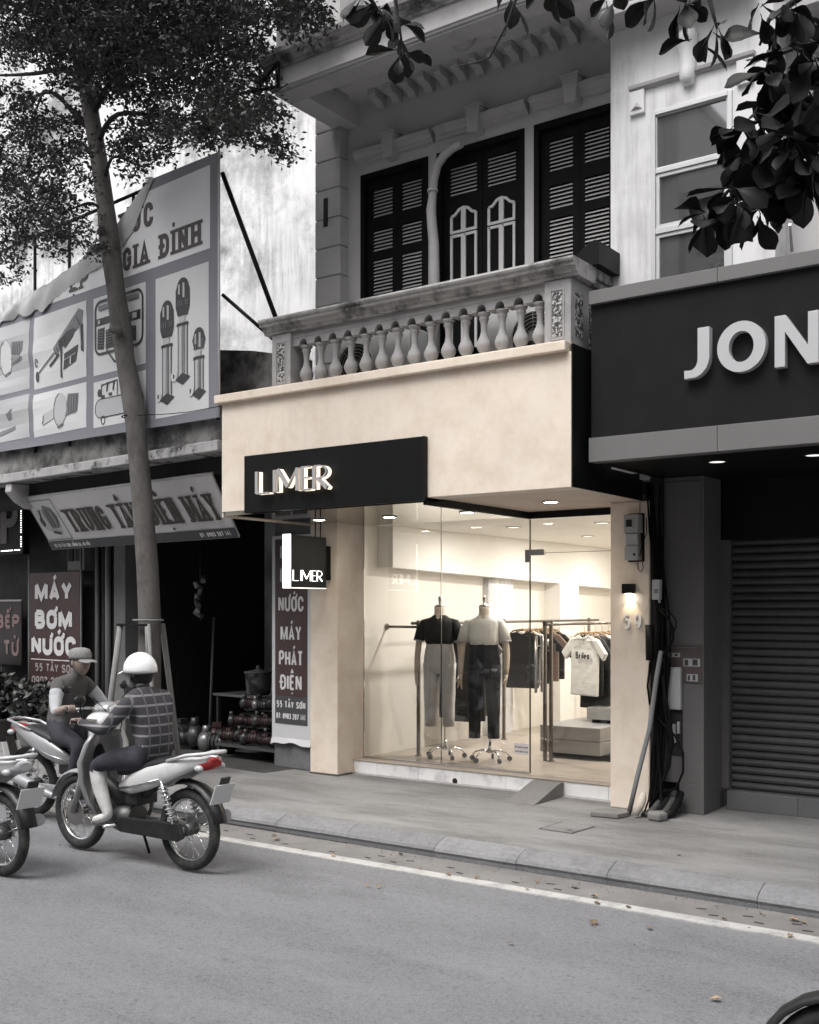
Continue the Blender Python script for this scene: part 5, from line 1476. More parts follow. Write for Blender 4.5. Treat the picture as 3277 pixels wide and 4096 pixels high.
# mannequins
def mannequin(x, y, yaw, label, shirt_m, trouser_m, hem):
    t = thing('mannequin', label, 'mannequin', (x, y, FZ), yaw)
    L = lambda mb, nm, mt_, par=t, **k: part(nm, mb, mt_, par, local=True, **k)
    # linen neck and shoulders, one form
    L(MB().loft([ring(0, 0, z, a, b, 20) for z, a, b in ((1.22, .14, .10), (1.40, .15, .10), (1.47, .10, .075), (1.50, .062, .06), (1.56, .056, .058), (1.60, .058, .06))]), 'torso_form', MANNEQUIN)
    L(MB().lathe([(.060, 1.60), (.060, 1.615), (.03, 1.622), (.012, 1.63), (.014, 1.66), (.020, 1.672), (.018, 1.70), (.006, 1.715)], n=16), 'neck_cap', CHROME)
    # shirt
    rs_ = []
    for z, a, b, c in ((1.205, .140, .102, 0), (1.22, .152, .112, -.005), (1.27, .160, .118, -.008), (1.33, .162, .118, -.006), (1.39, .170, .114, 0), (1.435, .178, .104, .006), (1.465, .150, .088, .008), (1.49, .095, .072, .01), (1.512, .066, .066, .01)):
        r_ = ring(0, c, z, a, b, 28, 0, .85)
        rs_.append([Vector((p.x * (1 + .012 * math.sin(k * 2.4 + z * 31)), p.y * (1 + .03 * math.sin(k * 1.9 + z * 40)), p.z)) for k, p in enumerate(r_)])
    sh = L(MB().loft(rs_, caps=False), 'shirt', shirt_m)
    for s in (-1, 1):
        L(MB().tube([(s * .11, .004, 1.448), (s * .165, .002, 1.425), (s * .20, -.004, 1.35), (s * .222, -.012, 1.245)], [(.036, .05), (.052, .06), (.056, .058), (.060, .056)], 16, caps=True), 'sleeve', shirt_m, sh)
        L(MB().tube([(s * .2217, -.012, 1.247), (s * .2243, -.013, 1.232)], [(.0615, .0575)] * 2, 16), 'cuff', TEE_GREY, sh)
        # arm and hand in one piece, fingers separate
        arm = MB().tube([(s * .20, -.005, 1.36), (s * .226, -.015, 1.2), (s * .236, -.02, 1.10), (s * .238, -.05, .98), (s * .236, -.075, .90)], [.038, .035, .033, .028, .022], 12)
        arm.tube([(s * .236, -.075, .905), (s * .234, -.082, .86), (s * .232, -.09, .82)], [(.022, .018), (.016, .036), (.013, .034)], 12)
        for k in range(4):
            o_ = (k - 1.5) * .016
            ln = (.062, .075, .07, .052)[k]
            arm.tube([(s * .232, -.09 + o_, .822), (s * .228, -.095 + o_, .822 - ln * .5), (s * .220, -.100 + o_, .822 - ln)], [.0075, .007, .0055], 7)
        arm.tube([(s * .232, -.11, .865), (s * .222, -.132, .84), (s * .212, -.14, .81)], [.009, .008, .006], 7)
        L(arm, 'arm', MANN_ARM)
    # trousers
    tr = L(MB().loft([ring(0, .0, z, a, b, 28, 0, .9) for z, a, b in ((1.225, .140, .100), (1.20, .142, .103), (1.14, .154, .112), (1.06, .168, .118), (.98, .174, .120), (.92, .168, .112), (.89, .14, .09))]), 'trousers', trouser_m)
    for s in (-1, 1):
        rr_ = []
        for k, z in enumerate((1.0, .9, .8, .68, .55, .45, hem)):
            u = k / 6
            a = lerp(.092, .060, u)
            rg = ring(s * lerp(.085, .10, u), lerp(0, -.01, u), z, a, a * 1.15, 18)
            c_ = Vector((s * lerp(.085, .10, u), 0, z))
            rr_.append([c_ + (p - c_) * (1 + .03 * math.sin(j * 2.1 + k * 2)) for j, p in enumerate(rg)])
        L(MB().loft(rr_), 'trouser_leg', trouser_m, tr)
        L(MB().tube([(s * .085, -.108, 1.12), (s * .09, -.118, .9), (s * .10, -.095, hem + .05)], .0035, 5), 'crease', trouser_m, tr)
    L(MB().loft([ring(0, 0, z, a, b, 28, 0, .9) for z, a, b in ((1.195, .145, .106), (1.228, .143, .104))], caps=False), 'waistband', trouser_m, tr)
    L(MB().cyl((0, -.112, 1.212), (0, -.118, 1.212), .008, n=10), 'button', TEE_BLACK if trouser_m is TROUSER_GREY else CHROME, tr)
    # stand
    L(MB().cyl((.06, 0, .10), (.06, 0, .95), .013, n=12), 'pole', CHROME)
    bs_ = L(MB().lathe([(.03, .085), (.03, .12), (.018, .14), (.014, .2)], (.06, 0, 0), 14), 'stand_hub', CHROME)
    for k in range(5):
        a = k * 2 * math.pi / 5 + .3
        ca, sa = math.cos(a), math.sin(a)
        L(MB().tube([(.06 + .02 * ca, .02 * sa, .105), (.06 + .09 * ca, .09 * sa, .112), (.06 + .17 * ca, .17 * sa, .088), (.06 + .20 * ca, .20 * sa, .06)], [.012, .010, .009, .008], 8), 'stand_leg', CHROME, bs_)
        L(MB().cyl((.06 + .205 * ca - .012 * sa, .205 * sa + .012 * ca, .026), (.06 + .205 * ca + .012 * sa, .205 * sa - .012 * ca, .026), .026, n=14), 'castor', ENGINE, bs_)
    return t


mannequin(-6.46, 9.62, R(20), 'headless mannequin in a black polo shirt and pale grey trousers', TEE_BLACK, TROUSER_GREY, .335)
mannequin(-5.93, 9.66, R(24), 'headless mannequin in a white polo shirt and dark blue jeans', TEE_WHITE, JEANS, .24)

# display benches
db = thing('display_bench', 'low grey two-tier display bench inside the glass door', 'bench', (-5.2, 10.8, FZ))
part('shadow_plinth', MB().box(-5.55, -4.75, 10.36, 11.6, FZ, .335), BLACKISH, db)  # black base paints the shadow of the floor gap
part('lower_body', MB().box(-5.62, -4.92, 10.29, 11.7, .335, .475), DISPLAY, db, .004)
part('upper_body', MB().box(-5.62, -4.92, 10.29, 11.7, .480, .62), DISPLAY, db, .004)
ds2 = thing('display_step', 'small grey display step standing on the low bench inside the door', 'display step', (-5.0, 11.1, .62))
part('step_box', MB().box(-5.30, -4.72, 10.75, 11.6, .66, .79), DISPLAY, ds2, .004)
part('shadow_gap', MB().box(-5.26, -4.76, 10.8, 11.55, .621, .66), BLACKISH, ds2)
vz = thing('display_stand', 'small dark display stand on a steel tray above the bench', 'stand', (-4.95, 11.1, .79))
part('tray', MB().cyl((-4.95, 11.1, .791), (-4.95, 11.1, .80), .10, n=20), CHROME, vz)
part('block', MB().lathe([(.05, .80), (.045, .82), (.05, .90), (.055, .92), (.02, .925)], (-4.95, 11.1, 0), 14), TEE_BLACK, vz)
cm = thing('security_camera', 'small dark camera on the inner right edge of the door frame', 'camera', (-4.09, 9.3, 2.5))
part('camera_body', MB().box(-4.12, -4.082, 9.22, 9.30, 2.50, 2.535), BLACK_METAL, cm, .004)

# ------------------------------------------------------------------ inside the pump shop
def k_at(x, y, z):
    p = WM[K.name] @ Vector((x, y, 0))
    return (p.x, p.y, z)


def pump_motor(name, label, loc, rz, s, tones, group, tilt=0):
    t = thing(name, label, 'pump', loc, rz, group)
    r = .07 * s
    L = lambda mb, nm, mt_, par=t: part(nm, mb, mt_, par, local=True)
    z0 = .095 * s
    b = MB()
    prof_ = [(r, 0), (r, .2 * s)]
    L(MB().tube([(-.1 * s, 0, z0), (.1 * s, 0, z0)], r, 14), 'motor_body', tones[0])
    for k in range(5):
        L(MB().tube([(-.08 * s + k * .04 * s, 0, z0), (-.072 * s + k * .04 * s, 0, z0)], r * 1.12, 14), 'cooling_fin', tones[1])
    L(MB().tube([(.1 * s, 0, z0), (.13 * s, 0, z0), (.145 * s, 0, z0)], [r * 1.05, r, r * .6], 14), 'fan_cover', tones[1])
    L(MB().tube([(-.1 * s, 0, z0), (-.13 * s, 0, z0), (-.19 * s, 0, z0), (-.21 * s, 0, z0)], [r * .9, r * 1.25, r * 1.25, r * .5], 14), 'pump_casing', tones[2])
    L(MB().cyl((-.16 * s, 0, z0 + r), (-.16 * s, 0, z0 + r * 2.0), r * .45, n=10), 'outlet', tones[2])
    L(MB().box(-.12 * s, .1 * s, -.06 * s, .06 * s, 0, .02 * s).box(-.06 * s, .05 * s, -.045 * s, .045 * s, .02 * s, .045 * s), 'base', tones[1])
    L(MB().box(-.03 * s, .04 * s, -.03 * s, .03 * s, z0 + r, z0 + r * 1.5), 'terminal_box', tones[0])
    return t


PUMP_DK, PUMP_MD = mat('pump_shadow_metal', (.022, .022, .022), .45, metal=.4), mat('pump_mid_metal', (.06, .06, .06), .4, metal=.5)
TONES = [(mat('pump_red', (.05, .022, .022), .5), PUMP_DK, PUMP_MD), (mat('pump_dark', (.02, .02, .022), .5), PUMP_MD, PUMP_DK), (mat('pump_pale', (.09, .09, .09), .4, metal=.5), PUMP_DK, mat('pump_bright', (.22, .22, .22), .35, metal=.6))]
tb = thing('goods_table', 'low steel trestle loaded with pumps at the mouth of the dark shop', 'table', k_at(-1.2, 1.75, .13), LZ)
part('table_top', MB().box(-.55, .50, -.40, .40, .14, .17), ENGINE, tb, local=True)
for sx in (-.52, .47):
    for sy in (-.37, .37):
        part('leg', MB().box(sx - .015, sx + .015, sy - .015, sy + .015, 0, .14), ENGINE, tb, local=True)
pi = 0
words_ = ['front row', 'middle row', 'top row']
for lev, (nx_, ny_, zz) in enumerate(((5, 3, .301), (4, 3, .485), (3, 2, .67))):
    if lev:
        p_ = part('tier_board', MB().box(-.52 + lev * .08, .47 - lev * .08, -.36 + .1 * lev, .38, zz - .165, zz - .135), DARK_WOOD, tb, local=True)
        p_.location = (0, 0, -.02)
    for i in range(nx_):
        for j in range(ny_):
            lx, ly = -1.2 - .44 + lev * .08 + i * .22, 1.75 - .28 + lev * .11 + j * .24
            pump_motor('water_pump', '%s pump, %s from left, %s row, %s tier of the trestle heap' % (('dark red', 'black', 'grey')[pi % 3], ('first', 'second', 'third', 'fourth', 'fifth')[i], ('front', 'middle' if ny_ == 3 else 'back', 'back')[j], ('lowest', 'middle', 'top')[lev]), k_at(lx, ly, zz), LZ + random.uniform(-.7, .7) + (R(180) if random.random() < .4 else 0), random.uniform(.72, .92), TONES[pi % 3], 'pumps heaped on the trestle')
            pi += 1
for i, (lx, ly, s) in enumerate(((-1.95, 1.6, 1.25), (-2.3, 1.8, 1.5), (-2.65, 1.6, 1.2), (-3.0, 1.8, 1.5))):
    pump_motor('floor_pump', ['dark pump standing on the floor left of the loaded trestle', 'larger dark pump on the shop floor behind the rider', 'pump on the shop floor near the tree stakes', 'pump on the floor by the grey shop column'][i], k_at(lx, ly, .134), R(10 + 25 * i), s * 1.1, TONES[(i + 2) % 3], 'pumps standing on the shop floor')
ts = thing('stove_table', 'dim steel work table with a printed pot in the dark shop', 'table', k_at(-2.25, 2.4, .134), LZ)
part('table_top', MB().box(-.5, .4, -.3, .3, .62, .65), CONDUIT, ts, local=True)
for sx in (-.45, .35):
    for sy in (-.25, .25):
        part('leg', MB().box(sx - .02, sx + .02, sy - .02, sy + .02, 0, .62), ENGINE, ts, local=True)
pt = thing('paint_pot', 'pale printed pot on the work table in the dark shop', 'pot', k_at(-2.1, 2.3, .785), LZ)
part('pot_body', MB().lathe([(.13, 0), (.15, .02), (.165, .26), (.17, .27), (.15, .27)], n=20), mat('pot_print', (.20, .20, .20), .5, dirt=.9, ds=9, dcol=(.02, .02, .02), dlo=.45, dhi=.55), pt, local=True)
part('pot_lid', MB().lathe([(.18, .27), (.18, .285), (.05, .31), (.02, .33), (.03, .36), (.001, .37)], n=20), CONDUIT, pt, local=True)
for i, (lx, ly, zt) in enumerate(((-1.55, 2.3, 1.85), (-1.32, 2.2, 2.35), (-1.45, 2.4, 1.8), (-2.95, 2.2, 1.75))):
    solo('steel_tube', MB().tube([k_at(lx, ly, .135), k_at(lx + .02, ly + .06, zt)], .017, 8), CONDUIT, ['short steel tube leaning in the dark shop, left one', 'tallest steel tube leaning in the dark shop above the pump heap', 'thin steel tube between the two leaning tubes', 'thin steel tube near the tree stake in the dark shop'][i], 'tube', 'steel tubes leaning inside the pump shop')
hf = thing('hanging_fittings', 'cluster of pale fittings hanging inside the dark shop beside the trunk', 'fittings', k_at(-2.75, 1.9, 1.7), LZ)
part('cord', MB().tube([(0, 0, .0), (0, 0, 1.45)], .004, 5), ENGINE, hf, local=True)
for i in range(7):
    rr_ = random.Random(40 + i)
    part('fitting', MB().tube([(rr_.uniform(-.1, .1), rr_.uniform(-.06, .06), .05 + i * .075), (rr_.uniform(-.1, .1), rr_.uniform(-.06, .06), .12 + i * .075)], [.035, .025], 9), PALE_BOX if i % 2 else CONDUIT, hf, local=True)
for i in range(3):
    bk = thing('stock_carton', ['lowest dim carton stacked at the right inside the dark shop', 'middle dim carton stacked at the right inside the dark shop', 'topmost dim carton stacked at the right inside the dark shop'][i], 'carton', k_at(-.72, 2.6, .134 + i * .42), LZ + R(5 * i), 'cartons stacked in the pump shop')
    part('carton_body', MB().box(-.22, .2, -.2, .2, .0, .41), DIM_WALL, bk, .01, local=True)
    part('tape', MB().box(-.221, .201, -.03, .03, .411, .412), CONDUIT, bk, local=True)

# shrubs in front of the left wall
def shrub(loc, h, w, n, label, leaf_s, seed, mt_=POT_LEAF):
    rr_ = random.Random(seed)
    t = thing('potted_shrub', label, 'shrub', loc, 0, 'shrubs below the wall banners')
    part('pot', MB().lathe([(.13, 0), (.17, .03), (.2, .26), (.22, .27), (.22, .3), (.19, .3), (.18, .27), (.001, .26)], n=18), mat('dark_pot', (.05, .048, .046), .8) if seed == 1 else BOX_GREY, t, local=True)
    st = MB()
    lf = MB()
    for i in range(n):
        a, e = rr_.uniform(0, 6.283), rr_.uniform(.15, 1.0)
        tip = Vector((math.cos(a) * w * e, math.sin(a) * w * e, .35 + (h - .35) * rr_.uniform(.25, 1) * (1 - .35 * e * e)))
        mid = Vector((tip.x * .35, tip.y * .35, .27 + (tip.z - .27) * .6))
        st.tube([(0, 0, .25), mid, tip], [.012, .008, .003], 5)
        for k in range(9):
            u = rr_.uniform(.35, 1)
            p = mid.lerp(tip, (u - .35) / .65) + Vector((rr_.gauss(0, .03), rr_.gauss(0, .03), rr_.gauss(0, .03)))
            d = Vector((rr_.gauss(0, 1), rr_.gauss(0, 1), rr_.gauss(.1, .7))).normalized()
            s_ = d.cross(Vector((rr_.gauss(0, 1), rr_.gauss(0, 1), rr_.gauss(0, 1)))).normalized()
            L_, W_ = leaf_s * rr_.uniform(.6, 1.2), leaf_s * rr_.uniform(.25, .4)
            nrm = d.cross(s_) * L_ * .12
            lf.add([p, p + d * L_ * .35 + s_ * W_ + nrm, p + d * L_ * .75 + s_ * W_ * .8 + nrm, p + d * L_, p + d * L_ * .75 - s_ * W_ * .8 + nrm, p + d * L_ * .35 - s_ * W_ + nrm, p + d * L_ * .5 - nrm],
                   [(0, 1, 6), (1, 2, 6), (2, 3, 6), (3, 4, 6), (4, 5, 6), (5, 0, 6)])
    part('stems', st, DARK_BARK, t, local=True)
    part('foliage', lf, mt_, t, local=True, kind='stuff')


shrub(k_at(-5.1, .55, .131), 1.0, .5, 46, 'dark leafy potted shrub under the maroon wall banner', .13, 1)
shrub(k_at(-4.35, .5, .131), .85, .42, 40, 'low dark potted shrub behind the rider with the cap', .12, 2)
shrub(k_at(-5.9, .5, .131), 1.4, .5, 60, 'tall broad-leaved potted shrub at the left picture edge', .19, 3)
shrub(k_at(-6.5, .7, .131), 1.2, .5, 44, 'potted shrub behind the tall broad-leaved one', .15, 4)
# ------------------------------------------------------------------ street tree on the left
def at(x, y, Y):
    """world point at distance Y beyond the camera line for a picture position (1725-wide picture)"""
    a, s, c = (x - 862.5) / 2298., math.sin(YAW), math.cos(YAW)
    t = Y / (a * s + c)
    return Vector(((a * c - s) * t, Y, CAM_H + (1283 - y) / 2298. * t))


T = thing('street_tree', 'tall slim street tree with a leaning grey trunk and dense small leaves', 'tree', (-8.59, 7.5, .13))
tr_pts = [(-8.60, 7.5, .10), (-8.595, 7.5, .6), (-8.59, 7.5, 1.2), (-8.585, 7.5, 1.77), (-8.62, 7.5, 2.3), (-8.70, 7.5, 3.0), (-8.80, 7.5, 3.75), (-8.83, 7.5, 3.95), (-8.96, 7.5, 4.45), (-9.02, 7.5, 4.75), (-9.11, 7.5, 5.2), (-9.20, 7.5, 5.66), (-9.275, 7.5, 6.115), (-9.40, 7.5, 6.7), (-9.665, 7.5, 7.73), (-9.80, 7.5, 8.4), (-9.95, 7.5, 9.4)]
tr_r = [.132, .123, .118, .114, .111, .106, .102, .111, .098, .110, .093, .108, .091, .088, .081, .066, .035]
part('trunk', MB().tube(tr_pts, tr_r, 18), BARK, T)
for (p, d, r_) in (((-8.90, 7.40, 4.70), (-.07, -.10, .02), .035), ((-9.16, 7.40, 5.64), (.09, -.08, .02), .03), ((-9.26, 7.42, 5.62), (-.10, -.03, .03), .03), ((-9.24, 7.40, 5.78), (.10, -.05, .05), .025)):
    q = Vector(p)
    part('cut_knot', MB().tube([q, q + Vector(d) * .6, q + Vector(d)], [r_ * 1.5, r_ * 1.15, r_], 10), BARK, T)
part('tie_wire', MB().torus((-8.845, 7.5, 3.83), .110, .006, 26, 6, 'z'), CABLE, T)
rr_ = random.Random(5)
tw, lv = MB(), MB()
limbs = [((-9.55, 7.5, 7.3), [(145, 149), (70, 155), (0, 158), (-60, 150)], .055, 7.2), ((-9.42, 7.5, 6.85), [(150, 232), (107, 194), (38, 221), (-20, 262)], .045, 7.0), ((-9.40, 7.5, 6.9), [(107, 194), (82, 215), (65, 297), (60, 380)], .03, 7.0),
         ((-9.22, 7.5, 5.95), [(195, 428), (150, 440), (107, 455)], .03, 7.1), ((-9.28, 7.5, 6.4), [(240, 330), (300, 350), (330, 335)], .03, 7.0), ((-9.4, 7.5, 6.8), [(250, 240), (370, 250), (480, 255), (590, 300)], .045, 6.9),
         ((-9.5, 7.5, 7.1), [(260, 150), (400, 170), (540, 170)], .05, 7.3), ((-9.6, 7.5, 7.6), [(260, 80), (420, 60), (600, 30), (690, 75)], .05, 6.9), ((-9.3, 7.5, 6.4), [(170, 300), (110, 330), (50, 430), (30, 540)], .035, 7.2), ((-9.7, 7.5, 8.0), [(100, 40), (20, 20), (-60, 0)], .04, 7.6)]
for st_, pp, r0, Yd in limbs:
    pts = [Vector(st_)] + [at(x, y, lerp(7.5, Yd, (k + 1) / len(pp))) for k, (x, y) in enumerate(pp)]
    fine = []
    for k in range(len(pts) - 1):
        p0, p1, p2, p3 = pts[max(0, k - 1)], pts[k], pts[k + 1], pts[min(len(pts) - 1, k + 2)]
        for q in range(5):
            u = q / 5
            fine.append(.5 * ((2 * p1) + (p2 - p0) * u + (2 * p0 - 5 * p1 + 4 * p2 - p3) * u * u + (3 * p1 - p0 - 3 * p2 + p3) * u ** 3))
    fine.append(pts[-1])
    tw.tube(fine, [lerp(r0 * .8, .006, (k / (len(fine) - 1)) ** .7) for k in range(len(fine))], 7)
sprays = [(60, 40, 120, 70, 1.5), (200, 30, 120, 80, 1.5), (330, 40, 130, 75, 1.3), (450, 30, 110, 60, 1.1), (60, 110, 90, 35, 1.0), (300, 115, 120, 50, 1.2), (420, 115, 100, 50, 1.1), (510, 85, 70, 50, .9), (230, 175, 70, 40, 1),
          (330, 190, 100, 40, 1), (430, 185, 90, 40, 1), (525, 165, 55, 30, .9), (470, 235, 90, 38, 1), (560, 235, 48, 30, .9), (400, 285, 80, 32, .9), (500, 290, 65, 25, .9), (580, 300, 32, 22, .9), (330, 270, 70, 38, 1), (598, 328, 14, 10, .7),
          (300, 330, 50, 28, .8), (255, 300, 40, 40, .8), (280, 372, 40, 18, .6), (350, 325, 40, 18, .6), (30, 215, 60, 34, .7), (150, 255, 40, 30, .5), (55, 320, 80, 42, .9), (140, 345, 50, 44, .9), (30, 410, 60, 44, 1), (110, 425, 65, 42, 1),
          (30, 490, 55, 40, 1), (110, 510, 60, 34, 1), (25, 555, 38, 30, .9), (185, 470, 28, 40, .8), (180, 400, 28, 36, .7), (90, 270, 60, 26, .6), (590, 15, 60, 46, .9), (650, 25, 55, 36, .8), (622, 65, 36, 30, .7), (684, 72, 16, 10, .5), (200, 540, 22, 18, .5), (0, 590, 20, 10, .5), (60, 250, 70, 40, .6), (20, 360, 60, 50, .8), (150, 300, 40, 40, .6), (90, 470, 60, 40, .8), (170, 140, 80, 70, 1.2), (250, 90, 90, 70, 1), (150, 60, 90, 70, 1.2), (60, -90, 150, 80, .5), (250, -100, 170, 90, .5), (430, -90, 150, 80, .45), (150, -220, 170, 90, .4), (350, -230, 170, 90, .4)]  # sprays above the view: unseen crown added to shade the trunk
for (x, y, rx, ry, den) in sprays:
    nt_ = max(6, int(den * rx * ry / (78 if x < 220 and y > 180 else 66)))
    Yc = rr_.uniform(6.6, 7.9)
    for k in range(nt_):
        Yk = Yc + rr_.gauss(0, .35)
        c = at(x, y, Yk)
        sc_ = (c - Vector((0, 0, CAM_H))).length / 2298.
        a = rr_.uniform(0, 6.283)
        e = math.sqrt(rr_.random())
        tip = at(x + rx * e * math.cos(a), y + ry * e * math.sin(a), Yk + rr_.gauss(0, .25))
        back = tip + Vector((rr_.gauss(0, .09) - math.cos(a) * .16, rr_.gauss(0, .12), .10 + rr_.gauss(0, .05)))
        if k % 2 == 0:
            tw.tube([back, back.lerp(tip, .6) + Vector((0, 0, .02)), tip], [.006, .004, .002], 4, False)
        for q in range(rr_.randint(24, 34)):
            p = back.lerp(tip, rr_.uniform(0, 1.08)) + Vector((rr_.gauss(0, .045), rr_.gauss(0, .055), rr_.gauss(0, .032)))
            d = Vector((rr_.gauss(0, 1), rr_.gauss(0, 1), rr_.gauss(-.25, .6))).normalized()
            s_ = d.cross(Vector((rr_.gauss(0, .5), rr_.gauss(0, .5), 1))).normalized()
            L_ = rr_.uniform(.028, .072)
            W_ = L_ * .26
            lv.add([p, p + d * L_ * .5 + s_ * W_, p + d * L_, p + d * L_ * .5 - s_ * W_], [(0, 1, 2, 3)])
part('limbs', tw, DARK_BARK, T)
part('crown', lv, LEAF, T, kind='stuff')
# tree stakes
sk = thing('tree_stakes', 'grey wooden stakes with a cross bar propping the street tree', 'stakes', (-8.59, 7.45, .13))
part('cross_bar', MB().box(-8.86, -8.40, 7.30, 7.36, 1.68, 1.705), BLACK_METAL, sk, .003)
for a, b in (((-8.42, 7.33, 1.70), (-8.10, 7.15, .131)), ((-8.83, 7.33, 1.70), (-8.98, 7.2, .131)), ((-8.60, 7.68, 1.70), (-8.62, 7.95, .131))):
    part('stake', MB().tube([a, b], [(.032, .028)] * 2, 8), STAKE, sk)
part('paper_tag', MB().box(-8.27, -8.21, 7.205, 7.209, .74, .83), PRINT_WHITE, sk)
part('tie_rope', MB().torus((-8.585, 7.48, 1.74), .145, .012, 22, 6, 'z'), CONDUIT, sk)
part('tie_rope', MB().tube([(-8.42, 7.31, 1.70), (-8.36, 7.27, 1.45), (-8.33, 7.26, 1.3), (-8.29, 7.24, 1.05)], .006, 5), CONDUIT, sk)

# ------------------------------------------------------------------ broad-leaved tree hanging in from the right
A = thing('broad_leaf_tree', 'tree outside the picture whose broad dark leaves hang in from the top right', 'tree', (1.9, 5.4, .13))
part('trunk', MB().tube([(1.9, 5.4, .05), (1.85, 5.4, 1.5), (1.8, 5.35, 3.0), (1.7, 5.3, 4.6), (1.4, 5.25, 6.2), (1.0, 5.2, 7.2)], [.2, .17, .15, .13, .1, .06], 14), BARK, A)
Yb = 5.0
main = MB()


def bl(pp, r0, r1, Y0=Yb):
    pts = [p if isinstance(p, Vector) else at(p[0], p[1], Y0 if len(p) < 3 else p[2]) for p in pp]
    main.tube(pts, [lerp(r0, r1, k / (len(pts) - 1)) for k in range(len(pts))], 7)


bl([Vector((1.72, 5.3, 4.5)), Vector((.3, 5.2, 5.0)), Vector((-.7, 5.1, 4.9)), (1800, 150), (1715, 235), (1660, 330), (1620, 410), (1560, 430)], .07, .010)
bl([Vector((-.7, 5.1, 4.9)), (1780, -40), (1690, -10), (1620, 40), (1600, 95)], .03, .006)
bl([Vector((1.5, 5.25, 5.8)), Vector((-.6, 5.2, 5.9)), (1450, -160), (1300, -120), (1100, -90), (900, -60), (830, -20), (838, 40), (848, 100)], .05, .005)
bl([(1450, -160), (1480, -60), (1500, 20), (1510, 60)], .02, .005)
bl([(1715, 235), (1640, 200), (1610, 150)], .016, .005)
bl([(1660, 330), (1600, 300), (1565, 330)], .014, .005)
bl([(1620, 410), (1535, 400), (1500, 440)], .012, .005)
bl([(1100, -90), (1086, 0), (1068, 50), (1031, 121), (1000, 132), (958, 140)], .009, .003)
bl([(1072, 40), (1062, 75), (1035, 80)], .004, .002)
bl([(1031, 121), (1003, 134), (985, 120)], .004, .002)
part('limbs', main, DARK_BARK, A)


def leaf_mesh(L_, W_, curl, nm):
    mb = MB()
    nn = 9
    vs_, fs = [], []
    for i in range(nn + 1):
        u = i / nn
        w = W_ * (math.sin(math.pi * min(1, u * .95 + .01) ** 1.9) ** .75) if 0 < u < 1 else .002
        z = -curl * L_ * u * u
        for j, k in enumerate((-1, -.5, 0, .5, 1)):
            vs_.append((u * L_, k * w, z + abs(k) * w * .28 + .004 * math.sin(u * 28 + k * 3)))
    for i in range(nn):
        for j in range(4):
            a = i * 5 + j
            fs.append((a, a + 1, a + 6, a + 5))
    mb.add(vs_, fs, True)
    mb.tube([(-.02, 0, .004), (L_ * .5, 0, -curl * L_ * .25 - .001), (L_ * .95, 0, -curl * L_ * .9)], [.0025, .002, .0008], 4)
    return mesh_of(mb, nm, BIG_LEAF)


LM = [leaf_mesh(.175, .050, .25, 'leaf'), leaf_mesh(.15, .047, .45, 'leaf'), leaf_mesh(.19, .055, .10, 'leaf'), leaf_mesh(.12, .039, .35, 'leaf')]
ros = [(1500, 62, 6), (1470, 90, 3), (1618, 72, 5), (1600, 20, 4), (1655, 15, 6), (1700, 30, 6), (1440, 8, 5), (1380, -8, 5), (1290, -8, 4), (1180, -18, 4), (1075, -8, 3), (1150, -30, 3), (800, 12, 8), (760, -8, 5), (838, 55, 6), (850, 112, 7), (820, 30, 4),
       (1612, 155, 7), (1660, 165, 8), (1700, 190, 7), (1640, 215, 8), (1590, 250, 7), (1690, 250, 8), (1650, 290, 8), (1720, 310, 7), (1570, 330, 7), (1605, 355, 8), (1660, 350, 7), (1700, 380, 5), (1630, 395, 8), (1560, 420, 8), (1590, 445, 6), (1505, 440, 7), (1530, 405, 5), (1720, 120, 5), (1680, 100, 4), (1550, 265, 4), (1620, 310, 7), (1680, 300, 6)]
rr_ = random.Random(9)
inv = WM[A.name].inverted()
first = True
ros += [(x + rx, y + ry, n_) for (x, y, n_), rx, ry in zip(ros[17:], [9, -12, 8, -6, 12, -10, 5, -8, 10, -14, 7, -5, 11, -9, 6, -12, 9, -7, 8, -6, 10, -8], [-14, 10, 12, -9, 8, 13, -11, 7, -12, 10, 9, -13, 6, 11, -8, 12, -10, 9, -7, 10, 8, -9])]
for (x, y, n_) in ros:
    c = at(x, y, Yb + rr_.uniform(-.18, .2))
    a0 = rr_.uniform(0, 6.28)
    for k in range(n_):
        me = LM[rr_.randrange(4)]
        o = bpy.data.objects.new('leaf', me)
        COL.objects.link(o)
        o.parent = A
        a = a0 + k * 2.4 + rr_.gauss(0, .25)
        tilt = rr_.uniform(-.2, 1.25)
        M_ = Matrix.Translation(inv @ (c + Vector((rr_.gauss(0, .012), rr_.gauss(0, .012), rr_.gauss(0, .012))))) @ Matrix.Rotation(a, 4, 'Z') @ Matrix.Rotation(tilt, 4, 'Y') @ Matrix.Rotation(rr_.gauss(0, .7), 4, 'X') @ Matrix.Translation((.02, 0, 0)) @ Matrix.Scale(rr_.uniform(.75, 1.1), 4)
        o.matrix_local = M_

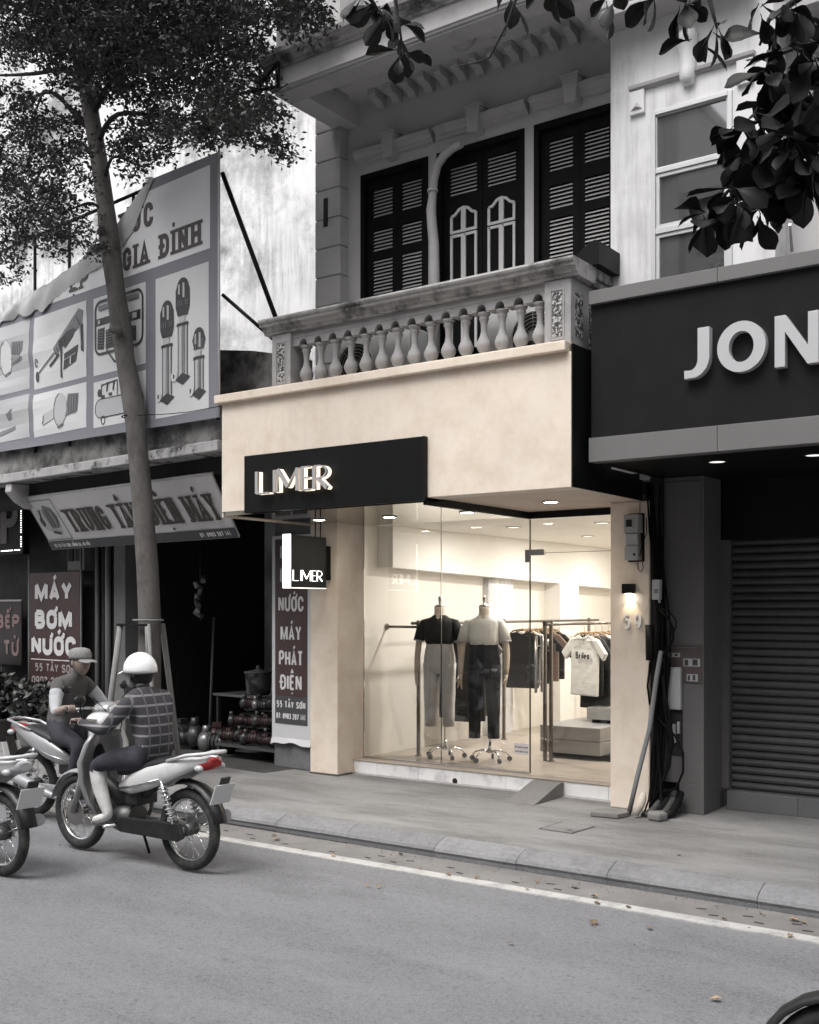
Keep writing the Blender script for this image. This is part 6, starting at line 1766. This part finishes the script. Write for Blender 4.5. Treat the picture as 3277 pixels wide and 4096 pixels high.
# fallen leaves and litter
dl = []
for w_, L_ in ((.03, .09), (.022, .06)):
    mb = MB()
    vs_, fs = [], []
    for i in range(6):
        u = i / 5
        w = w_ * math.sin(math.pi * min(.97, max(.04, u)))
        for k in (-1, 0, 1):
            vs_.append((u * L_, k * w, .004 + .02 * abs(k) * w / w_ * (1 if i % 2 else .6) + .012 * u * u))
    for i in range(5):
        for j in range(2):
            a = i * 3 + j
            fs.append((a, a + 1, a + 4, a + 3))
    dl.append(mesh_of(mb.add(vs_, fs, True), 'fallen_leaf', DRY_LEAF))
spots = [(583, 1760, 0), (590, 1768, 0), (850, 1800, 1), (1000, 1852, 1), (1245, 1888, 1), (1265, 1905, 1), (1250, 1948, 0), (1365, 1952, 0), (1495, 2105, 0), (1685, 1940, 0), (1700, 1945, 0), (1430, 1800, 0), (640, 1790, 1), (700, 1805, 1), (880, 1830, 1), (950, 1845, 1), (1110, 1872, 1), (1520, 1935, 1), (1600, 1925, 1), (770, 1868, 1), (795, 1870, 1), (1330, 1912, 1), (1075, 1985, 1), (1130, 1860, 1), (1210, 1868, 1), (1660, 1975, 1)]
for i, (x, y, k) in enumerate(spots):
    on_pav = (x, y) == (1430, 1800)
    z_ = .131 if on_pav else .0095
    a = (x - 862.5) / 2298.
    t_ = (CAM_H - z_) * 2298. / (y - 1283)
    o = bpy.data.objects.new('fallen_leaf', dl[k])
    COL.objects.link(o)
    o.location = ((a * math.cos(YAW) - math.sin(YAW)) * t_, (a * math.sin(YAW) + math.cos(YAW)) * t_, z_)
    o.rotation_euler = (0, 0, random.uniform(0, 6.28))
    s_ = random.uniform(.45, .85)
    o.scale = (s_, s_, s_)
    o['label'] = 'dry fallen leaf lying alone on the pavement before the dark shopfront' if on_pav else 'dry brown leaf fallen on the road beside the kerb'
    o['category'] = 'leaf'
    if not on_pav:
        o['group'] = 'dry leaves on the road'
lit = MB()
rr_ = random.Random(3)
for i in range(420):
    x_ = rr_.uniform(-9.8, -1.4)
    y_ = 6.72 - abs(rr_.gauss(0, .10)) - .01
    if rr_.random() < .25:
        y_ = rr_.uniform(5.2, 6.9)
    if 6.73 < y_:
        continue
    r_ = rr_.uniform(.003, .009)
    a = rr_.uniform(0, 6.28)
    lit.add([(x_ + r_ * math.cos(a), y_ + r_ * math.sin(a), .010), (x_ - r_ * math.sin(a), y_ + r_ * math.cos(a), .0105), (x_ - r_ * math.cos(a), y_ - r_ * math.sin(a), .0102), (x_, y_, .010 + r_)], [(0, 1, 3), (1, 2, 3), (2, 0, 3)])
solo('leaf_litter', lit, DRY_LEAF, 'fine litter of leaf crumbs strewn along the gutter', 'litter', kind='stuff')
# wire slung from the trunk
solo('slung_wire', MB().tube([(-8.72, 7.46, 3.83), (-8.3, 7.42, 3.79), (-7.9, 7.38, 3.765), (-7.48, 7.40, 3.78)], .004, 5), CABLE, 'thin dark wire slung from the trunk to the corner of the beige fascia', 'wire')
# ------------------------------------------------------------------ motorbikes (local: +x forward, z up)
def motorbike(label, loc, rz, body, shield, lamp=TAIL_RED, name='motorbike', plate=True):
    t = thing(name, label, 'motorbike', (0, 0, 0))
    L = lambda mb, nm, mt_, par=t, bev=0: part(nm, mb, mt_, par, bev, local=True)
    wr = .29
    for nm, xc in (('rear_wheel', -.6), ('front_wheel', .6)):
        w = L(MB().torus((xc, 0, wr), .252, .038, 40, 10), nm, RUBBER)
        L(MB().torus((xc, 0, wr), .215, .013, 36, 8, squash=1.6), 'rim', CHROME, w)
        hb = MB().cyl((xc, -.05, wr), (xc, .05, wr), .045 if nm == 'rear_wheel' else .03, n=16)
        L(hb, 'hub', ENGINE, w)
        sp_ = MB()
        for k in range(18):
            a = 2 * math.pi * k / 18
            s = -1 if k % 2 else 1
            b = a + .35 * (1 if k % 4 < 2 else -1)
            sp_.cyl((xc + .04 * math.cos(b), s * .035, wr + .04 * math.sin(b)), (xc + .21 * math.cos(a), 0, wr + .21 * math.sin(a)), .0025, n=4)
        L(sp_, 'spokes', CHROME, w)
        if nm == 'front_wheel':
            L(MB().cyl((xc, .052, wr), (xc, .058, wr), .10, n=24), 'brake_disc', STEEL, w)
    # front end
    for s in (-1, 1):
        L(MB().tube([(.60, s * .075, .29), (.52, s * .07, .52), (.43, s * .065, .80)], [.022, .024, .02], 10), 'fork_leg', PLASTIC_SILVER)
    rg = []
    for k in range(9):
        a = R(15 + 120 * k / 8)
        rg.append([(.6 + q * math.cos(a), y_, .29 + q * math.sin(a)) for q, y_ in ((.305, -.055), (.325, -.03), (.33, 0), (.325, .03), (.305, .055), (.30, .05), (.318, 0), (.30, -.05))])
    L(MB().loft(rg), 'front_mudguard', shield)
    # leg shield: curved wide plate
    rg = []
    for z, x0, w_, d_ in ((.30, .30, .10, .03), (.40, .36, .15, .05), (.55, .39, .19, .06), (.70, .385, .21, .06), (.84, .355, .17, .07), (.93, .33, .11, .08)):
        outer = [(x0 + .10 * (1 - (q / 6) ** 2 * .9) - .02, w_ * q / 6, z) for q in range(-6, 7)]
        inner = [(x0 + .075 * (1 - (q / 6) ** 2 * .9) - .045 - d_ * .2, w_ * q / 6 * .96, z) for q in range(6, -7, -1)]
        rg.append(outer + inner)
    L(MB().loft(rg), 'leg_shield', shield)
    L(MB().loft([[Vector((x0, r_ * math.cos(2 * math.pi * j / 16), .985 + r2 * math.sin(2 * math.pi * j / 16))) for j in range(16)] for x0, r_, r2 in ((.24, .06, .05), (.28, .105, .07), (.36, .12, .08), (.42, .10, .075), (.445, .08, .062))]), 'headlight_cowl', body)
    L(MB().sphere((.44, 0, .985), .062, 14, 8, (.4, 1.2, .95)), 'headlight', LENS)
    L(MB().tube([(.24, -.34, 1.00), (.29, -.20, 1.02), (.30, 0, 1.0), (.29, .20, 1.02), (.24, .34, 1.00)], .012, 8), 'handlebar', CHROME)
    for s in (-1, 1):
        L(MB().tube([(.255, s * .27, 1.008), (.235, s * .36, .998)], .018, 10), 'grip', RUBBER)
        L(MB().tube([(.29, s * .22, 1.02), (.27, s * .26, 1.10), (.22, s * .30, 1.16)], .005, 6), 'mirror_stem', BLACK_METAL)
        L(MB().sphere((.21, s * .31, 1.18), .05, 12, 8, (.3, 1.1, .75)), 'mirror', PLASTIC_BLACK)
        L(MB().tube([(.265, s * .25, 1.0), (.33, s * .29, .995)], .005, 5), 'lever', CHROME)
    # centre and tail
    L(MB().tube([(.42, 0, .82), (.30, 0, .55), (.10, 0, .42), (-.15, 0, .52), (-.35, 0, .66)], [.045, .06, .065, .06, .05], 12), 'frame_spine', PLASTIC_BLACK)
    for s in (-1, 1):
        rg = []
        for x0, zc, hz, yo in ((.02, .545, .035, .085), (-.12, .58, .075, .115), (-.30, .635, .085, .125), (-.50, .70, .075, .11), (-.70, .765, .05, .08), (-.84, .80, .022, .045)):
            rg.append([(x0, s * (yo + .03 * math.cos(a)), zc + hz * math.sin(a)) for a in [2 * math.pi * j / 12 for j in range(12)]])
        L(MB().loft(rg), 'side_panel', body)
        L(MB().tube([(.05, s * .12, .53), (-.2, s * .158, .58), (-.45, s * .15, .645)], [(.006, .004)] * 3, 6), 'trim_strip', CHROME)
    L(MB().loft([[Vector((x0, w_ * math.copysign(abs(math.cos(a)) ** .7, math.cos(a)), zc + h_ * math.copysign(abs(math.sin(a)) ** .7, math.sin(a)))) for a in [2 * math.pi * j / 16 for j in range(16)]] for x0, zc, w_, h_ in ((.10, .645, .06, .02), (.06, .66, .10, .045), (-.08, .685, .125, .05), (-.25, .70, .13, .05), (-.36, .735, .13, .05), (-.52, .765, .12, .045), (-.64, .785, .09, .03), (-.67, .785, .05, .01))]), 'seat', SEAT)
    L(MB().tube([(-.50, .12, .775), (-.70, .13, .83), (-.86, .09, .85), (-.90, 0, .855), (-.86, -.09, .85), (-.70, -.13, .83), (-.50, -.12, .775)], .013, 8), 'grab_rail', body)
    rg = [[Vector((x0, w_ * math.cos(a), zc + h_ * math.sin(a))) for a in [2 * math.pi * j / 14 for j in range(14)]] for x0, zc, w_, h_ in ((-.68, .755, .085, .05), (-.78, .765, .088, .05), (-.845, .775, .075, .042), (-.868, .778, .05, .025))]
    L(MB().loft(rg), 'tail_lamp', lamp)
    for s in (-1, 1):
        L(MB().sphere((-.80, s * .105, .745), .03, 10, 8, (1.3, .9, .8)), 'indicator', LENS)
    rg = []
    for k in range(7):
        a = R(75 + 95 * k / 6)
        rg.append([(-.6 + q * math.cos(a), y_, .31 + q * math.sin(a)) for q, y_ in ((.315, -.065), (.34, 0), (.315, .065), (.305, .06), (.325, 0), (.305, -.06))])
    L(MB().loft(rg), 'rear_mudguard', PLASTIC_BLACK)
    Mp = Matrix.Translation((-.925, 0, .57)) @ Matrix.Rotation(R(-22), 4, 'Y')
    if plate:
        L(MB().box(-.004, .004, -.095, .095, -.075, .075, Mp), 'number_plate', PLATE, bev=.003)
        L(MB().box(.005, .02, -.04, .04, -.05, .12, Mp), 'plate_bracket', PLASTIC_BLACK)
    for s in (-1, 1):
        sh = L(MB().cyl((-.56, s * .115, .34), (-.44, s * .125, .64), .016, n=10), 'shock_absorber', CHROME)
        hx = []
        for k in range(85):
            u = k / 84
            a = u * 2 * math.pi * 8
            hx.append((lerp(-.545, -.452, u) + .028 * math.cos(a), s * lerp(.116, .124, u) + .028 * math.sin(a), lerp(.375, .61, u)))
        L(MB().tube(hx, .0055, 5), 'spring', PLASTIC_SILVER, sh)
    L(MB().box(-.62, .02, .065, .09, .265, .315).box(-.62, .02, -.09, -.065, .265, .315), 'swing_arm', PLASTIC_SILVER, bev=.006)
    L(MB().prism([(-.66, .25), (-.62, .35), (.0, .33), (.06, .28), (0, .22), (-.6, .22)], lambda a, b, d: (a, d, b), .095, .125), 'chain_case', PLASTIC_BLACK, bev=.008)
    L(MB().tube([(.22, -.06, .24), (.12, -.10, .19), (-.1, -.135, .22), (-.3, -.145, .26), (-.55, -.15, .33), (-.82, -.15, .39)], [.016, .016, .018, .04, .05, .042], 12), 'exhaust', PLASTIC_SILVER)
    en = L(MB().tube([(-.06, 0, .31), (.10, 0, .30), (.20, 0, .30)], [.095, .11, .085], 16), 'engine', ENGINE)
    L(MB().box(.17, .34, -.065, .065, .24, .36), 'cylinder', ENGINE, en, .008)
    for k in range(5):
        L(MB().box(.19 + k * .03, .197 + k * .03, -.08, .08, .225, .375), 'cooling_fin', CONDUIT, en)
    L(MB().box(-.16, -.03, -.10, .10, .42, .54), 'battery_cover', PLASTIC_BLACK, bev=.012)
    for s in (-1, 1):
        L(MB().tube([(.27, s * .22, 1.01), (.36, s * .16, 1.10), (.44, s * .10, 1.0), (.43, s * .07, .82), (.55, s * .08, .45)], .0045, 6), 'brake_cable', CABLE)
    L(MB().tube([(-.24, -.131, .69), (-.24, -.09, .742), (-.24, 0, .755), (-.24, .09, .742), (-.24, .131, .69)], [(.014, .004)] * 5, 6), 'seat_strap', PLASTIC_BLACK)
    L(MB().tube([(.06, -.22, .265), (.06, .22, .265)], .012, 8), 'footrest', CHROME)
    L(MB().tube([(.04, -.10, .26), (-.02, -.14, .02)], .010, 8), 'side_stand', BLACK_METAL)
    t.location = loc
    t.rotation_euler = (0, 0, rz)
    return t


def person(label, loc, rz, J, Rd, mats, helmet, head_yaw=0):
    """body grown from a joint skeleton as one surface; mats: bone-end -> material index"""
    names = list(J)
    E_ = [('pelvis', 'belly'), ('belly', 'chest'), ('chest', 'neck'), ('neck', 'skull')]
    for s in 'lr':
        E_ += [('chest', 'sh' + s), ('sh' + s, 'ua' + s), ('ua' + s, 'el' + s), ('el' + s, 'wr' + s), ('wr' + s, 'ha' + s), ('pelvis', 'hi' + s), ('hi' + s, 'th' + s), ('th' + s, 'kn' + s), ('kn' + s, 'cf' + s), ('cf' + s, 'an' + s), ('an' + s, 'to' + s)]
    me = bpy.data.meshes.new('body_skeleton')
    me.from_pydata([J[n] for n in names], [(names.index(a), names.index(b)) for a, b in E_], [])
    o = bpy.data.objects.new('body_skeleton', me)
    COL.objects.link(o)
    o.modifiers.new('skin', 'SKIN').use_smooth_shade = True
    for i, n in enumerate(names):
        sv = me.skin_vertices[0].data[i]
        r_ = Rd[n]
        sv.radius = r_ if isinstance(r_, tuple) else (r_, r_)
        sv.use_root = (n == 'pelvis')
    ss = o.modifiers.new('sub', 'SUBSURF')
    ss.levels = ss.render_levels = 2
    bpy.context.view_layer.update()
    dg = bpy.context.evaluated_depsgraph_get()
    bmesh_ = bpy.data.meshes.new_from_object(o.evaluated_get(dg))
    bpy.data.objects.remove(o)
    mb = MB()
    mb.add([v.co[:] for v in bmesh_.vertices], [tuple(p.vertices) for p in bmesh_.polygons], True)
    mi = []
    for p in bmesh_.polygons:
        c = p.center
        best, bi = 1e9, 0
        for a, b in E_:
            A_, B_ = Vector(J[a]), Vector(J[b])
            u = max(0, min(1, (c - A_).dot(B_ - A_) / max(1e-9, (B_ - A_).length_squared)))
            d = (c - A_.lerp(B_, u)).length / (.5 * ((Rd[a] if not isinstance(Rd[a], tuple) else Rd[a][0]) + (Rd[b] if not isinstance(Rd[b], tuple) else Rd[b][0])))
            if d < best:
                best, bi = d, mats['idx'].get(b, 0)
        mi.append(bi)
    n0 = len(mb.f)
    # fingers closed on the grips
    for s in 'lr':
        sg = 1 if s == 'l' else -1
        h = Vector(J['ha' + s])
        for k in range(4):
            oy = (k - 1.5) * .019
            mb.tube([h + Vector((-.01, oy, .02)), h + Vector((.03, oy, .022)), h + Vector((.045, oy, -.005)), h + Vector((.028, oy, -.024))], [.010, .0095, .009, .008], 7)
        mb.tube([h + Vector((-.015, -sg * .03, .0)), h + Vector((.012, -sg * .035, -.02)), h + Vector((.03, -sg * .02, -.026))], [.011, .010, .008], 7)
    # head with a face
    hc = Vector(J['skull']) + Vector((.015, 0, .055))
    Mh = Matrix.Translation(hc) @ Matrix.Rotation(head_yaw, 4, 'Z')
    o0 = len(mb.v)
    mb.sphere((0, 0, 0), 1, 20, 16, (.098, .076, .118))
    for i in range(o0, len(mb.v)):
        p = Vector(mb.v[i])
        if p.z < -.02:
            k = min(1, (-p.z - .02) / .1)
            p.y *= 1 - .28 * k
            p.x = p.x * (1 - .12 * k) + .018 * k
        if p.x > .05 and abs(p.y) < .02 and -.045 < p.z < .02:
            p.x += .022 * (1 - abs(p.y) / .02) * (1 - (p.z + .045) / .08 * .7)
        if p.x > .06 and .015 < abs(p.y) < .05 and -.005 < p.z < .025:
            p.x -= .007
        mb.v[i] = tuple(Mh @ p)
    for s in (-1, 1):
        mb.sphere((-.005, s * .077, -.005), .03, 10, 8, (.55, .3, 1), Mh)
    mb.tube([Mh @ Vector((.088, -.022, -.062)), Mh @ Vector((.096, 0, -.060)), Mh @ Vector((.088, .022, -.062))], [(.005, .004)] * 3, 6)
    n1 = len(mb.f)
    t = thing('person', label, 'person', (0, 0, 0))
    ob = part('body', mb, mats['list'], t, local=True)
    vals = mi + [mats['skin']] * (n1 - n0)
    # recalc keeps polygon order
    ob.data.polygons.foreach_set('material_index', vals[:len(ob.data.polygons)] + [0] * max(0, len(ob.data.polygons) - len(vals)))
    for s in (-1, 1):
        part('eye', MB().sphere((.084, s * .03, .008), .011, 8, 6, (.6, 1, .7), Mh), HAIR, t, local=True)
    helmet(t, Mh)
    t.location = loc
    t.rotation_euler = (0, 0, rz)
    return t


def half_helmet(t, Mh):
    mb = MB()
    rg = []
    for i in range(9):
        a = R(100 - 97 * i / 8)
        rg.append([Mh @ Vector((-.006 + .132 * math.sin(a) * math.cos(2 * math.pi * j / 24), .115 * math.sin(a) * math.sin(2 * math.pi * j / 24), .012 + .132 * math.cos(a))) for j in range(24)])
    h = part('helmet', mb.loft(rg, caps=True), HELMET, t, local=True)
    part('helmet_peak', MB().loft([[Mh @ Vector((x_, w_ * k / 5, .012 - .02 * (k / 5) ** 2 + dz - .25 * (x_ - .11))) for k in range(-5, 6)] + [Mh @ Vector((x_, w_ * k / 5, .006 - .02 * (k / 5) ** 2 + dz - .25 * (x_ - .11))) for k in range(5, -6, -1)] for x_, w_, dz in ((.10, .085, .0), (.14, .075, .0), (.17, .05, 0))]), HELMET, h, local=True)
    part('helmet_rim', MB().tube([Mh @ Vector((-.006 + .133 * math.cos(2 * math.pi * j / 24), .116 * math.sin(2 * math.pi * j / 24), -.012)) for j in range(25)], .006, 6), PLASTIC_BLACK, h, local=True)
    part('hair', MB().sphere((-.02, 0, -.03), 1, 14, 10, (.088, .08, .075), Mh), HAIR, t, local=True)
    part('chin_strap', MB().tube([Mh @ Vector((.0, .085, .0)), Mh @ Vector((.045, .055, -.10)), Mh @ Vector((.05, 0, -.122)), Mh @ Vector((.045, -.055, -.10)), Mh @ Vector((0, -.085, 0))], [(.008, .003)] * 5, 6), PLASTIC_BLACK, t, local=True)
    part('face_mask', MB().loft([[Mh @ Vector((.035 + .075 * math.cos(b) * k, .074 * math.sin(b) * k, z)) for b in [R(-95 + 190 * j / 12) for j in range(13)]] for z, k in ((-.015, 1.0), (-.05, 1.02), (-.095, .85), (-.115, .6))], caps=False), SLEEVE, t, local=True)


def flat_cap(t, Mh):
    rg = []
    for z, k in ((.028, 1.03), (.05, 1.06), (.085, 1.02), (.112, .85), (.125, .45), (.128, .05)):
        rg.append([Mh @ Vector((-.004 + .104 * k * math.cos(2 * math.pi * j / 22), .086 * k * math.sin(2 * math.pi * j / 22), z)) for j in range(22)])
    c = part('cap', MB().loft(rg), CAP, t, local=True)
    part('cap_peak', MB().loft([[Mh @ Vector((x_, w_ * k / 5, .032 - .25 * (x_ - .09) - .012 * (k / 5) ** 2)) for k in range(-5, 6)] + [Mh @ Vector((x_, w_ * k / 5, .027 - .25 * (x_ - .09) - .012 * (k / 5) ** 2)) for k in range(5, -6, -1)] for x_, w_ in ((.085, .08), (.13, .078), (.165, .06), (.178, .03))]), CAP, c, local=True)
    part('hair', MB().sphere((-.025, 0, .0), 1, 14, 10, (.082, .079, .075), Mh), HAIR, t, local=True)


def pose(lean, k):
    """riding pose; lean shifts the trunk forward, k scales height"""
    J = {'pelvis': (-.22, 0, .80), 'belly': (-.23 + lean * .3, 0, .93), 'chest': (-.19 + lean * .7, 0, 1.12), 'neck': (-.14 + lean, 0, 1.27), 'skull': (-.11 + lean, 0, 1.33)}
    for s, g in (('l', 1), ('r', -1)):
        J['sh' + s] = (-.18 + lean * .8, g * .15, 1.185)
        J['ua' + s] = (-.11 + lean * .7, g * .225, 1.08)
        J['el' + s] = (-.02 + lean * .5, g * .28, .965)
        J['wr' + s] = (.18, g * .30, 1.015)
        J['ha' + s] = (.235, g * .31, 1.018)
        J['hi' + s] = (-.18, g * .09, .775)
        J['th' + s] = (-.02, g * .145, .755)
        J['kn' + s] = (.20, g * .175, .70)
        J['cf' + s] = (.15, g * .175, .52)
        J['an' + s] = (.06, g * .17, .335)
        J['to' + s] = (.21, g * .19, .292)
    return J


RAD = {'pelvis': (.135, .125), 'belly': (.135, .115), 'chest': (.15, .115), 'neck': .052, 'skull': .055}
for s in 'lr':
    RAD.update({'sh' + s: .075, 'ua' + s: .058, 'el' + s: .047, 'wr' + s: .033, 'ha' + s: (.03, .036), 'hi' + s: .10, 'th' + s: .088, 'kn' + s: .066, 'cf' + s: .058, 'an' + s: .04, 'to' + s: (.038, .03)})


def idx(shirt_, sleeve, forearm, hand, trouser, lower, shoe, neck):
    d = {'belly': shirt_, 'chest': shirt_, 'neck': shirt_, 'skull': neck}
    for s in 'lr':
        d.update({'sh' + s: shirt_, 'ua' + s: sleeve, 'el' + s: sleeve, 'wr' + s: forearm, 'ha' + s: hand, 'hi' + s: trouser, 'th' + s: trouser, 'kn' + s: trouser, 'cf' + s: lower, 'an' + s: lower, 'to' + s: shoe})
    return d


motorbike('white and silver motorbike with a red tail lamp ridden along the kerb lane', (-6.33, 5.37, .009), R(180), PLASTIC_WHITE, PLASTIC_SILVER)
person('rider in a white helmet, dark striped shirt and pale trousers on the white motorbike', (-6.33, 5.37, .009), R(180), pose(.02, 1), RAD,
       {'list': [PLAID, SKIN, NAVY, PALE_TROUSER, SHOE], 'skin': 1, 'idx': idx(0, 0, 0, 1, 2, 3, 4, 0)}, half_helmet, R(8))
motorbike('silver-grey motorbike facing right near the kerb behind the white one', (-7.78, 6.02, .009), R(2), PLASTIC_SILVER, PLASTIC_WHITE)
person('rider in a grey cap and dark vest with pale sleeves riding to the right', (-7.78, 6.02, .009), R(2), pose(.10, 1), RAD,
       {'list': [VEST, SKIN, NAVY, SLEEVE, ENGINE], 'skin': 1, 'idx': idx(0, 3, 1, 1, 2, 2, 4, 1)}, flat_cap, R(-6))
motorbike('white motorbike cut off by the left picture edge, showing its tail and number plate', (-7.30, 4.53, .001), R(180), PLASTIC_WHITE, PLASTIC_WHITE, LENS)
motorbike('black motorbike of which only the front wheel shows in the lower right corner', (-.27, 3.70, .001), R(180), PLASTIC_BLACK, PLASTIC_BLACK, plate=False)
